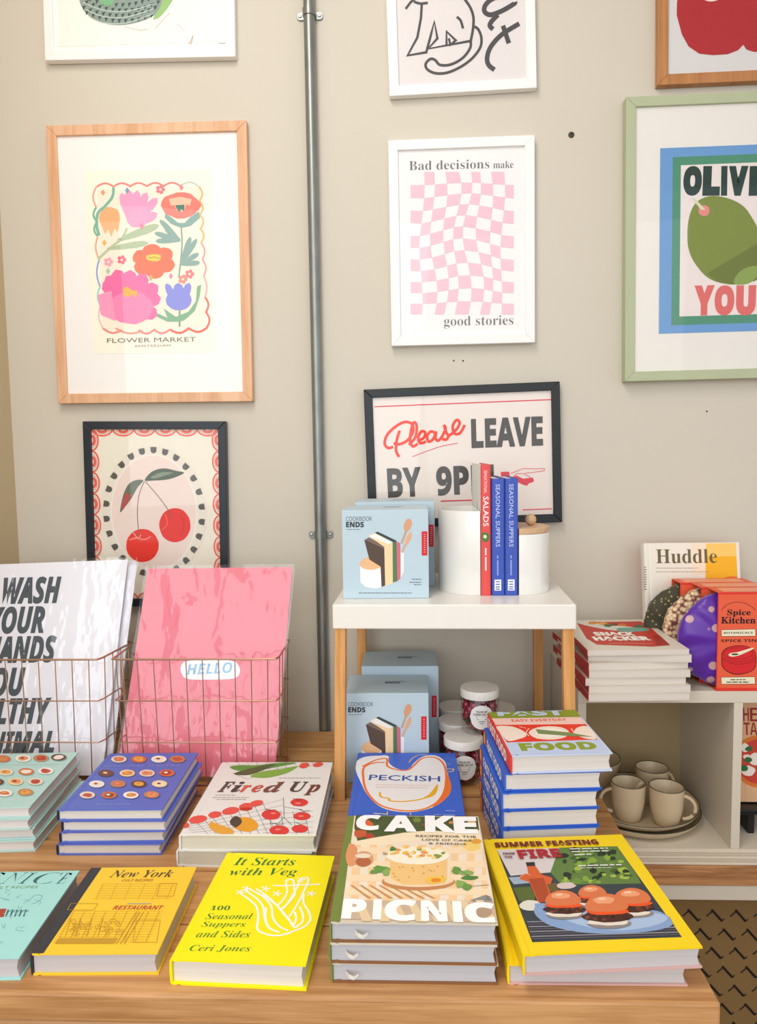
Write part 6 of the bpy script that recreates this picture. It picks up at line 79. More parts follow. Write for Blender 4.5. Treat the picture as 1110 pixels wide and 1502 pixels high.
'fired':[['55565a',1,2,70,-976,-867,-615,-1371],['55565a',1,2,70,-855,-796,-481,-1370],['55565a',1,2,70,-733,-723,-347,-1369],['55565a',1,2,70,-609,-650,-213,-1368],['55565a',1,2,70,-484,-575,-79,-1367],['55565a',1,2,70,-358,-500,55,-1366],['55565a',1,2,70,-230,-425,189,-1364],['55565a',1,2,70,-100,-348,322,-1363],['55565a',1,2,70,30,-270,456,-1362],['55565a',1,2,70,-1055,-1066,361,-179],['55565a',1,2,70,-1013,-1124,395,-389],['55565a',1,2,70,-971,-1181,429,-591],['55565a',1,2,70,-930,-1238,461,-787],['55565a',1,2,70,-890,-1294,492,-976],['55565a',1,2,70,-849,-1350,523,-1160],['55565a',1,2,70,201,-603,389,-1363],['55565a',1,2,70,400,-602,580,-1361],['55565a',1,2,70,598,-600,770,-1360],['55565a',1,2,70,796,-599,961,-1358],['55565a',1,2,60,120,-707,938,-598],['55565a',1,2,60,149,-860,960,-773],['55565a',1,2,60,178,-1008,981,-943],['55565a',1,2,60,205,-1153,1001,-1109],['55565a',1,2,60,233,-1295,1021,-1270],['55565a',1,2,60,-743,1323,-582,993],['55565a',1,2,60,-566,1323,-415,994],['55565a',1,2,60,-389,1323,-248,994],['55565a',1,2,60,-212,1323,-81,995],['55565a',1,2,60,-35,1323,86,995],['55565a',1,2,60,142,1324,253,995],['55565a',1,2,60,318,1324,390,1199],['55565a',1,2,60,495,1324,559,1199],['55565a',1,2,60,671,1324,727,1200],['55565a',1,2,60,847,1325,896,1200],['55565a',1,2,60,-891,1197,463,1338],['55565a',1,2,60,-753,860,-413,603,69,1062,916,1234],['55565a',1,2,100,363,-112,489,-807,423,-1006],['55565a',1,2,100,417,-442,753,-547],['55565a',1,2,100,489,-807,652,-1054],['5f9a3e',2,1,-857,1115,-686,1197,-364,1198,28,1303,380,1303,57,1130,-316,961,-661,960],['56603a',2,1,-717,828,-452,1061,4,1268,-296,861,-503,763],['86b248',2,1,-383,731,-195,928,132,1029,430,1165,274,863,-32,668,-257,667],['e8584c',2,0,639,1222,638,1154,606,1103,568,1060,517,1057,477,1098,446,1149,455,1215,472,1279,519,1305,570,1315,616,1283],['e8584c',2,0,897,1264,886,1205,863,1151,819,1120,771,1117,726,1139,706,1192,707,1252,739,1301,780,1335,830,1339,873,1315],['e8584c',2,0,-989,-1059,-980,-1102,-986,-1139,-1009,-1157,-1038,-1162,-1071,-1137,-1094,-1094,-1099,-1049,-1097,-1007,-1073,-986,-1041,-987,-1011,-1020],['e8584c',2,0,-761,-830,-759,-899,-795,-959,-851,-1008,-929,-1017,-994,-980,-1046,-927,-1037,-854,-1007,-789,-942,-753,-868,-745,-801,-773],['e8584c',2,0,-561,-687,-559,-749,-581,-805,-632,-828,-686,-841,-732,-804,-768,-757,-774,-696,-749,-643,-704,-611,-649,-612,-593,-631],['e8584c',2,0,-294,-547,-304,-616,-338,-677,-401,-715,-474,-724,-537,-696,-570,-641,-572,-577,-538,-515,-479,-463,-399,-456,-332,-489],['e8584c',2,0,-97,-417,-93,-495,-121,-560,-172,-598,-232,-587,-288,-559,-316,-492,-331,-419,-301,-357,-253,-316,-191,-312,-139,-357],['e8584c',2,0,50,-288,46,-345,19,-396,-30,-428,-86,-433,-142,-415,-169,-364,-171,-304,-135,-255,-87,-219,-27,-209,26,-236],['e0403a',2,0,418,-716,410,-789,384,-854,323,-880,256,-884,188,-853,136,-792,101,-718,105,-642,136,-578,193,-542,264,-547,332,-581,390,-638],['e0403a',2,0,815,-288,806,-350,770,-399,714,-428,647,-425,581,-403,535,-351,508,-290,516,-228,552,-179,605,-144,674,-149,737,-178,788,-226],['e0403a',2,0,916,-763,911,-821,875,-864,823,-892,759,-894,698,-867,651,-822,631,-765,631,-706,671,-664,722,-633,788,-636,850,-660,895,-707],['e0403a',2,0,638,-1221,632,-1291,597,-1346,540,-1376,472,-1380,405,-1349,354,-1292,321,-1223,327,-1153,359,-1094,418,-1064,487,-1068,554,-1097,605,-1153],['e0403a',2,0,928,-1167,920,-1220,892,-1265,842,-1288,783,-1288,727,-1266,686,-1222,663,-1169,669,-1114,697,-1068,749,-1046,808,-1044,864,-1069,905,-1113],['eaa42c',2,0,128,-1097,117,-1171,79,-1226,23,-1272,-69,-1256,-164,-1216,-250,-1147,-308,-1059,-331,-971,-333,-889,-296,-826,-219,-806,-133,-800,-34,-842,45,-925,98,-1011],['e9a93a',2,1,-669,-965,-562,-1013,-258,-1204,-231,-1322,-364,-1369,-537,-1254,-660,-1112],['4d4438',3,0,-166,-952,-172,-1034,-192,-1092,-224,-1141,-278,-1100,-329,-1042,-365,-953,-363,-869,-345,-807,-309,-769,-255,-792,-203,-859],['c53a2c',3,0,-83,-525,-107,-554,-148,-581,-222,-577,-286,-559,-300,-527,-291,-497,-244,-475,-174,-476,-113,-495],['3c3f36',3,2,110,222,-576,123,-514],['3c3f36',3,2,110,222,-576,199,-587],['3c3f36',3,2,110,222,-576,256,-566],['3c3f36',3,2,110,222,-576,314,-544],['3c3f36',3,2,110,786,-599,691,-537],['3c3f36',3,2,110,786,-599,762,-610],['3c3f36',3,2,110,786,-599,820,-589],['3c3f36',3,2,110,786,-599,878,-567],['3c3f36',3,2,110,430,-1045,336,-987],['3c3f36',3,2,110,430,-1045,407,-1055],['3c3f36',3,2,110,430,-1045,463,-1035],['3c3f36',3,2,110,430,-1045,518,-1016],['3c3f36',3,2,110,795,-1028,703,-970],['3c3f36',3,2,110,795,-1028,772,-1038],['3c3f36',3,2,110,795,-1028,828,-1018],['3c3f36',3,2,110,795,-1028,884,-998],['3c3f36',3,2,110,628,-212,529,-145],['3c3f36',3,2,110,628,-212,604,-223],['3c3f36',3,2,110,628,-212,663,-200],['3c3f36',3,2,110,628,-212,723,-178],['f08a80',3,0,341,-675,328,-696,296,-704,258,-698,239,-675,249,-652,285,-642,322,-653],['f08a80',3,0,696,-327,688,-352,650,-361,615,-349,590,-328,608,-306,640,-294,681,-302],['f08a80',3,0,508,-1194,490,-1212,461,-1223,422,-1216,407,-1194,419,-1175,451,-1165,489,-1172],['f08a80',3,0,807,-764,795,-785,763,-796,727,-786,710,-765,722,-744,754,-735,788,-745],['5c4a44',4,'𝑭','n',-837,84,243,405,0.004,0.012],['4c3e3a',4,'𝒊','n',-603,79,181,410,0.006,0.012],['d8604c',4,'𝒓','n',-441,80,172,275,0.006,0.012],['c9553f',4,'𝒆','n',-246,75,188,280,0.005,0.012],['7a4a3a',4,'𝒅','n',-35,70,327,421,0.006,0.012],['5a4238',4,'𝑼','n',429,90,290,403,0.003,0.012],['7a3f33',4,'𝒑','n',703,-30,250,413,0.004,0.012],['8a8682',4,2,130,163,643,216,643],['8a8682',4,2,130,228,643,306,644],['8a8682',4,2,130,318,644,377,644],['8a8682',4,2,130,389,644,444,644],['8a8682',4,2,130,456,644,513,644],['8a8682',4,2,130,525,644,599,644],['8a8682',4,2,130,610,644,645,645],['8a8682',4,2,130,657,645,691,645],['8a8682',4,2,130,702,645,774,645],['8a8682',4,2,130,786,645,841,645],['8a8682',4,2,130,852,645,891,645],['8a8682',4,2,130,903,645,910,645],['8a8682',4,2,130,-839,-32,-786,-32],['8a8682',4,2,130,-775,-32,-728,-31],['8a8682',4,2,130,-716,-31,-640,-31],['8a8682',4,2,130,-628,-31,-574,-31],['8a8682',4,2,130,-562,-31,-491,-30],['8a8682',4,2,130,-856,-123,-801,-123],['8a8682',4,2,130,-789,-123,-754,-123],['8a8682',4,2,130,-742,-123,-708,-123],['8a8682',4,2,130,-696,-123,-622,-122],['8a8682',4,2,130,-610,-122,-542,-122],['8a8682',4,2,130,-530,-122,-490,-122],['8a8682',4,2,130,-478,-122,-444,-121],['8a8682',4,2,130,-433,-121,-383,-121],['8a8682',4,2,130,-371,-121,-315,-121],['8a8682',4,2,130,-304,-121,-268,-121],['8a8682',4,2,130,-256,-121,-232,-120],['8a8682',4,2,130,-771,-196,-729,-196],['8a8682',4,2,130,-717,-196,-691,-196],['8a8682',4,2,130,-680,-196,-612,-196],['8a8682',4,2,130,-601,-196,-531,-195],['8a8682',4,2,130,-519,-195,-469,-195],['8a8682',4,2,130,-457,-195,-406,-195],['8a8682',4,2,130,-395,-194,-336,-194],['8a8682',4,2,130,-324,-194,-269,-194]],
'peck':[['f1efef',1,1,-943,808,-806,1028,-595,1089,-351,1090,-327,776,-188,531,17,450,136,743,289,1034,474,1125,623,1051,731,783,741,401,774,-54,754,-422,631,-714,464,-939,253,-1077,21,-1133,-238,-1082,-425,-948,-567,-726,-691,-436,-778,-131,-914,389],['f4782c',2,1,718,401,780,-54,761,-392,631,-714,437,-966,525,-715,631,-423,676,-55],['f4782c',2,3,420,-402,776,-581,774,-778,562,-766,125,-698,-315,-570,-669,-400,-920,-135,-1065,124,-1083,333,-995,523,-771,645,-423,711,72,708,607,618,926,471,1035,288,961,150,673,17,450,-187,476,-353,634,-371,957,-586,882,-810,596],['edb21e',2,3,400,-445,-433,-425,-598,-288,-666,-259,-751,-33,-766,233,-689,397,-543,547,-150],['edb21e',2,1,288,-631,399,-484,548,-119,523,-424,422,-601],['e9c068',2,3,200,46,778,107,960,230,1123,383,1147],['f2d9a0',2,3,200,718,503,863,504,828,402,755,388],['7f9ae6',2,3,180,726,677,815,691,746,783],['e9c068',2,2,200,-302,-1110,-299,-1226],['e9c068',2,2,200,72,-1148,77,-1232],['f2e2c0',2,2,200,-519,-1176,-299,-1205],['3158a8',3,'PECKISH','sans',-667,35,1265,221,-0.042,0.012],['e79a90',3,2,140,-540,-147,-507,-148],['e79a90',3,2,140,-494,-149,-439,-150],['e79a90',3,2,140,-426,-151,-345,-153],['e79a90',3,2,140,-333,-154,-297,-155],['e79a90',3,2,140,-284,-155,-244,-157],['e79a90',3,2,140,-232,-157,-193,-158],['e79a90',3,2,140,-181,-159,-138,-160],['e79a90',3,2,140,-125,-160,-71,-162],['e79a90',3,2,140,-58,-163,-13,-164],['e79a90',3,2,140,0,-164,53,-166],['e79a90',3,2,140,66,-167,146,-169],['e79a90',3,2,140,159,-169,191,-171],['e79a90',3,2,140,204,-171,268,-173],['e79a90',3,2,140,281,-173,352,-176],['e79a90',3,2,140,365,-176,380,-177],['e79a90',3,2,140,-535,-240,-463,-242],['e79a90',3,2,140,-450,-243,-388,-245],['e79a90',3,2,140,-375,-245,-292,-248],['e79a90',3,2,140,-280,-248,-226,-250],['e79a90',3,2,140,-213,-250,-131,-253],['e79a90',3,2,140,-118,-253,-68,-255],['e79a90',3,2,140,-55,-255,15,-257],['e79a90',3,2,140,27,-258,61,-259],['e79a90',3,2,140,73,-259,131,-261],['e79a90',3,2,140,144,-261,182,-263],['e79a90',3,2,140,194,-263,244,-265],['e79a90',3,2,140,256,-265,313,-267],['e79a90',3,2,140,325,-267,363,-268],['8fa6ec',3,2,300,640,-1078,794,-1087],['8fa6ec',3,2,400,450,-1217,567,-1220],['8fa6ec',3,2,400,603,-1220,794,-1224]],
'fast':[['8b9a2c',1,0,-798,1067,803,959,784,595,-779,641],['f6cfc4',1,0,-779,641,766,588,759,252,-765,329],['e83c28',1,0,-765,329,759,252,732,-464,-736,-440],['c2d0ec',1,0,-736,-440,749,-429,759,-958,-760,-932],['c6d3ee',2,'FAST','sb',-645,741,1190,293,-0.042,0.03],['e65a4c',2,'EASY EVERYDAY','sb',-460,443,951,122,-0.018,0],['8f9e2a',2,'FOOD','sb',-582,-794,1209,312,-0.018,0.04],['f6e3d4',2,0,363,-121,325,-211,252,-285,165,-345,63,-373,-39,-380,-134,-359,-221,-320,-268,-245,-297,-163,-299,-71,-258,20,-187,99,-95,159,10,193,117,203,217,179,306,136,353,57,375,-30],['f6e3d4',2,1,-763,265,-506,230,-358,-14,-374,-200,-513,-314,-696,-386,-743,-209,-769,17],['f6e3d4',2,1,573,108,756,133,728,-392,520,-340,448,-113],['f9f0e2',3,0,295,-109,257,-174,204,-233,125,-267,42,-286,-42,-284,-109,-249,-165,-204,-190,-141,-185,-73,-159,-4,-97,51,-21,91,64,116,149,106,220,72,276,25,301,-39],['fbe9de',3,3,140,-243,131,-339,-53,-324,-204],['fbe9de',3,3,140,453,78,445,-75,426,-186],['fbe9de',3,3,140,-391,221,-294,135],['7d8f5a',4,0,-147,85,352,-98,696,-317,346,-261,-155,-120]],
'endsbox':[['51565b',1,'𝖢𝖮𝖮𝖪𝖡𝖮𝖮𝖪','n',-725,1465,487,83,-0.002,0.0],['3b3f44',1,'ENDS','sb',-727,1347,335,105,-0.009,0.03],['6a7076',1,2,120,-719,1308,-687,1308],['6a7076',1,2,120,-676,1308,-614,1307],['6a7076',1,2,120,-603,1307,-556,1306],['6a7076',1,2,120,-545,1306,-481,1305],['6a7076',1,2,120,-470,1305,-458,1305],['f4f3f1',1,0,-478,608,-76,604,-82,216,-200,190,-375,218,-474,307],['e9b98a',2,1,-486,678,-366,774,-213,790,-92,701,-94,595,-261,544,-435,581],['57473e',2,0,-391,1112,-14,964,-11,251,-82,216,-94,604,-301,738],['7a685c',3,0,-382,1112,-303,1155,-36,1008,-19,937],['f5d5a8',3,0,-320,1194,-184,1237,130,1059,129,285,-12,237,-19,973],['f0efe9',3,0,-303,1177,-185,1232,126,1059,60,1024],['5d7a4c',4,0,139,1059,209,1075,217,329,133,303],['3d4a44',4,0,-193,1237,-141,1263,218,1084,161,1058],['cf6f86',4,0,209,1075,278,1040,278,381,217,329],['f2efec',4,0,285,873,345,864,341,513,278,372],['d8a079',5,1,359,1279,352,1388,405,1483,465,1491,499,1430,481,1343,411,1257],['caa182',5,2,360,394,1279,304,1039],['e0ac86',5,1,365,1039,410,1170,471,1256,492,1177,443,1060,390,1004],['d8a880',5,2,320,373,1017,311,864],['d8262f',5,0,679,1258,783,1257,779,807,675,808],['f6dada',6,2,90,718,1201,748,1201],['f6dada',6,2,90,717,1160,748,1160],['f6dada',6,2,90,717,1118,747,1118],['f6dada',6,2,90,716,1077,747,1077],['f6dada',6,2,90,716,1035,746,1035],['f6dada',6,2,90,716,994,746,994],['f6dada',6,2,90,715,952,746,952],['f6dada',6,2,90,715,911,745,911],['f6dada',6,2,90,714,869,745,869],['575c61',6,2,120,487,362,535,361],['575c61',6,2,120,546,361,609,361],['575c61',6,2,120,620,361,662,360],['575c61',6,2,120,443,305,497,304],['575c61',6,2,120,508,304,553,304],['575c61',6,2,120,564,304,634,303],['575c61',6,2,120,644,303,661,303],['575c61',6,2,120,530,260,581,260],['575c61',6,2,120,592,260,624,259],['575c61',6,2,120,635,259,660,259],['575c61',6,2,110,-509,108,-448,108],['575c61',6,2,110,-438,108,-416,108],['575c61',6,2,110,-406,108,-358,107],['575c61',6,2,110,-348,107,-286,107],['575c61',6,2,110,-276,107,-248,106],['575c61',6,2,110,-239,106,-200,106],['575c61',6,2,110,-190,106,-136,106],['575c61',6,2,110,-126,106,-93,105],['575c61',6,2,110,-83,105,-52,105],['575c61',6,2,110,-42,105,10,105],['575c61',6,2,110,20,105,56,104],['575c61',6,2,110,66,104,101,104],['575c61',6,2,110,111,104,166,104],['575c61',6,2,110,176,103,215,103],['575c61',6,2,110,224,103,262,103],['575c61',6,2,110,272,103,330,102],['575c61',6,2,110,339,102,395,102],['575c61',6,2,110,405,102,450,102],['575c61',6,2,110,460,101,484,101]],
'endsbox_low':[['51565b',1,'𝖢𝖮𝖮𝖪𝖡𝖮𝖮𝖪','n',-753,1533,489,85,0.008,0.0],['3b3f44',1,'ENDS','sb',-755,1412,337,107,0.0,0.03],['6a7076',1,2,120,-747,1371,-697,1371],['6a7076',1,2,120,-686,1371,-655,1371],['6a7076',1,2,120,-644,1371,-594,1371],['6a7076',1,2,120,-583,1371,-536,1371],['6a7076',1,2,120,-525,1371,-487,1371],['f4f3f1',1,0,-505,656,-102,657,-107,259,-227,231,-402,258,-502,348],['e9b98a',2,1,-513,728,-393,828,-239,846,-118,756,-119,648,-287,593,-462,629],['57473e',2,0,-418,1174,-40,1026,-37,295,-107,259,-119,657,-328,792],['7a685c',3,0,-409,1174,-330,1219,-61,1071,-44,999],['f5d5a8',3,0,-347,1259,-210,1304,106,1125,104,332,-37,282,-44,1035],['f0efe9',3,0,-329,1241,-210,1300,102,1125,36,1089],['5d7a4c',4,0,115,1125,185,1143,192,377,109,350],['3d4a44',4,0,-219,1304,-166,1331,194,1152,136,1125],['cf6f86',4,0,185,1143,254,1107,254,432,192,377],['f2efec',4,0,261,936,322,927,317,567,254,423],['d8a079',5,1,335,1353,328,1465,381,1563,442,1572,476,1510,458,1420,387,1331],['caa182',5,2,360,370,1353,280,1107],['e0ac86',5,1,341,1107,386,1241,448,1331,469,1250,420,1129,367,1071],['d8a880',5,2,320,350,1085,287,927],['d8262f',5,0,657,1335,761,1335,757,874,652,874],['f6dada',6,2,90,696,1277,726,1277],['f6dada',6,2,90,695,1235,726,1235],['f6dada',6,2,90,695,1192,725,1192],['f6dada',6,2,90,694,1150,725,1150],['f6dada',6,2,90,694,1107,724,1107],['f6dada',6,2,90,694,1065,724,1065],['f6dada',6,2,90,693,1022,724,1022],['f6dada',6,2,90,693,980,723,980],['f6dada',6,2,90,692,937,723,937],['575c61',6,2,120,464,414,532,414],['575c61',6,2,120,543,414,612,415],['575c61',6,2,120,623,415,639,415],['575c61',6,2,120,420,355,488,356],['575c61',6,2,120,499,356,571,356],['575c61',6,2,120,582,356,606,356],['575c61',6,2,120,617,356,638,356],['575c61',6,2,120,507,310,555,311],['575c61',6,2,120,566,311,622,311],['575c61',6,2,120,633,311,638,311],['575c61',6,2,110,-536,144,-501,144],['575c61',6,2,110,-491,144,-427,144],['575c61',6,2,110,-417,144,-372,144],['575c61',6,2,110,-362,144,-339,145],['575c61',6,2,110,-330,145,-285,145],['575c61',6,2,110,-275,145,-214,145],['575c61',6,2,110,-204,145,-166,145],['575c61',6,2,110,-156,145,-124,145],['575c61',6,2,110,-114,145,-81,145],['575c61',6,2,110,-71,145,-17,146],['575c61',6,2,110,-7,146,44,146],['575c61',6,2,110,54,146,97,146],['575c61',6,2,110,107,146,137,146],['575c61',6,2,110,147,146,186,146],['575c61',6,2,110,196,146,226,146],['575c61',6,2,110,236,147,270,147],['575c61',6,2,110,280,147,304,147],['575c61',6,2,110,314,147,341,147],['575c61',6,2,110,351,147,385,147],['575c61',6,2,110,395,147,420,147],['575c61',6,2,110,430,147,461,147]],
'wash':[['4a555e',1,'𝙒𝘼𝙎𝙃','n',-1191,3395,1236,569,0.013,0.03],['4a555e',1,'𝙔𝙊𝙐𝙍','n',-1397,2778,1158,569,0.016,0.03],['4a555e',1,'𝙃𝘼𝙉𝘿𝙎','n',-1441,2182,1492,554,0.013,0.03],['4a555e',1,'𝙔𝙊𝙐','n',-1491,1514,952,580,0.023,0.03],['4a555e',1,'𝙁𝙄𝙇𝙏𝙃𝙔','n',-1508,971,1559,508,0.015,0.03],['4a555e',1,'𝘼𝙉𝙄𝙈𝘼𝙇','n',-1491,408,1672,421,0.015,0.03]],
'hello':[['fbfbfb',1,1,-438,2057,-410,2181,-284,2239,144,2254,614,2236,745,2136,775,2012,668,1889,244,1866,-182,1866,-354,1908],['8fc4ea',2,'HELLO','sbi',-305,1957,928,215,0.042,0.0]],
'snack':[['c23a2c',1,0,-573,964,-213,1016,813,1033,814,346,701,-931,328,-1024,-650,-828,-724,-362],['d9d6cc',2,1,-580,1017,-253,1018,649,321,72,220,-366,606],['e9a03c',2,0,51,860,0,749,-96,712,-146,779,-173,872,-92,955,-12,1003,49,959],['8a3a22',2,0,281,778,215,670,122,639,78,704,70,789,126,877,216,947,260,870],['d8702c',2,0,421,736,355,643,274,618,216,654,230,746,273,838,352,865,417,835],['c93a28',2,0,610,692,535,612,463,586,391,602,413,702,463,788,545,838,622,807],['4d6a34',2,0,118,683,53,607,-28,538,-81,600,-84,694,-35,805,57,824,120,783],['3f6a3a',2,0,728,584,662,493,576,450,531,509,518,595,578,698,668,724,706,662],['d98a3a',2,0,-129,940,-189,851,-275,789,-349,836,-343,951,-281,1055,-195,1079,-127,1045],['a32a20',2,0,620,-200,769,-207,701,-931,440,-960],['6fa593',2,1,147,462,708,434,662,190,123,137],['f6efe4',3,'SNACK','sb',-492,-162,804,313,-0.047,0.05],['f6efe4',3,'HACKER','sb',-599,-545,1089,325,-0.02,0.05],['f1d0c4',3,2,160,-407,-740,-338,-747],['f1d0c4',3,2,160,-324,-748,-230,-758],['f1d0c4',3,2,160,-216,-759,-138,-767],['f1d0c4',3,2,160,-123,-768,-66,-774],['f1d0c4',3,2,160,-51,-775,27,-783],['f1d0c4',3,2,160,41,-784,76,-788],['f1d0c4',3,2,160,90,-789,163,-796],['f1d0c4',3,2,160,178,-798,270,-807],['f1d0c4',3,2,160,284,-808,345,-814],['f1d0c4',3,2,160,360,-815,401,-819]],
'huddle':[['f6c96a',1,0,369,2666,1118,2659,1100,2279,353,2285],['f2b21e',1,0,353,2285,1100,2279,1067,1546,327,1646],['f3dfc6',1,0,100,2669,369,2666,337,1906,69,1908],['e8742a',2,0,1159,1711,1139,1662,1096,1618,1025,1587,938,1574,849,1573,766,1590,702,1624,653,1665,647,1714,660,1763,707,1806,776,1838,862,1852,951,1851,1031,1832,1099,1802,1144,1760],['6b5f3e',2,'𝐇𝐮𝐝𝐝𝐥𝐞','n',-696,2140,1288,302,-0.003,-0.003],['a89a80',2,2,130,-700,2042,-628,2042],['a89a80',2,2,130,-616,2041,-566,2041],['a89a80',2,2,130,-554,2041,-481,2040],['a89a80',2,2,130,-469,2040,-401,2040],['a89a80',2,2,130,-390,2040,-357,2039],['a89a80',2,2,130,-345,2039,-314,2039],['a89a80',2,2,130,-302,2039,-247,2038],['a89a80',2,2,130,-235,2038,-167,2038],['a89a80',2,2,130,-155,2038,-128,2038],['a89a80',2,2,130,-116,2037,-55,2037],['a89a80',2,2,130,-43,2037,30,2036],['a89a80',2,2,130,41,2036,82,2036],['a89a80',2,2,130,94,2036,126,2035],['a89a80',2,2,130,138,2035,169,2035],['a89a80',2,2,130,181,2035,191,2035],['a89a80',2,2,130,-714,1961,-647,1961],['a89a80',2,2,130,-635,1961,-598,1961],['a89a80',2,2,130,-586,1960,-556,1960],['a89a80',2,2,130,-545,1960,-502,1960],['a89a80',2,2,130,-490,1960,-445,1959],['a89a80',2,2,130,-433,1959,-385,1959],['a89a80',2,2,130,-373,1959,-317,1958],['a89a80',2,2,130,-306,1958,-265,1958],['a89a80',2,2,130,-253,1958,-211,1958],['a89a80',2,2,130,-199,1957,-149,1957],['a89a80',2,2,130,-137,1957,-104,1957],['a89a80',2,2,130,-92,1957,-26,1956],['a89a80',2,2,130,-14,1956,29,1956],['a89a80',2,2,130,40,1956,101,1955],['a89a80',2,2,130,112,1955,153,1955],['a89a80',2,2,130,165,1955,197,1954],['a89a80',2,2,130,209,1954,276,1954],['a89a80',2,2,130,288,1954,360,1953],['a89a80',2,2,130,371,1953,416,1953],['6b6a66',2,2,160,-963,2059,-924,2058],['6b6a66',2,2,160,-964,2006,-908,2006],['6b6a66',2,2,160,-966,1954,-931,1954],['6b6a66',2,2,160,-917,1954,-910,1954],['6b6a66',2,2,160,-968,1902,-912,1901],['6b6a66',2,2,160,-970,1849,-914,1849],['6b6a66',2,2,160,-972,1797,-915,1797],['6b6a66',2,2,160,-974,1745,-917,1745],['6b6a66',2,2,160,-976,1693,-919,1693],['6b6a66',2,2,160,-977,1641,-937,1641],['6b6a66',2,2,160,-979,1589,-923,1588]],
'spice':[['2b1d1c',1,'𝐒𝐩𝐢𝐜𝐞','n',-554,1448,441,141,-0.007,0.012],['2b1d1c',1,'𝐊𝐢𝐭𝐜𝐡𝐞𝐧','n',-665,1315,646,133,-0.005,0.012],['2b1d1c',1,3,80,-660,1574,-590,1659,-488,1712,-364,1733,-240,1711,-114,1650,-26,1571],['efe6c4',1,0,-654,1195,-20,1207,-13,1072,-647,1070],['2b1d1c',1,4,70,-654,1195,-20,1207,-13,1072,-647,1070],['2b1d1c',2,'BOTANICALS','sb',-609,1117,541,39,0.004,0.0],['2b1d1c',2,'SPICE TIN','sb',-657,958,664,52,0.003,0.0],['3a1416',1,1,-640,682,-632,769,-550,844,-406,886,-240,890,-94,842,-4,745,8,507,-62,389,-268,324,-435,335,-582,422,-637,531],['d8262a',2,1,-626,682,-617,769,-540,833,-406,873,-240,877,-98,831,-17,740,-5,512,-72,399,-268,339,-435,351,-572,433,-622,531],['8e1a1e',3,4,100,-60,734,-69,705,-95,678,-137,655,-192,637,-257,626,-327,623,-397,627,-463,638,-519,656,-562,680,-590,707,-600,736,-591,765,-565,792,-523,815,-467,833,-402,844,-332,847,-263,843,-197,832,-141,814,-98,790,-70,763],['8e1a1e',3,3,100,-614,617,-502,552,-314,526,-128,551,-16,615],['8e1a1e',3,3,100,-615,661,-503,595,-316,573,-129,594,-17,659],['efe6c4',4,1,-510,714,-465,746,-341,763,-84,842,-56,820,-277,713,-401,677,-484,682],['5d4a3a',4,0,-322,720,-333,711,-355,703,-391,700,-427,704,-455,710,-459,721,-454,730,-426,737,-392,739,-356,737,-328,730],['efe6c4',2,0,-642,271,-7,278,7,139,-630,136],['2b1d1c',2,4,70,-642,271,-7,278,7,139,-630,136],['2b1d1c',3,2,180,-463,223,-370,223],['2b1d1c',3,2,180,-354,223,-309,224],['2b1d1c',3,2,180,-293,224,-246,224],['2b1d1c',3,2,180,-230,224,-182,224],['2b1d1c',3,2,180,-535,175,-449,175],['2b1d1c',3,2,180,-433,175,-326,176],['2b1d1c',3,2,180,-310,176,-245,176],['2b1d1c',3,2,180,-228,176,-131,176],['2b1d1c',3,2,180,-115,176,-106,176]],
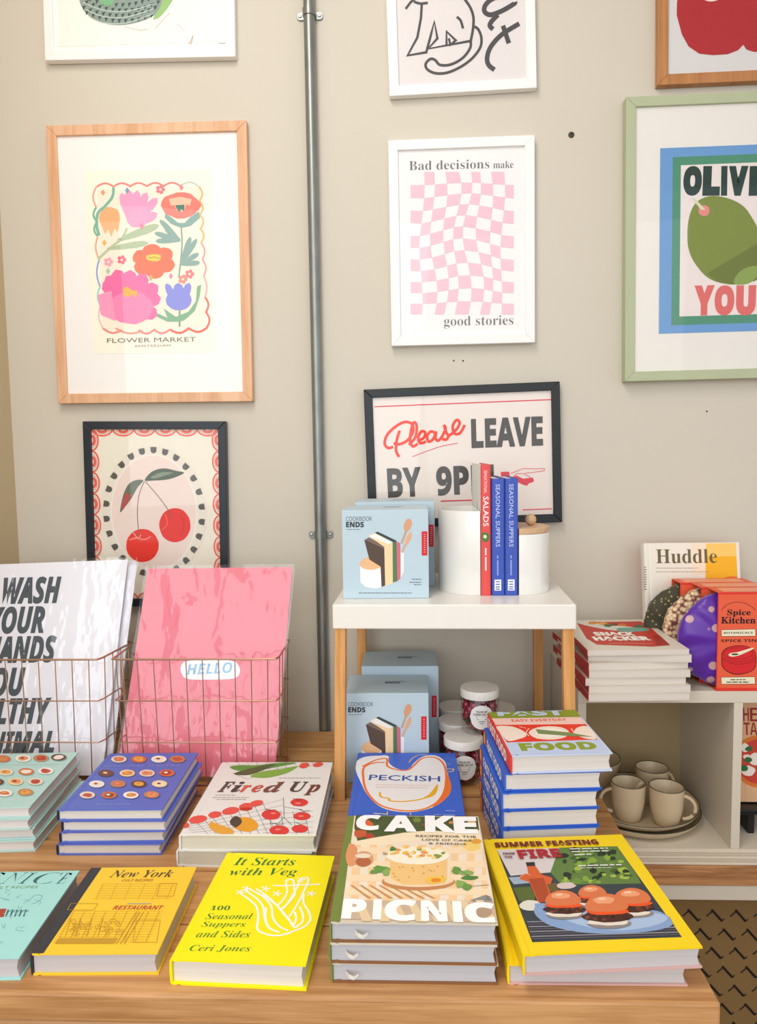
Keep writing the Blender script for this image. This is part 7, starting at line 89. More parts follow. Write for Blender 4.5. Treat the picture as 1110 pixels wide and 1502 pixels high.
'pizza':[['9c2a24',1,'T','sb',-984,1867,142,279,0.0,-0.01],['9c2a24',1,'H','sb',-828,1867,115,279,0.0,-0.01],['9c2a24',1,'E','sb',-690,1867,147,279,0.0,-0.01],['9c2a24',1,'T','sb',-826,1589,128,255,0.0,-0.01],['9c2a24',1,'A','sb',-698,1589,147,255,0.0,-0.01],['9c2a24',1,'B','sb',-539,1589,126,255,0.0,-0.01],['9c2a24',1,'L','sb',-395,1589,97,255,0.0,-0.01],['9c2a24',1,'E','sb',-280,1589,119,255,0.0,-0.01],['d9742c',1,0,82,1058,59,946,23,836,-39,736,-123,652,-223,586,-336,543,-452,511,-572,523,-689,539,-796,587,-888,656,-966,739,-1027,834,-1056,943,-1072,1055,-1056,1168,-1011,1275,-959,1380,-868,1458,-771,1528,-658,1570,-541,1595,-420,1605,-307,1568,-197,1528,-105,1459,-26,1376,26,1276,69,1172],['c8402c',2,0,1,1058,-25,948,-72,846,-128,743,-234,685,-333,620,-451,597,-571,593,-687,619,-790,673,-877,748,-951,835,-984,944,-981,1055,-971,1166,-935,1274,-851,1357,-766,1437,-656,1480,-543,1514,-426,1506,-311,1488,-201,1444,-130,1356,-67,1267,-13,1169],['efe2d6',3,0,-734,1334,-739,1284,-773,1253,-813,1239,-851,1255,-878,1288,-886,1334,-875,1378,-848,1416,-808,1429,-771,1410,-740,1381],['efe2d6',3,0,-711,1149,-714,1124,-748,1111,-783,1105,-822,1105,-846,1125,-857,1148,-847,1172,-820,1192,-780,1194,-741,1191,-717,1172],['efe2d6',3,0,-472,1103,-495,1038,-548,995,-614,970,-681,990,-732,1036,-734,1102,-723,1166,-672,1210,-607,1237,-546,1205,-497,1165],['efe2d6',3,0,-613,860,-646,811,-686,764,-758,756,-824,770,-876,806,-903,859,-871,912,-821,951,-752,973,-686,949,-627,916],['efe2d6',3,0,-223,1265,-232,1205,-283,1158,-357,1157,-428,1161,-470,1209,-484,1265,-473,1324,-422,1369,-350,1375,-280,1368,-233,1323],['efe2d6',3,0,-167,896,-183,840,-231,798,-299,772,-370,792,-409,841,-425,895,-410,951,-358,991,-292,1019,-222,999,-172,955],['2f6a38',4,0,-662,1311,-671,1272,-720,1256,-765,1266,-814,1287,-799,1330,-763,1355,-717,1364,-659,1356],['2f6a38',4,0,-667,1079,-703,1041,-750,1029,-797,1032,-835,1058,-826,1098,-800,1135,-744,1143,-692,1123],['2f6a38',4,0,-759,917,-777,872,-832,850,-891,858,-924,895,-908,935,-886,974,-828,984,-782,958],['2f6a38',4,0,-415,1265,-439,1231,-478,1198,-536,1206,-563,1245,-577,1289,-524,1310,-474,1333,-438,1299],['2f6a38',4,0,-299,942,-299,899,-349,871,-410,881,-425,924,-445,965,-399,991,-346,1009,-296,985]],
}
# ------------------------------------------------------------------ materials
def lin(h):
    o = []
    for i in (0, 2, 4):
        c = int(h[i:i+2], 16)/255; o.append(c/12.92 if c <= .04045 else ((c+.055)/1.055)**2.4)
    return o
_m = {}
def new_mat(name):
    m = bpy.data.materials.new(name); m.use_nodes = True
    return m, m.node_tree, m.node_tree.nodes['Principled BSDF']
def math_node(t, op, a, b=None):
    n = t.nodes.new('ShaderNodeMath'); n.operation = op
    for i, v in enumerate((a, b)):
        if v is None: continue
        if isinstance(v, (int, float)): n.inputs[i].default_value = v
        else: t.links.new(v, n.inputs[i])
    return n.outputs[0]
def noise(t, scale, sc3=(1, 1, 1), detail=2, coord='Object'):
    tc = t.nodes.new('ShaderNodeTexCoord'); mp = t.nodes.new('ShaderNodeMapping'); mp.inputs['Scale'].default_value = sc3
    t.links.new(tc.outputs[coord], mp.inputs[0])
    n = t.nodes.new('ShaderNodeTexNoise'); n.inputs['Scale'].default_value = scale; n.inputs['Detail'].default_value = detail
    t.links.new(mp.outputs[0], n.inputs['Vector']); return n.outputs[0], mp.outputs[0]
def tint(t, b, rgb, fac, amp):   # base colour times (1 +- amp*noise)
    v = math_node(t, 'MULTIPLY_ADD', fac, 2*amp); v.node.inputs[2].default_value = 1-amp
    vm = t.nodes.new('ShaderNodeVectorMath'); vm.operation = 'MULTIPLY'
    vm.inputs[0].default_value = rgb; cb = t.nodes.new('ShaderNodeCombineXYZ')
    for i in range(3): t.links.new(v, cb.inputs[i])
    t.links.new(cb.outputs[0], vm.inputs[1]); t.links.new(vm.outputs[0], b.inputs['Base Color'])
def mat(h, rough=.55, amp=.03, scale=30, sc3=(1, 1, 1), metal=0, coat=0, spec=.4, bump=0):
    k = (h, rough, amp, scale, sc3, metal, coat, spec, bump)
    if k in _m: return _m[k]
    m, t, b = new_mat('paint_'+h); _m[k] = m
    f, _ = noise(t, scale, sc3); tint(t, b, lin(h), f, amp)
    b.inputs['Roughness'].default_value = rough; b.inputs['Metallic'].default_value = metal
    b.inputs['Coat Weight'].default_value = coat; b.inputs['Coat Roughness'].default_value = .15
    b.inputs['Specular IOR Level'].default_value = spec
    if bump:
        bp = t.nodes.new('ShaderNodeBump'); bp.inputs['Strength'].default_value = bump; bp.inputs['Distance'].default_value = .001
        t.links.new(f, bp.inputs['Height']); t.links.new(bp.outputs[0], b.inputs['Normal'])
    return m
def ink(h): return mat(h, .5, .025, 60, spec=.3)
def paper_block(h='e6e1da'): return mat(h, .8, .16, 55, (.02, .02, 9), spec=.2)
def wood(key, c1, c2, axis=0, scale=5., rough=.5, knots=False):
    k = ('wood', key, c1, c2, axis, scale)
    if k in _m: return _m[k]
    m, t, b = new_mat('wood_'+key); _m[k] = m
    sc = [9., 9., 9.]; sc[axis] = .55
    f, vec = noise(t, scale, tuple(sc), 5); f.node.inputs['Distortion'].default_value = .9
    g, _ = noise(t, scale*7, tuple(s*1.6 if i != axis else .5 for i, s in enumerate(sc)), 2)
    s = math_node(t, 'ADD', math_node(t, 'MULTIPLY', f, .75), math_node(t, 'MULTIPLY', g, .25))
    cr = t.nodes.new('ShaderNodeValToRGB'); cr.color_ramp.elements[0].position = .36; cr.color_ramp.elements[1].position = .62
    cr.color_ramp.elements[0].color = (*lin(c2), 1); cr.color_ramp.elements[1].color = (*lin(c1), 1)
    t.links.new(s, cr.inputs[0]); out = cr.outputs[0]
    if knots:
        tc = t.nodes.new('ShaderNodeTexCoord'); vo = t.nodes.new('ShaderNodeTexVoronoi'); vo.inputs['Scale'].default_value = 5.5
        mp = t.nodes.new('ShaderNodeMapping'); mp.inputs['Scale'].default_value = (.75, 1.3, 1); t.links.new(tc.outputs['Object'], mp.inputs[0]); t.links.new(mp.outputs[0], vo.inputs['Vector'])
        r2 = t.nodes.new('ShaderNodeValToRGB'); r2.color_ramp.elements[0].position = .022; r2.color_ramp.elements[1].position = .06
        r2.color_ramp.elements[0].color = (*lin('5d3c22'), 1); r2.color_ramp.elements[1].color = (1, 1, 1, 1); t.links.new(vo.outputs['Distance'], r2.inputs[0])
        mx = t.nodes.new('ShaderNodeVectorMath'); mx.operation = 'MULTIPLY'; t.links.new(out, mx.inputs[0]); t.links.new(r2.outputs[0], mx.inputs[1]); out = mx.outputs[0]
    t.links.new(out, b.inputs['Base Color']); b.inputs['Roughness'].default_value = rough
    bp = t.nodes.new('ShaderNodeBump'); bp.inputs['Strength'].default_value = .25; bp.inputs['Distance'].default_value = .001
    t.links.new(s, bp.inputs['Height']); t.links.new(bp.outputs[0], b.inputs['Normal'])
    return m
def clear_film(key, rough, gloss, bump=0, bscale=14):
    k = ('film', key)
    if k in _m: return _m[k]
    m, t, b = new_mat(key); _m[k] = m; t.nodes.remove(b)
    tr = t.nodes.new('ShaderNodeBsdfTransparent'); gl = t.nodes.new('ShaderNodeBsdfGlossy'); gl.inputs['Roughness'].default_value = rough
    fr = t.nodes.new('ShaderNodeLayerWeight'); fr.inputs['Blend'].default_value = .5; mx = t.nodes.new('ShaderNodeMixShader')
    fac = math_node(t, 'MULTIPLY_ADD', math_node(t, 'POWER', fr.outputs['Facing'], 4.0), .9); fac.node.inputs[2].default_value = gloss
    if bump:
        f, _ = noise(t, bscale, (1, 1, .5), 3); bp = t.nodes.new('ShaderNodeBump'); bp.inputs['Strength'].default_value = bump; bp.inputs['Distance'].default_value = .02
        t.links.new(f, bp.inputs['Height']); t.links.new(bp.outputs[0], gl.inputs['Normal']); t.links.new(bp.outputs[0], fr.inputs['Normal'])
    t.links.new(fac, mx.inputs[0]); t.links.new(tr.outputs[0], mx.inputs[1]); t.links.new(gl.outputs[0], mx.inputs[2])
    t.links.new(mx.outputs[0], t.nodes['Material Output'].inputs[0]); return m
# ------------------------------------------------------------------ mesh building
class MB:
    def __init__(s): s.v = []; s.f = []; s.m = []
    def add(s, vs, fs, mi=0):
        b = len(s.v); s.v += [tuple(v) for v in vs]; s.f += [tuple(i+b for i in f) for f in fs]; s.m += [mi]*len(fs); return s
    def box(s, a, b, mi=0, M=None):
        vs = [Vector((x, y, z)) for z in (a[2], b[2]) for y in (a[1], b[1]) for x in (a[0], b[0])]
        if M: vs = [M @ v for v in vs]
        return s.add(vs, [(0, 2, 3, 1), (4, 5, 7, 6), (0, 1, 5, 4), (2, 6, 7, 3), (0, 4, 6, 2), (1, 3, 7, 5)], mi)
    def prism(s, poly, a, b, to, mi=0):   # poly (p,q) extruded from a to b; to(p,q,h) -> xyz
        n = len(poly); vs = [to(p, q, a) for p, q in poly]+[to(p, q, b) for p, q in poly]
        return s.add(vs, [tuple(range(n))[::-1], tuple(range(n, 2*n))]+[(i, (i+1) % n, (i+1) % n+n, i+n) for i in range(n)], mi)
    def lathe(s, prof, c=(0, 0, 0), n=28, mi=0, a0=0, a1=2*PI, sx=1, sy=1):
        full = abs(a1-a0-2*PI) < 1e-6; k = n if full else n+1; vs = []
        for r, z in prof:
            for i in range(k):
                a = a0+(a1-a0)*i/n; vs.append((c[0]+r*sx*math.cos(a), c[1]+r*sy*math.sin(a), c[2]+z))
        fs = []
        for j in range(len(prof)-1):
            for i in range(n):
                i2 = (i+1) % k; fs.append((j*k+i, j*k+i2, (j+1)*k+i2, (j+1)*k+i))
        return s.add(vs, fs, mi)
    def tube(s, pts, r, n=6, closed=False, mi=0):
        P = [Vector(p) for p in pts]; N = len(P); vs = []; up = Vector((0, 0, 1))
        for i in range(N):
            if closed: d = (P[(i+1) % N]-P[i-1])
            else: d = P[min(i+1, N-1)]-P[max(i-1, 0)]
            d.normalize(); u = up if abs(d.dot(up)) < .95 else Vector((1, 0, 0))
            a = d.cross(u).normalized(); b = a.cross(d)
            for k in range(n):
                t = 2*PI*k/n; vs.append(P[i]+a*(r*math.cos(t))+b*(r*math.sin(t)))
        fs = []
        for i in range(N if closed else N-1):
            j = (i+1) % N
            for k in range(n): fs.append((i*n+k, i*n+(k+1) % n, j*n+(k+1) % n, j*n+k))
        if not closed: fs += [tuple(range(n))[::-1], tuple((N-1)*n+k for k in range(n))]
        return s.add(vs, fs, mi)
    def build(s, name, mats, parent=None, smooth=False, bevel=0, seg=2):
        me = bpy.data.meshes.new(name); me.from_pydata(s.v, [], s.f)
        for m in (mats if isinstance(mats, (list, tuple)) else [mats]): me.materials.append(m)
        me.polygons.foreach_set('material_index', s.m)
        if smooth: me.polygons.foreach_set('use_smooth', [True]*len(s.f))
        me.update(); o = bpy.data.objects.new(name, me); COL.objects.link(o)
        if parent: o.parent = parent
        if bevel:
            b = o.modifiers.new('bevel', 'BEVEL'); b.width = bevel; b.segments = seg; b.limit_method = 'ANGLE'; b.angle_limit = .6
            b.harden_normals = False
        if smooth:
            try: me.set_sharp_from_angle(angle=.7)
            except Exception: pass
        return o
def rbox(name, a, b, m, parent=None, bevel=0, M=None): return MB().box(a, b, 0, M).build(name, m, parent, bevel=bevel)
def thing(name, label, cat, loc=(0, 0, 0), rot=(0, 0, 0), group=None):
    o = bpy.data.objects.new(name, None); COL.objects.link(o); o.location = loc; o.rotation_euler = rot; o.empty_display_size = .03
    return tag(o, label, cat, group)
def tag(o, label, cat, group=None):
    o['label'] = label; o['category'] = cat
    if group: o['group'] = group
    return o
def structure(o): o['kind'] = 'structure'; return o
# ------------------------------------------------------------------ flat print as thin layered geometry
SB = {**{chr(65+i): chr(0x1D5D4+i) for i in range(26)}, **{chr(97+i): chr(0x1D5EE+i) for i in range(26)}, **{chr(48+i): chr(0x1D7EC+i) for i in range(10)}}
SBI = {**{chr(65+i): chr(0x1D63C+i) for i in range(26)}, **{chr(97+i): chr(0x1D656+i) for i in range(26)}}
def body_of(t, st):
    return ''.join({'sb': SB, 'sbi': SBI}.get(st, {}).get(c, c) for c in t)
XT = {   # short lettering set in millimetres/10 on spines and small labels
 'spine_red': [['fbf3ea', 1, 'FAST FOOD', 'sb', -830, 50, 1500, 190, 0, .02, 0]],
 'spine_blue': [['f4f2ee', 1, 'FAST FOOD', 'sb', -560, 60, 1300, 180, 0, .02, 0], ['e2503c', 1, 0, -930, 30, -700, 30, -700, 270, -930, 270], ['efb03a', 2, 0, -900, 60, -790, 60, -790, 250, -900, 250]],
 'spine_salads': [['f7d9d6', 1, 'SENSATIONAL', 'sans', -1130, 60, 430, 60, 0, 0, 0], ['fdf2ee', 1, 'SALADS', 'sans', -640, 45, 560, 100, 0, .01, 0],
                  ['f7d9d6', 1, 2, 300, 330, 90, 470, 90], ['f7d9d6', 1, 2, 300, 500, 90, 760, 90], ['4d7a3c', 1, 1, 40, 30, 120, 20, 200, 40, 210, 120, 120, 160, 50, 130], ['f6e6c8', 2, 1, 80, 60, 130, 50, 150, 90, 100, 110]],
 'spine_supper': [['c3cdf2', 1, 'SEASONAL SUPPERS', 'sans', -1000, 75, 1180, 80, 0, .004, 0], ['8f9fdc', 1, 2, 280, 340, 110, 400, 110], ['8f9fdc', 1, 2, 280, 430, 110, 720, 110],
                  ['f2f3f8', 1, 0, 800, 50, 1010, 50, 1010, 175, 800, 175], ['3a55b0', 2, 0, 830, 70, 850, 70, 850, 150, 830, 150], ['3a55b0', 2, 0, 880, 70, 900, 70, 900, 150, 880, 150], ['3a55b0', 2, 0, 930, 70, 950, 70, 950, 150, 930, 150], ['3a55b0', 2, 0, 970, 70, 990, 70, 990, 150, 970, 150]],
 'spine_snack': [['f4ece4', 1, 'SNACK HACKER', 'sb', -800, 20, 1100, 75, 0, .02, 0]],
 'jar': [['34302e', 2, "YOU'RE MY", 'sb', -110, 90, 220, 42, 0, -.01, 0], ['34302e', 2, 'CHERRY ON TOP', 'sb', -165, 35, 330, 42, 0, -.01, 0], ['6b6460', 2, 2, 160, -110, 0, 110, 0], ['6b6460', 2, 2, 160, -90, -40, 90, -40], ['6b6460', 2, 2, 140, -60, -80, 60, -80], ['6b6460', 2, 2, 120, -40, -120, 40, -120]],
 'boxtop': [['3b3f44', 1, 'COOKBOOK', 'sans', -250, 40, 420, 55, 0, 0, 0], ['2f3337', 1, 'ENDS', 'sb', -250, -60, 300, 85, 0, .02, 0]],
}
_t = {}
def prepare_text():
    keys = set()
    for ops in list(ART.values())+list(XT.values()):
        for o in ops:
            if isinstance(o[2], str): keys.add((o[2], o[3], o[9]))
    obs = []
    for k in keys:
        c = bpy.data.curves.new('t', 'FONT'); c.body = body_of(k[0], k[1]); c.resolution_u = 2; c.offset = k[2]
        o = bpy.data.objects.new('t', c); COL.objects.link(o); obs.append((k, o, c))
    bpy.context.view_layer.update(); dg = bpy.context.evaluated_depsgraph_get()
    for k, o, c in obs:
        me = bpy.data.meshes.new_from_object(o.evaluated_get(dg)); vs = [(v.co.x, v.co.y) for v in me.vertices]
        fs = [tuple(p.vertices) for p in me.polygons]
        x0 = min(v[0] for v in vs); x1 = max(v[0] for v in vs); y0 = min(v[1] for v in vs); y1 = max(v[1] for v in vs)
        _t[k] = ([((x-x0)/(x1-x0), (y-y0)/(y1-y0)) for x, y in vs], fs)
        bpy.data.meshes.remove(me)
    for k, o, c in obs: bpy.data.objects.remove(o); bpy.data.curves.remove(c)
def smooth_line(P, closed, k=4):
    n = len(P); out = []
    if n < 3: return P
    for i in range(n if closed else n-1):
        p0 = P[i-1] if (closed or i > 0) else P[0]; p1 = P[i]; p2 = P[(i+1) % n]; p3 = P[(i+2) % n] if (closed or i+2 < n) else P[-1]
        for j in range(k):
            t = j/k; out.append(tuple(.5*(2*b+(c-a)*t+(2*a-5*b+4*c-d)*t*t+(3*b-a-3*c+d)*t**3) for a, b, c, d in zip(p0, p1, p2, p3)))
    if not closed: out.append(P[-1])
    return out
def ribbon(P, w, closed):
    n = len(P); h = w/2; L = []; R = []
    for i in range(n):
        a = P[i-1] if (closed or i > 0) else None; c = P[(i+1) % n] if (closed or i+1 < n) else None; b = P[i]
        def nrm(p, q):
            dx, dy = q[0]-p[0], q[1]-p[1]; l = math.hypot(dx, dy) or 1e-9; return (-dy/l, dx/l)
        n1 = nrm(a, b) if a else None; n2 = nrm(b, c) if c else None
        if n1 and n2:
            mx, my = n1[0]+n2[0], n1[1]+n2[1]; l = math.hypot(mx, my)
            if l < .3: m = n2; k = 1
            else: m = (mx/l, my/l); k = min(1/max(m[0]*n1[0]+m[1]*n1[1], .3), 1.6)
        else: m = n1 or n2; k = 1
        L.append((b[0]+m[0]*h*k, b[1]+m[1]*h*k)); R.append((b[0]-m[0]*h*k, b[1]-m[1]*h*k))
    fs = [(i, n+i, n+(i+1) % n, (i+1) % n) for i in range(n if closed else n-1)]
    return L+R, fs
def area2(P): return sum(P[i-1][0]*P[i][1]-P[i][0]*P[i-1][1] for i in range(len(P)))
def build_print(name, ops, mapf, parent, clip=None, inkf=ink):
    mb = MB(); mats = []; ix = {}; st = min(.000004, .0005/len(ops))
    def cl(p):
        return (max(clip[0], min(clip[2], p[0])), max(clip[1], min(clip[3], p[1]))) if clip else p
    for i, o in enumerate(ops):
        if o[0] not in ix: ix[o[0]] = len(mats); mats.append(inkf(o[0]))
        mi = ix[o[0]]; h = .0001+o[1]*.00006+i*st; rise = 0
        if isinstance(o[2], str):
            vs, fs = _t[(o[2], o[3], o[9])]; u, v, w, hh, a = o[4]/1e4, o[5]/1e4, o[6]/1e4, o[7]/1e4, o[8]; ca, sa = math.cos(a), math.sin(a)
            P = [(u+x*w*ca-y*hh*sa, v+x*w*sa+y*hh*ca) for x, y in vs]
        elif o[2] < 2:
            P = [(o[j]/1e4, o[j+1]/1e4) for j in range(3, len(o), 2)]
            if o[2] == 1: P = smooth_line(P, True, 3)
            if area2(P) < 0: P = P[::-1]
            fs = [tuple(range(len(P)))]
        else:
            k = o[2]-2; P = [(o[j]/1e4, o[j+1]/1e4) for j in range(4, len(o), 2)]
            if k & 1: P = smooth_line(P, bool(k & 2))
            P, fs = ribbon(P, o[3]/1e5, bool(k & 2)); rise = 9e-7; nn = len(P)//2
        mb.add([mapf(*cl(p), h+(rise*(j % nn) if rise else 0)) for j, p in enumerate(P)], fs, mi)
    return mb.build(name, mats, parent)
front = lambda y: (lambda u, v, n: (u, y-n, v))
top = lambda z: (lambda u, v, n: (u, v, z+n))
# ------------------------------------------------------------------ books
def book(name, label, pose, cover, pages='e8e2da', prints=None, spine=None, spine_col=None, back_col=None, group=None, cat='book', hard=True, xf=None, off=(0, 0), back_print=None, gap=.0025, inset=0):
    W, L, T, x, y, z, rot = pose
    r = thing(name, label, cat, (x, y, z), (0, 0, rot), group)
    if xf is not None: r.matrix_world = xf
    ox, oy = off; b = .0024 if hard else .0007; w = W/2; h = L/2
    if hard:
        prof = [(w, T), (-w+.014, T), (-w+.0105, T-.0011), (-w+.007, T), (-w+.002, T-.0002), (-w, T-.0022), (-w-.0006, T*.5), (-w, .0022), (-w+.002, .0002), (-w+.007, 0), (-w+.0105, .0011), (-w+.014, 0), (w, 0),
                (w, b), (-w+.014, b), (-w+.0105, b+.001), (-w+.0025, b), (-w+.0025, T-b), (-w+.0105, T-b-.001), (-w+.014, T-b), (w, T-b)]
        slots = [0, 0, 0, 0, 1, 1, 1, 1, 2, 2, 2, 2, 2, 2, 2, 2, 1, 0, 0, 0, 0]
    else:
        prof = [(w, T), (-w+.001, T), (-w, T-.001), (-w, .001), (-w+.001, 0), (w, 0), (w, b), (-w+b, b), (-w+b, T-b), (w, T-b)]
        slots = [0, 1, 1, 1, 2, 2, 2, 1, 0, 0]
    mb = MB(); n = len(prof)
    vs = [(p[0]+ox, -h+oy, p[1]) for p in prof]+[(p[0]+ox, h+oy, p[1]) for p in prof]
    for i in range(n): mb.add([vs[i], vs[(i+1) % n], vs[(i+1) % n+n], vs[i+n]], [(0, 1, 2, 3)], slots[i])
    # end caps as quads between outer and inner profile
    m = len(prof)
    pairs = ([(0, 1, 19, 20), (1, 2, 18, 19), (2, 4, 17, 18), (4, 8, 16, 17), (8, 10, 15, 16), (10, 11, 14, 15), (11, 12, 13, 14)] if hard else [(0, 1, 8, 9), (1, 4, 7, 8), (4, 5, 6, 7)])
    capslot = ([0, 0, 0, 1, 2, 2, 2] if hard else [0, 1, 2])
    for (a, c, d, e), sl in zip(pairs, capslot):
        run = list(range(a, c+1))+list(range(d, e+1))
        for yy in (0, n): mb.add([vs[i+yy] for i in run], [tuple(range(len(run)))], sl)
    cm = mat(cover, .45, .02, spec=.35); mb.build('cover', [cm, mat(spine_col or cover, .45, .02, spec=.35), mat(back_col or cover, .45, .03, spec=.35)], r, bevel=.0005 if hard else 0, seg=1)
    g = gap if hard else .0003
    pb = MB(); cpts = [(w-g-inset, b+.0001), (-w+(.003 if hard else .0008), b+.0001), (-w+(.003 if hard else .0008), T-b-.0001), (w-g-inset, T-b-.0001), (w-g-inset-(.0025 if hard else 0), T/2)]
    pb.prism(cpts, -h+g, h-g, lambda p, q, t: (p+ox, t+oy, q)); pb.build('page_block', paper_block(pages), r)
    clipr = (-w+.0005, -h+.0005, w-.0005, h-.0005)
    if prints: build_print('cover_print', prints, (lambda u, v, nn: (u+ox, v+oy, T+nn)), r, clipr)
    if spine: build_print('spine_print', spine, (lambda u, v, nn: (-w-.0007-nn+ox, -u+oy, v)), r)
    if back_print: build_print('back_print', back_print, (lambda u, v, nn: (u+ox, v+oy, -nn)), r, clipr)
    return r
def standing(x, y, z, lean=0, turn=0): return Matrix.Translation((x, y, z)) @ Matrix.Rotation(turn, 4, 'Z') @ Matrix.Rotation(PI/2-lean, 4, 'X')
def spine_out(x, y, z, turn=0): return Matrix.Translation((x, y, z)) @ Matrix.Rotation(turn, 4, 'Z') @ Matrix(((0, 0, 1, 0), (1, 0, 0, 0), (0, 1, 0, 0), (0, 0, 0, 1)))
# ------------------------------------------------------------------ framed pictures
def framed(key, label, rail_m, paper, extra=0):
    x, z, W, H, t, rl, d = FR[key]
    r = thing('framed_picture', label, 'picture', (x, WY, z), (0, -t, 0))
    w, h = W/2, H/2
    P = [(-w, -h), (w, -h), (w, h), (-w, h)]; Q = [(-w+rl, -h+rl), (w-rl, -h+rl), (w-rl, h-rl), (-w+rl, h-rl)]
    for i in range(4):
        j = (i+1) % 4; q = [P[i], P[j], Q[j], Q[i]]
        MB().prism(q, -.0015, -d, lambda p, s, hh: (p, hh, s)).build('frame_rail', rail_m, r, bevel=.0012)
    rbox('backing_board', (-w+rl-.002, -d+.0065, -h+rl-.002), (w-rl+.002, -.003, h-rl+.002), mat(paper, .75, .015), r)
    build_print('art_print', ART[key], front(-d+.0062), r, (-w+rl+.0002, -h+rl+.0002, w-rl-.0002, h-rl-.0002))
    MB().add([(-w+rl-.001, -d+.003, -h+rl-.001), (w-rl+.001, -d+.003, -h+rl-.001), (w-rl+.001, -d+.003, h-rl+.001), (-w+rl-.001, -d+.003, h-rl+.001)], [(0, 1, 2, 3)]).build('glass_pane', clear_film('picture_glass', .02, .035), r)
    return r

# ================================================================== the room
wall_m = mat('d2cabb', .85, .02, 3, bump=.15, spec=.2)
structure(rbox('wall_back', (-.92, 1.70, 0), (3.2, 1.82, 3.0), wall_m))
structure(rbox('wall_left', (-1.04, .95, 0), (-.92, 1.82, 3.0), mat('cbb794', .85, .02, 3, spec=.2)))
structure(rbox('floor', (-4, -4, -.05), (3.2, 1.82, 0), wood('floor', '9a7a58', '6f5338', 0, 3, .5)))
structure(rbox('ceiling', (-4, -1.5, 3.0), (3.2, 1.82, 3.06), mat('e9e4da', .9, .01)))
prepare_text()
# ------------------------------------------------------------------ tables
TW = wood('table', 'd4a06a', 'a97440', 0, 4.2, .45, True)
t = thing('display_table', 'front wooden display table with light knotty planks and a thick front edge', 'table', (-.6, 1.085, 0))
yy = .828
for i, wd in enumerate((.135, .128, .128, .122)):
    y0 = yy+(0 if i == 0 else .0008); y1 = yy+wd-.0008
    rbox('plank', (-.9, y0-1.085, .712), (.955-i*.002, y1-1.085, .75), TW, t, bevel=.004 if i == 0 else .0015); yy += wd
rbox('front_rail', (-.9, -.253, .60), (.952, -.235, .7115), TW, t, bevel=.004)
rbox('side_rail', (.925, -.234, .60), (.952, .25, .7115), TW, t, bevel=.002)
for lx in (-.82, .86):
    for ly in (-.20, .19): rbox('leg', (lx, ly, 0), (lx+.06, ly+.06, .599), TW, t, bevel=.003)
t = thing('back_bench', 'rear wooden bench of rougher planks between the front table and the wall', 'table', (-.6, 1.51, 0))
BW = wood('bench', 'd09e66', 'a87542', 0, 5.2, .55, True)
yy = 1.344
for i, wd in enumerate((.110, .108, .106)):
    rbox('plank', (-.305, yy-1.51+.0008, .715), (.905, yy+wd-1.51-.0008, .75), BW, t, bevel=.0012); yy += wd
for lx in (-.28, .83):
    for ly in (-.14, .09): rbox('leg', (lx, ly, 0), (lx+.05, ly+.05, .7149), BW, t, bevel=.003)
# ------------------------------------------------------------------ conduit and wall marks
zinc = mat('8d908c', .38, .22, 70, (1, 1, .35), metal=.75)
pt = thing('conduit_pipe', 'galvanised metal conduit pipe running down the wall between the pictures', 'pipe', (-.205, 1.683, 0))
MB().lathe([(.0122, .0), (.0122, 2.999)], n=24).build('pipe_tube', zinc, pt, smooth=True)
for cz in (2.343, 1.206):
    c = thing('pipe_clamp', 'upper saddle clamp on the conduit near the top of the photo' if cz > 2 else 'lower saddle clamp on the conduit beside the white side table', 'clamp', (-.205, 1.683, cz), group=None)
    MB().lathe([(.0124, -.008), (.0142, -.008), (.0142, .008), (.0124, .008), (.0124, -.008)], n=24, mi=0).build('band', zinc, c, smooth=True)
    for s in (-1, 1):
        MB().prism([(s*.013, -.008), (s*.024, -.008), (s*.028, -.004), (s*.028, .004), (s*.024, .008), (s*.013, .008)], .0169, .0125, lambda p, q, h: (p, h, q)).build('ear', zinc, c, bevel=.0005)
        MB().lathe([(0, -.003), (.003, -.0026), (.0042, 0)], (0, 0, 0), 12).build('screw', mat('a9aaa6', .3, .05, metal=.9), c).matrix_local = Matrix.Translation((s*.0215, .0125, 0)) @ Matrix.Rotation(-PI/2, 4, 'X')
for (x, z, s, lb) in ((.362, 2.077, .0065, 'dark wall plug and screw hole right of the pink checked picture'), (.103, 1.596, .0016, 'left one of two tiny nail holes below the pink checked picture'), (.124, 1.595, .0018, 'right one of two tiny nail holes below the pink checked picture'), (.665, 1.473, .0016, 'tiny nail hole below the olive picture')):
    o = MB().lathe([(0, -.0006), (s*.45, -.0012), (s*.5, -.003), (s, -.0012), (s*1.05, -.0001)], n=14).build('wall_plug', mat('4a4338', .6, .2, 200), None, smooth=True)
    o.matrix_world = Matrix.Translation((x, 1.70, z)) @ Matrix.Rotation(-PI/2, 4, 'X') @ Matrix.Scale(-1, 4, (0, 0, 1)); tag(o, lb, 'wall hole')
    o.matrix_world = Matrix.Translation((x, 1.6999, z)) @ Matrix.Rotation(-PI/2, 4, 'X')
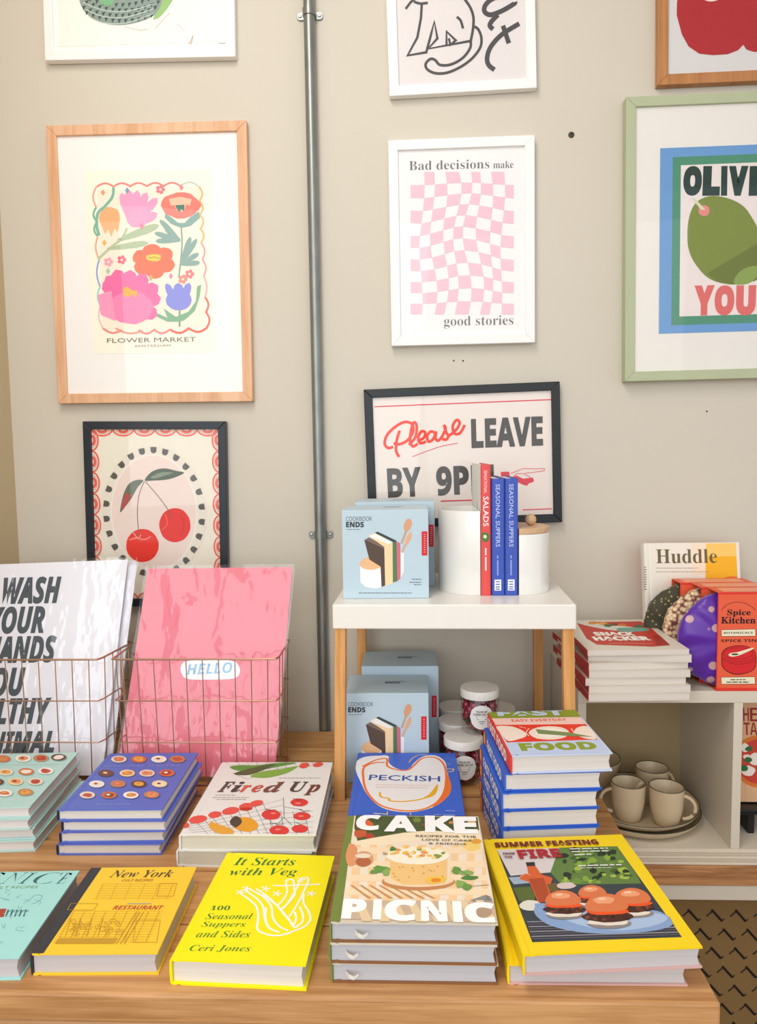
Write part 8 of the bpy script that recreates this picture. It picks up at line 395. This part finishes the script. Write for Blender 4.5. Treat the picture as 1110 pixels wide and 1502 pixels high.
# ------------------------------------------------------------------ pictures
white_rail = mat('f4f2ef', .4, .01)
framed('leaf', 'white framed green and grey botanical print at the top left of the wall', white_rail, 'faf6f0')
framed('flower', 'large pale oak framed print of bright flowers on the left of the wall', wood('oak_frame', 'e9bd98', 'd59f74', 2, 4), 'f6f3ef')
framed('cherry', 'black framed print of two red cherries on a stem', mat('20262e', .35, .1), 'f0e9d8')
framed('cat', 'white framed pale pink print of a black line drawing with brush lettering', white_rail, 'e6dfdd')
framed('decide', 'white framed print of a warped pink check with grey words', white_rail, 'f3f0ee')
framed('leave', 'wide black framed sign with red script and black capitals', mat('161a1e', .35, .1), 'efe3da')
framed('apple', 'reddish wood framed print of a large red fruit at the top right', wood('cherry_frame', 'c58a55', 'a86c3b', 2, 4), 'dcd8d6')
framed('olive', 'sage green framed print of a giant olive with blue border', mat('b4bb98', .5, .06, 20, (1, 1, .2)), 'ebe6de')
# ------------------------------------------------------------------ white side table on the display table
st = thing('side_table', 'small white topped side table with slim wooden legs standing on the display table', 'table', (.0755, 1.315, .75), (0, 0, -.03))
rbox('table_top', (-.2175, 0, .3246), (.2175, .352, .3696), mat('ece7df', .3, .01, spec=.5), st, bevel=.0025)
LW = wood('stool_leg', 'e0a665', 'bd8140', 2, 5)
for sx in (-1, 1):
    for y0 in (.004, .318):
        a = sx*.2215 if y0 < .1 else sx*.208; b = sx*.2145 if y0 < .1 else sx*.206; vs = []
        for z, e in ((0, a), (.3245, b)):
            for yy in (y0, y0+.021): vs += [(e-sx*.020, yy, z), (e, yy, z)]
        MB().add(vs, [(0, 2, 3, 1), (4, 5, 7, 6), (0, 1, 5, 4), (2, 6, 7, 3), (0, 4, 6, 2), (1, 3, 7, 5)]).build('leg', LW, st, bevel=.001)
ZT = .75+.3698
# ------------------------------------------------------------------ boxes of cookbook ends
def ends_box(x, y, z, H, artkey, label, dxa):
    W, D = .161, .119
    b = thing('boxed_bookends', label, 'box', (x, y, z), (0, 0, 0), 'pale blue boxes of book ends')
    m = mat('bcd0db', .5, .015)
    rbox('carton', (-W/2, 0, 0), (W/2, D, H), m, b, bevel=.0012)
    build_print('front_print', ART[artkey], (lambda u, v, n: (u+dxa, -.0001-n, v)), b, None)
    build_print('top_print', XT['boxtop'], (lambda u, v, n: (u+.02, D*.55+v, H+n+.0006)), b)
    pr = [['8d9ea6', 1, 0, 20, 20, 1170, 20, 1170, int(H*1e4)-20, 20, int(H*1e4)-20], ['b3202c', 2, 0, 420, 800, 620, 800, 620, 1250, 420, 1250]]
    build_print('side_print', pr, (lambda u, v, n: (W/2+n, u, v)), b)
    rbox('lid_flap', (-W/2+.003, .001, H), (W/2-.003, D-.003, H+.0004), m, b)
    return b
ends_box(-.0460, 1.374, ZT, .166, 'endsbox', 'pale blue book ends box at the front left of the white side table', 0)
ends_box(-.0300, 1.499, ZT, .172, 'endsbox', 'pale blue book ends box behind the other one on the white side table', 0)
ends_box(-.0480, 1.400, .75, .179, 'endsbox_low', 'pale blue book ends box in front, underneath the white side table', 0)
ends_box(-.0240, 1.522, .75, .196, 'endsbox_low', 'taller pale blue book ends box at the back underneath the side table', 0)
# ------------------------------------------------------------------ ceramic book ends with books between them
cer = mat('efece6', .18, .01, spec=.6, coat=.3)
def half_pot(x, yc, R, H, side, name, label):
    p = thing(name, label, 'bookend', (x, yc, ZT), (0, 0, 0), 'white ceramic book end pair')
    a0, a1 = (PI/2, 3*PI/2) if side < 0 else (-PI/2, PI/2)
    arc = [(R*math.cos(a0+(a1-a0)*i/24), R*math.sin(a0+(a1-a0)*i/24)) for i in range(25)]
    t_ = .004; cxx = side*R*.42
    inn = [(cxx+(u-cxx)*(1-t_*2.2/R), v*(1-t_*1.2/R)) for u, v in arc]
    n = len(arc); mb = MB()
    zs = [0, .002, H-.002, H]; rs = [.985, 1, 1, .992]
    vs = []
    for z, k in zip(zs, rs): vs += [(cxx+(u-cxx)*k, v*k, z) for u, v in arc]
    for z in (H, .008): vs += [(u, v, z) for u, v in inn]
    fs = []
    for j in range(5):
        for i in range(n): fs.append((j*n+i, j*n+(i+1) % n, (j+1)*n+(i+1) % n, (j+1)*n+i))
    fs += [tuple(range(n))[::-1], tuple(range(5*n, 6*n))]
    mb.add(vs, fs).build('pot', cer, p, smooth=True)
    return p, arc
vase, _ = half_pot(.132, 1.4715, .0755, .160, -1, 'ceramic_utensil_pot', 'tall open half round white ceramic pot left of the standing books')
jar, arc = half_pot(.2045, 1.460, .067, .115, 1, 'ceramic_lidded_jar', 'shorter half round white jar with a wooden lid right of the standing books')
LIDW = wood('lid', 'dcb893', 'c79c70', 0, 6)
MB().prism([(u*1.0, v*1.0) for u, v in arc], .1152, .1262, lambda a, b, h: (a, b, h)).build('wooden_lid', LIDW, jar, bevel=.0015)
MB().lathe([(0, -.0005)]+[(.0112*math.sin(k*PI/10), .0112*(1-math.cos(k*PI/10))) for k in range(1, 11)], (.032, 0, .1262), 20).build('lid_knob', LIDW, jar, smooth=True)
sb = 'standing cookbooks between the ceramic book ends'
G = [['6f9a4a', 1, 1, 300, 500, 600, 300, 800, 700, 700, 1150, 400, 1100], ['4f7a3c', 2, 1, 500, 400, 900, 350, 1000, 900, 800, 1000], ['8fb06a', 1, 1, -900, -1100, 700, -1150, 900, -700, -300, -500]]
G = [['f1f3ec', 1, 0, -1000, -1200, 1000, -1200, 1000, 1200, -1000, 1200]]+[[c, 2+k % 2, 1, x, y, x+90, y-60, x+130, y+300, x+60, y+520, x-20, y+250] for k, (c, x, y) in enumerate([('6f9a4a', -900, -200), ('4f7a3c', -700, -100), ('9ab56c', -500, -300), ('5f8a3f', -300, 0), ('7da05a', 0, -200), ('6f9a4a', 300, -100), ('4f7a3c', 600, -300)])]+[['9aa39a', 2, 2, 8, -850, 1050-k*70, -100, 1050-k*70] for k in range(8)]
book('cookbook', 'tall red spined salad cookbook standing beside the open ceramic pot', (.195, .2475, .019, 0, 0, 0, 0), 'd8453f', 'e6ded2', spine=XT['spine_salads'], spine_col='e0504e', back_col='e9ebe5', group=sb, xf=spine_out(.1332, 1.4925, ZT+.1238), back_print=G)
for k in range(2):
    book('cookbook', ('left one of the two' if k == 0 else 'right one of the two')+' standing blue spined supper cookbooks', (.171, .221, .0242, 0, 0, 0, 0), '3e58b4', 'e6ded2', spine=XT['spine_supper'], group=sb, xf=spine_out(.1535+k*.0250, 1.4803, ZT+.1106))
for o in [c for c in COL.objects if c.name.startswith('cookbook') and c.parent is None]: pass
book('small_book', 'short reddish brown book just showing behind the right blue spined cookbook', (.05, .163, .0115, 0, 0, 0, 0), '8a4a42', 'b9a08c', group=None, xf=spine_out(.2050, 1.560, ZT+.0816), spine_col='9a5a50')
# ------------------------------------------------------------------ jars of cherry sweets
cherry_m = mat('8e1230', .25, .25, 60, spec=.6, coat=.4)
def sweet_jar(x, y, z, label):
    j = thing('sweet_jar', label, 'jar', (x, y, z), (0, 0, random.uniform(-.1, .1)), 'jars of cherry sweets with white lids')
    c = MB()
    for k in range(46):
        a = k*2.39996; rr = .0265 if k % 4 else .012; zz = .010+(k/46)*.052
        c.lathe([(0, -.0085)]+[(.0085*math.sin(q*PI/5), -.0085*math.cos(q*PI/5)) for q in range(1, 5)]+[(0, .0085)], (rr*math.cos(a), rr*math.sin(a), zz), 8, 0 if k % 9 else 1)
    s = c.build('cherry_sweets', [cherry_m, mat('4d6a34', .4, .2)], j, smooth=True); s['kind'] = 'stuff'
    MB().lathe([(0, .001), (.0355, .001), (.037, .004), (.037, .066), (.034, .0705), (.034, .074)], n=32).build('glass_body', clear_film('jar_plastic', .05, .05), j, smooth=True)
    MB().lathe([(.0365, .0705), (.0382, .071), (.0385, .085), (.0372, .0872), (0, .0872)], n=32).build('screw_lid', mat('e9e5dd', .35, .01), j, smooth=True)
    lab = MB(); R = .0375; n = 14
    for q in range(n):
        u0 = -.024+.048*q/n; u1 = u0+.048/n
        h0 = math.sqrt(max(.024**2-u0*u0, 0)); h1 = math.sqrt(max(.024**2-u1*u1, 0)); P = []
        for u, h in ((u0, h0), (u1, h1)): P += [(R*math.sin(u/R), -R*math.cos(u/R), .038-h), (R*math.sin(u/R), -R*math.cos(u/R), .038+h)]
        lab.add(P, [(0, 2, 3, 1)])
    lo = lab.build('round_label', mat('efece8', .5, .01), j)
    build_print('label_print', XT['jar'], (lambda u, v, nn: ((R+.0003+nn)*math.sin(u/R), -(R+.0003+nn)*math.cos(u/R), .038+v)), lo)
    return j
sweet_jar(.1000, 1.4200, .75, 'lower front jar of cherry sweets with round label, beside the peckish book')
sweet_jar(.0920, 1.5080, .75, 'jar of cherry sweets behind the lower front jar, lid half hidden')
sweet_jar(.0960, 1.5930, .75, 'rearmost left jar of cherry sweets under the side table')
sweet_jar(.1850, 1.4550, .75, 'lower right jar of cherry sweets hidden mostly by the stack of fast food books')
sweet_jar(.1860, 1.5850, .75, 'rear right jar of cherry sweets, only its lid showing')
sweet_jar(.1350, 1.4520, .8374, 'upper jar of cherry sweets standing on top of the other jars')
# ------------------------------------------------------------------ shelving unit on the right
CR = mat('d8cdbb', .5, .01, 4)
cu = thing('cube_shelf', 'cream cube shelving unit with mugs in its left bay on the right', 'shelf', (.64, 1.42, .577))
rbox('top_panel', (-.318, 0, .3255), (.60, .279, .349), CR, cu, bevel=.001)
rbox('side_panel', (-.318, 0, .0331), (-.302, .279, .3254), CR, cu, bevel=.001)
rbox('divider', (-.021, 0, .0331), (-.004, .272, .3254), CR, cu, bevel=.001)
rbox('side_panel', (.584, 0, .0331), (.60, .279, .3254), CR, cu, bevel=.001)
rbox('back_panel', (-.3015, .2725, .0331), (.5835, .278, .3254), mat('b09a74', .8, .02), cu)
bp = rbox('bottom_panel', (-.318, 0, 0), (.60, .279, .033), CR, cu)
for k in range(5):
    rbox('edge_ply', (-.318, -.0012-.0006*(k % 2), .002+k*.0062), (.60, -.0002, .002+k*.0062+.0046), mat(('e0d2bd', 'cdbda6')[k % 2], .6, .06, 20, (.2, 1, 9)), bp)
bn = thing('low_shelf_bench', 'low white bench with a brown pine plank on it, carrying the cube shelf', 'bench', (.78, 1.42, 0))
rbox('pine_plank', (-.455, -.004, .5365), (.50, .279, .5765), wood('pine_edge', 'c08a58', '8a5730', 0, 9, .6), bn, bevel=.001)
rbox('bench_top', (-.455, -.002, .506), (.50, .279, .536), mat('cfc5b4', .45, .01), bn, bevel=.001)
rbox('bench_leg', (-.455, .02, 0), (-.43, .27, .5059), mat('cfc5b4', .45, .01), bn)
rbox('bench_leg', (.475, .02, 0), (.50, .27, .5059), mat('cfc5b4', .45, .01), bn)
kb = thing('patterned_box', 'large brown kraft storage box with black stitch marks under the low bench', 'box', (.78, 1.455, 0))
rbox('box_body', (-.41, 0, .001), (.46, .23, .495), mat('7f6238', .8, .05, 12), kb, bevel=.002)
ops = []
for j in range(12):
    for i in range(18):
        u = -3900+i*470+(j % 2)*235; v = 200+j*400
        ops.append(['2a1e1a', 1, 2, 260, u-120, v-110, u, v]); ops.append(['1d1414', 2, 2, 480, u-20, v+30, u+190, v-210]); ops.append(['2a1e1a', 1, 2, 240, u+190, v-210, u+235, v-160])
build_print('stitch_print', ops, (lambda u, v, n: (u, -.0001-n, v)), kb)
# mugs, plates, bowl
stone = mat('d3bf9e', .35, .03, 60, spec=.45); rimm = mat('3d4030', .4, .05)
ZC = .6105
def plate(x, y, z, R, H, label, name='dinner_plate'):
    p = thing(name, label, 'plate' if name != 'serving_bowl' else 'bowl', (x, y, z), (0, 0, 0), 'stoneware crockery in the cube shelf')
    MB().lathe([(0, .0), (R*.80, .0), (R*.86, .002), (R*.955, H*.55), (R, H-.001), (R-.0012, H+.0006), (R-.003, H-.0012), (R*.935, H*.55+.002), (R*.85, .0055), (0, .005)], n=56).build('plate_body', stone, p, smooth=True)
    MB().tube([((R-.001)*math.cos(a*2*PI/56), (R-.001)*math.sin(a*2*PI/56), H+.0002) for a in range(56)], .0011, 5, True).build('dark_rim', rimm, p, smooth=True)
    return p
plate(.480, 1.560, ZC, .128, .021, 'lower large stoneware plate with dark rim under the mugs')
plate(.478, 1.563, ZC+.014, .128, .019, 'upper large stoneware plate with dark rim that carries the three mugs')
def mug(x, y, z, rot, label, R=.0345, H=.077):
    m_ = thing('mug', label, 'mug', (x, y, z), (0, 0, rot), 'stoneware mugs on the plates')
    MB().lathe([(0, .001), (R*.62, 0), (R*.74, .004), (R*.93, H*.45), (R, H-.001), (R-.0012, H), (R-.003, H-.002), (R*.84, H*.4), (R*.62, .006), (0, .005)], n=36).build('mug_body', stone, m_, smooth=True)
    MB().tube([((R-.001)*math.cos(a*2*PI/36), (R-.001)*math.sin(a*2*PI/36), H) for a in range(36)], .0009, 5, True).build('dark_rim', rimm, m_, smooth=True)
    MB().tube([(R*.96+.024*math.sin(t*PI/10)-.002, 0, H*.47+.024*math.cos(t*PI/10)) for t in range(11)], .0036, 8).build('handle', stone, m_, smooth=True)
    return m_
ZP = ZC+.014+.0056
mug(.445, 1.503, ZP, PI-.15, 'left stoneware mug holding a small spoon, handle to the left')
mug(.516, 1.484, ZP, -.25, 'front right stoneware mug with its handle pointing right')
mug(.516, 1.575, ZP, .35, 'rear stoneware mug standing behind the other two')
sp = thing('ceramic_spoon', 'tiny cream ceramic spoon resting inside the left mug', 'spoon', (.445, 1.503, ZP), (0, 0, 0))
MB().tube([(-.010, .004, .012), (.006, .000, .045), (.020, -.004, .071), (.026, -.006, .079)], .0042, 8).build('spoon_stem', stone, sp, smooth=True)
MB().lathe([(0, -.005), (.007, -.003), (.009, .002), (.007, .003), (0, .001)], (-.010, .004, .013), 16).build('spoon_bowl', stone, sp, smooth=True)
pl = thing('serving_bowl', 'round stoneware bowl showing only its rim at the back left of the bay', 'bowl', (.400, 1.625, ZC+.036), (0, 0, 0))
MB().lathe([(0, 0), (.030, 0), (.050, .02), (.062, .062), (.0605, .063), (.0585, .0615), (.046, .022), (0, .004)], n=40).build('bowl_body', stone, pl, smooth=True)
MB().tube([(.0605*math.cos(a*2*PI/40), .0605*math.sin(a*2*PI/40), .063) for a in range(40)], .001, 5, True).build('dark_rim', rimm, pl, smooth=True)
# pizza book on black stand in the second bay
bs = thing('book_stand', 'black stand under the pizza cookbook in the second bay', 'stand', (.765, 1.500, ZC))
rbox('ledge', (-.11, -.028, .042), (.11, .03, .053), mat('15161a', .3, .1), bs, bevel=.002)
for s in (-.08, .08): rbox('foot', (s-.006, -.02, 0), (s+.006, .05, .0419), mat('15161a', .3, .1), bs)
book('cookbook', 'pizza cookbook with dark red lettering standing in the second bay', (.19, .235, .018, 0, 0, 0, 0), 'dcae84', 'e0d6c8', prints=[[*o] for o in ART['pizza']] and None, xf=standing(.765, 1.519, ZC+.0535+.0*0, .12), off=(0, .1175))
build_print('cover_print', ART['pizza'], (lambda u, v, n: (u, v-.023, .0182+n)), [o for o in COL.objects if o.name.startswith('cookbook') and o.parent is None][-1], (-.094, .001, .094, .2345))
# ------------------------------------------------------------------ on top of the shelving unit
ZS = .9261
sg = 'pile of snack paperbacks on the cube shelf'
sn = [(.000, -.004, .01, .014), (.004, -.002, -.01, .0115), (-.006, .002, .02, .0115), (.003, .0, .0, .0115), (-.004, .004, .05, .0115), (.014, .006, -.08, .0115), (.002, .002, .02, .012)]
z = ZS; W, L, T, x, y, _, rot = BK['snack']
pos = ['bottom', 'second from the bottom', 'third from the bottom', 'middle', 'third from the top', 'crooked second from the top', 'topmost']
for k, (dx, dy, dr, tt) in enumerate(sn):
    tt = .0142 if k < 6 else (.926+.084+.012)-z
    book('paperback', pos[k]+' snack paperback in the pile on the cube shelf', (W, L, tt-.0003, x+dx if k < 6 else x, y+dy if k < 6 else y, z, rot+dr if k < 6 else rot), 'ddd3c4', 'd9d0c4', prints=ART['snack'] if k == 6 else None,
         spine=XT['spine_snack'], spine_col='b5231f', hard=False, group=sg); z += tt
book('cookbook', 'white and yellow cookbook leaning upright against the wall behind the spice packs', (.202, .257, .026, 0, 0, 0, 0), 'ece5d6', 'e6ded2', spine_col='efeae0', back_col='e2791f', xf=standing(.606, 1.6035, ZS+.0042, .16), off=(0, .1285))
build_print('cover_print', ART['huddle'], (lambda u, v, n: (u-.006, v-.001, .0262+n)), [o for o in COL.objects if o.name.startswith('cookbook') and o.parent is None][-1], (-.1005, .001, .1005, .2565))
def wrap_mat(key, c1, c2, c3, scale, shiny):
    m, t, b = new_mat('fabric_'+key)
    tc = t.nodes.new('ShaderNodeTexCoord'); vo = t.nodes.new('ShaderNodeTexVoronoi'); vo.inputs['Scale'].default_value = scale; t.links.new(tc.outputs['Object'], vo.inputs['Vector'])
    cr = t.nodes.new('ShaderNodeValToRGB'); e = cr.color_ramp.elements; e[0].color = (*lin(c2), 1); e[1].color = (*lin(c1), 1); e[0].position = .22; e[1].position = .27
    if key == 'chrysanthemum':
        e[0].position = .15; e[1].position = .75; n = e.new(.5); n.color = (*lin(c3), 1)
    t.links.new(vo.outputs['Distance'], cr.inputs[0]); t.links.new(cr.outputs[0], b.inputs['Base Color'])
    b.inputs['Roughness'].default_value = .35 if shiny else .7; b.inputs['Sheen Weight'].default_value = .3
    return m
def spice_pack(x, y, art, fm, label, key):
    s = thing('spice_pack', label, 'gift box', (x, y, ZS), (0, 0, 0), 'orange sleeved spice tins wrapped in fabric')
    Wd, H, D = .146, .192, .050; OR = mat('ea5f3c', .5, .02); t_ = .0012
    sl = MB().box((-Wd/2, 0, 0), (Wd/2, t_, H)).box((-Wd/2, D-t_, 0), (Wd/2, D, H)).box((-Wd/2, t_, H-t_), (Wd/2, D-t_, H)).box((-Wd/2, t_, 0), (Wd/2, D-t_, t_)).build('card_sleeve', OR, s)
    build_print('edge_print', [['e2352a', 1, 0, -730, 1880, 730, 1880, 730, 1919, -730, 1919], ['e2352a', 1, 0, -730, 0, 730, 0, 730, 60, -730, 60], ['e2352a', 1, 0, -730, 0, -715, 0, -715, 1919, -730, 1919]], front(-.0001), s)
    if art: build_print('front_print', ART['spice'], front(-.0001), s)
    build_print('top_print', [['3a2a26', 1, 'SPICE TIN', 'sb', -300, 180, 600, 110, 0, .0, 0]] if 0 else [['f0a080', 1, 0, -600, 60, 600, 60, 600, 440, -600, 440], ['7a3a2c', 2, 2, 40, -300, 250, 250, 250]], (lambda u, v, n: (u, v, H+n)), s)
    # fabric wrapped round tin: a squashed pleated ball held inside the sleeve
    mb = MB(); vs = []; nu, nv = 96, 22; R = .094; hd = .0228; cxx = -.045
    for j in range(nv+1):
        ph = PI*j/nv
        for i in range(nu):
            a = 2*PI*i/nu; pl_ = 1+.030*math.sin(a*17+1.4*math.sin(ph*3+key))*abs(math.cos(ph))**.6+.018*math.sin(a*7+key)+.010*math.sin(a*31+ph*5)
            r = R*(math.sin(ph)**.72)*pl_; yy = -math.cos(ph)*hd*(1+.25*math.sin(a*9+key)*math.sin(ph)**2)
            yy = max(-hd, min(hd, yy))
            vs.append((cxx+min(r, .0935)*math.cos(a), D/2+yy, .095+min(r, .0935)*math.sin(a)))
    fs = [(j*nu+i, j*nu+(i+1) % nu, (j+1)*nu+(i+1) % nu, (j+1)*nu+i) for j in range(nv) for i in range(nu)]
    mb.add(vs, fs).build('fabric_wrap', fm, s, smooth=True)
    return s
spice_pack(.657, 1.420, True, wrap_mat('purple', '571a9c', 'c79a9a', '', 30, True), 'front spice pack wrapped in purple fabric with gold spots', .3)
spice_pack(.645, 1.4715, False, wrap_mat('chrysanthemum', '6a2f34', 'ecd9b4', 'd2ae82', 130, False), 'middle spice pack wrapped in cream and maroon patterned fabric', 1.7)
spice_pack(.623, 1.523, False, wrap_mat('olive', '3a371f', 'a3945f', '', 110, False), 'rear spice pack wrapped in dark olive patterned fabric', 2.9)
# ------------------------------------------------------------------ wire baskets
brass = mat('c79f84', .3, .05, metal=.85)
def basket(label, c, n, zt=1.003):
    fl, fr_, rr, rl = [Vector(q) for q in c]; ctr = (fl+fr_+rr+rl)/4
    b = thing('wire_basket', label, 'basket', (ctr.x, ctr.y, .75), (0, 0, 0), 'thin copper wire baskets of art prints')
    def ring(k, z, r, name):
        P = []
        for (a, q, e) in ((fl, rl, fr_), (fr_, fl, rr), (rr, fr_, rl), (rl, rr, fl)):
            for s in (.014, .004, 0):
                if s: P.append(a+(q-a).normalized()*s)
            P.append(a+(e-a).normalized()*.014)
        P = [((p.x-ctr.x)*k, (p.y-ctr.y)*k, z) for p in P]; MB().tube(P, r, 6, True).build(name, brass, b, smooth=True)
    ring(1, zt-.75, .0020, 'rim_wire'); ring(.985, .921-.75, .0014, 'hoop_wire'); ring(.97, .838-.75, .0014, 'hoop_wire'); ring(.955, .0018, .0016, 'hoop_wire')
    def up(p):
        x, y = p.x-ctr.x, p.y-ctr.y; MB().tube([(x, y, zt-.75), (x*.985, y*.985, .171), (x*.97, y*.97, .088), (x*.955, y*.955, .0018)], .0011, 5).build('upright_wire', brass, b, smooth=True)
    for i in range(n): up(fl.lerp(fr_, (i+.6)/(n+.2)))
    for i in range(4): up(fr_.lerp(rr, (i+.7)/4.4)); up(fl.lerp(rl, (i+.7)/4.4))
    for i in range(n): up(rl.lerp(rr, (i+.6)/(n+.2)))
    for i in range(1, 9):
        a = fl.lerp(fr_, i/9); q = rl.lerp(rr, i/9); MB().tube([((a.x-ctr.x)*.955, (a.y-ctr.y)*.955, .0034), ((q.x-ctr.x)*.955, (q.y-ctr.y)*.955, .0034)], .001, 5).build('floor_wire', brass, b)
basket('right wire basket holding the pink art print', [(-.577, 1.380, 0), (-.2547, 1.380, 0), (-.2548, 1.525, 0), (-.5775, 1.520, 0)], 10)
basket('left wire basket holding the white lettered art prints', [(-.905, 1.380, 0), (-.6014, 1.380, 0), (-.585, 1.515, 0), (-.905, 1.515, 0)], 9)
def print_sheet(x, y, z, lean, quad, col, label, art, wr, group, seed=0, th=.0012):
    s = thing('art_print', label, 'print', (x, y, z), (-lean, 0, 0), group)
    MB().prism(quad, .0002, .0002+th, lambda p, q, h: (p, h, q)).build('print_sheet', mat(col, .6, .02, 5), s)
    if art: build_print('front_print', ART[art], front(0), s)
    (x0, y0), (x1, y1), (x2, y2), (x3, y3) = quad; nu, nv = 26, 34; vs = []
    for j in range(nv+1):
        for i in range(nu+1):
            a, c = i/nu, j/nv; e = .004
            u = (x0*(1-a)+x1*a)*(1-c)+(x3*(1-a)+x2*a)*c+(a-.5)*2*e; v = (y0*(1-a)+y1*a)*(1-c)+(y3*(1-a)+y2*a)*c+(c*.006 if c > .9 else 0)
            w = wr*(math.sin(a*9+c*4+seed)+.7*math.sin(c*23+a*3+seed*2)*math.sin(a*5+seed)+.5*math.sin((a*1.6+c*1.2)*13+seed))
            vs.append((u, -.0032-abs(w)*.5, v))
    fs = [(j*(nu+1)+i, j*(nu+1)+i+1, (j+1)*(nu+1)+i+1, (j+1)*(nu+1)+i) for j in range(nv) for i in range(nu)]
    MB().add(vs, fs).build('clear_sleeve', clear_film('sleeve_film', .09, .06, .6), s, smooth=True)
    return s
for k in range(3):
    print_sheet(-.7310+k*.0030, 1.4215-k*.006+.008, .7615, .285-.003*k, [(-.165, 0), (.120, 0), (.1465+k*.001, .426-.004*k), (-.1386, .418-.004*k)], 'eceaf2', ('rearmost', 'second from the back', 'second from the front')[k]+' white print in the left wire basket', None, .0012, 'white prints in the left wire basket', k)
print_sheet(-.735, 1.4035, .7615, .285, [(-.166, 0), (.119, 0), (.1425, .432), (-.1426, .424)], 'eeedf5', 'front white print with bold grey slanted capitals in the left wire basket', 'wash', .0016, 'white prints in the left wire basket', 1.2)
print_sheet(-.421, 1.4120, .7615, .27, [(-.160, 0), (.146, 0), (.178, .405), (-.1205, .404)], 'f3f0ec', 'clear sleeved pale print behind the pink one', None, .001, 'prints in the right wire basket', 3.2)
print_sheet(-.423, 1.400, .7615, .27, [(-.163, 0), (.152, 0), (.1800, .413), (-.1225, .412)], 'ee7f90', 'pink print with a small white hello panel in the right wire basket', 'hello', .0048, 'prints in the right wire basket', 2.1)
# ------------------------------------------------------------------ stacks of books on the table
names4 = ['bottom', 'second from the bottom', 'third from the bottom', 'topmost']
def stack(key, name, what, offs, group, **kw):
    W, L, T, x, y, zt, rot = BK[key]; n = len(offs)+1; nm = names4 if n == 4 else (['bottom', 'middle', 'topmost'] if n == 3 else ['lower', 'upper'])
    pr = kw.pop('prints', None); bt = kw.pop('under', {})
    for k in range(n):
        dx, dy, dr = offs[k] if k < n-1 else (0, 0, 0); c, s_ = math.cos(rot), math.sin(rot)
        kk = dict(kw)
        if k < n-1: kk.update(bt)
        book(name, nm[k]+' '+what, (W, L, T-.0002, x+dx*c-dy*s_, y+dx*s_+dy*c, .75+k*T if k else .75, rot+dr), prints=pr if k == n-1 else None, group=group, **kk)
stack('purple', 'cookbook', 'blue book with little food pictures in the stack before the baskets', [(-.004, .001, -.005), (-.001, .004, .012), (.006, .001, -.01)], 'blue food picture books', cover='5f70c8', pages='ddd6cc', spine_col='20264a', prints=ART['purple'])
stack('teal', 'cookbook', 'teal book with little food pictures in the far left stack', [(.006, .004, -.02), (.001, .006, .01), (.0, .0, -.015)], 'teal food picture books', cover='b9dcd6', pages='dcd6d2', spine_col='8fbab4', prints=ART['teal'])
stack('fired', 'cookbook', 'white barbecue cookbook with grilled vegetables, left of centre', [(-.003, .002, -.03)], 'white barbecue cookbooks', cover='eceae6', pages='d6d0c0', prints=ART['fired'])
stack('peck', 'cookbook', 'blue cookbook with a line drawn bird on the cover', [(.005, -.006, -.01)], 'blue bird cookbooks', cover='3f67d2', pages='e0dad2', prints=ART['peck'])
stack('cake', 'cookbook', 'picnic cake cookbook with a green spine and photo cover', [(0, .001, .003), (-.001, -.001, -.002)], 'picnic cake cookbooks', cover='d9cdb8', spine_col='7a8a45', back_col='8d5f3c', pages='c3c2c6', prints=ART['cake'])
stack('summer', 'cookbook', 'bright yellow burger photo cookbook on the right front corner', [(-.004, .014, -.075)], 'yellow burger photo cookbooks', cover='fad612', back_col='d8b0aa', pages='c9c3c2', prints=ART['summer'])
W, L, T, x, y, zt, rot = BK['fast']
six = ['bottom', 'second from the bottom', 'third from the bottom', 'third from the top', 'second from the top', 'topmost']
for k, (dx, dy, dr) in enumerate([(-.016, .002, .0), (-.017, .001, .004), (-.016, .002, .004), (-.017, .0, .0), (-.011, .002, -.012), (0, 0, 0)]):
    book('cookbook', six[k]+(' red and white spined' if k == 5 else ' blue spined')+' fast food cookbook in the stack beside the side table', (W-(.0 if k == 5 else .006), L, T-.0002, x+dx, y+dy, .75+k*T, rot+dr),
         'c6d3ec' if k == 5 else '2f62c8', 'dad2cb', prints=ART['fast'] if k == 5 else None, spine=XT['spine_red' if k == 5 else 'spine_blue'], spine_col='e23a2c' if k == 5 else '3562cc', back_col='c6d3ec' if k == 5 else '2558c4', group='fast food cookbooks')
book('cookbook', 'teal city cookbook with thin italic title at the far left front', BK['venice'], 'a9e2dc', 'c9c4c4', prints=ART['venice'], spine_col='7fb8b4')
book('cookbook', 'golden yellow city cookbook with a black spine at the front left', BK['ny'], 'fbcf35', 'c8c1c0', prints=ART['ny'], spine_col='2f3036')
book('cookbook', 'lemon yellow vegetable cookbook with a white fennel drawing', BK['veg'], 'fff000', 'e6dcd0', prints=ART['veg'], gap=.004)
# ribbon markers of the cake books
for k in range(3):
    m_ = MB(); zc = .75+.013+k*.0263; x0 = -.072-(.012 if k < 2 else 0); 
    P = [(x0, .853, zc), (x0+.004, .846, zc+.001), (x0+.010, .8445, zc-.001), (x0+.016, .847, zc+.002)]
    vs = []
    for i, p in enumerate(P): vs += [(p[0], p[1], p[2]-.0035+.0006*i), (p[0], p[1], p[2]+.0035-.0006*i)]
    m_.add(vs, [(0, 2, 3, 1), (2, 4, 5, 3), (4, 6, 7, 5)])
    own = [o for o in COL.objects if o.parent is None and o.get('group') == 'picnic cake cookbooks'][k]
    ob = m_.build('ribbon_marker', mat('e9e4d8', .5, .05), own)
    bpy.context.view_layer.update(); ob.matrix_parent_inverse = own.matrix_world.inverted()
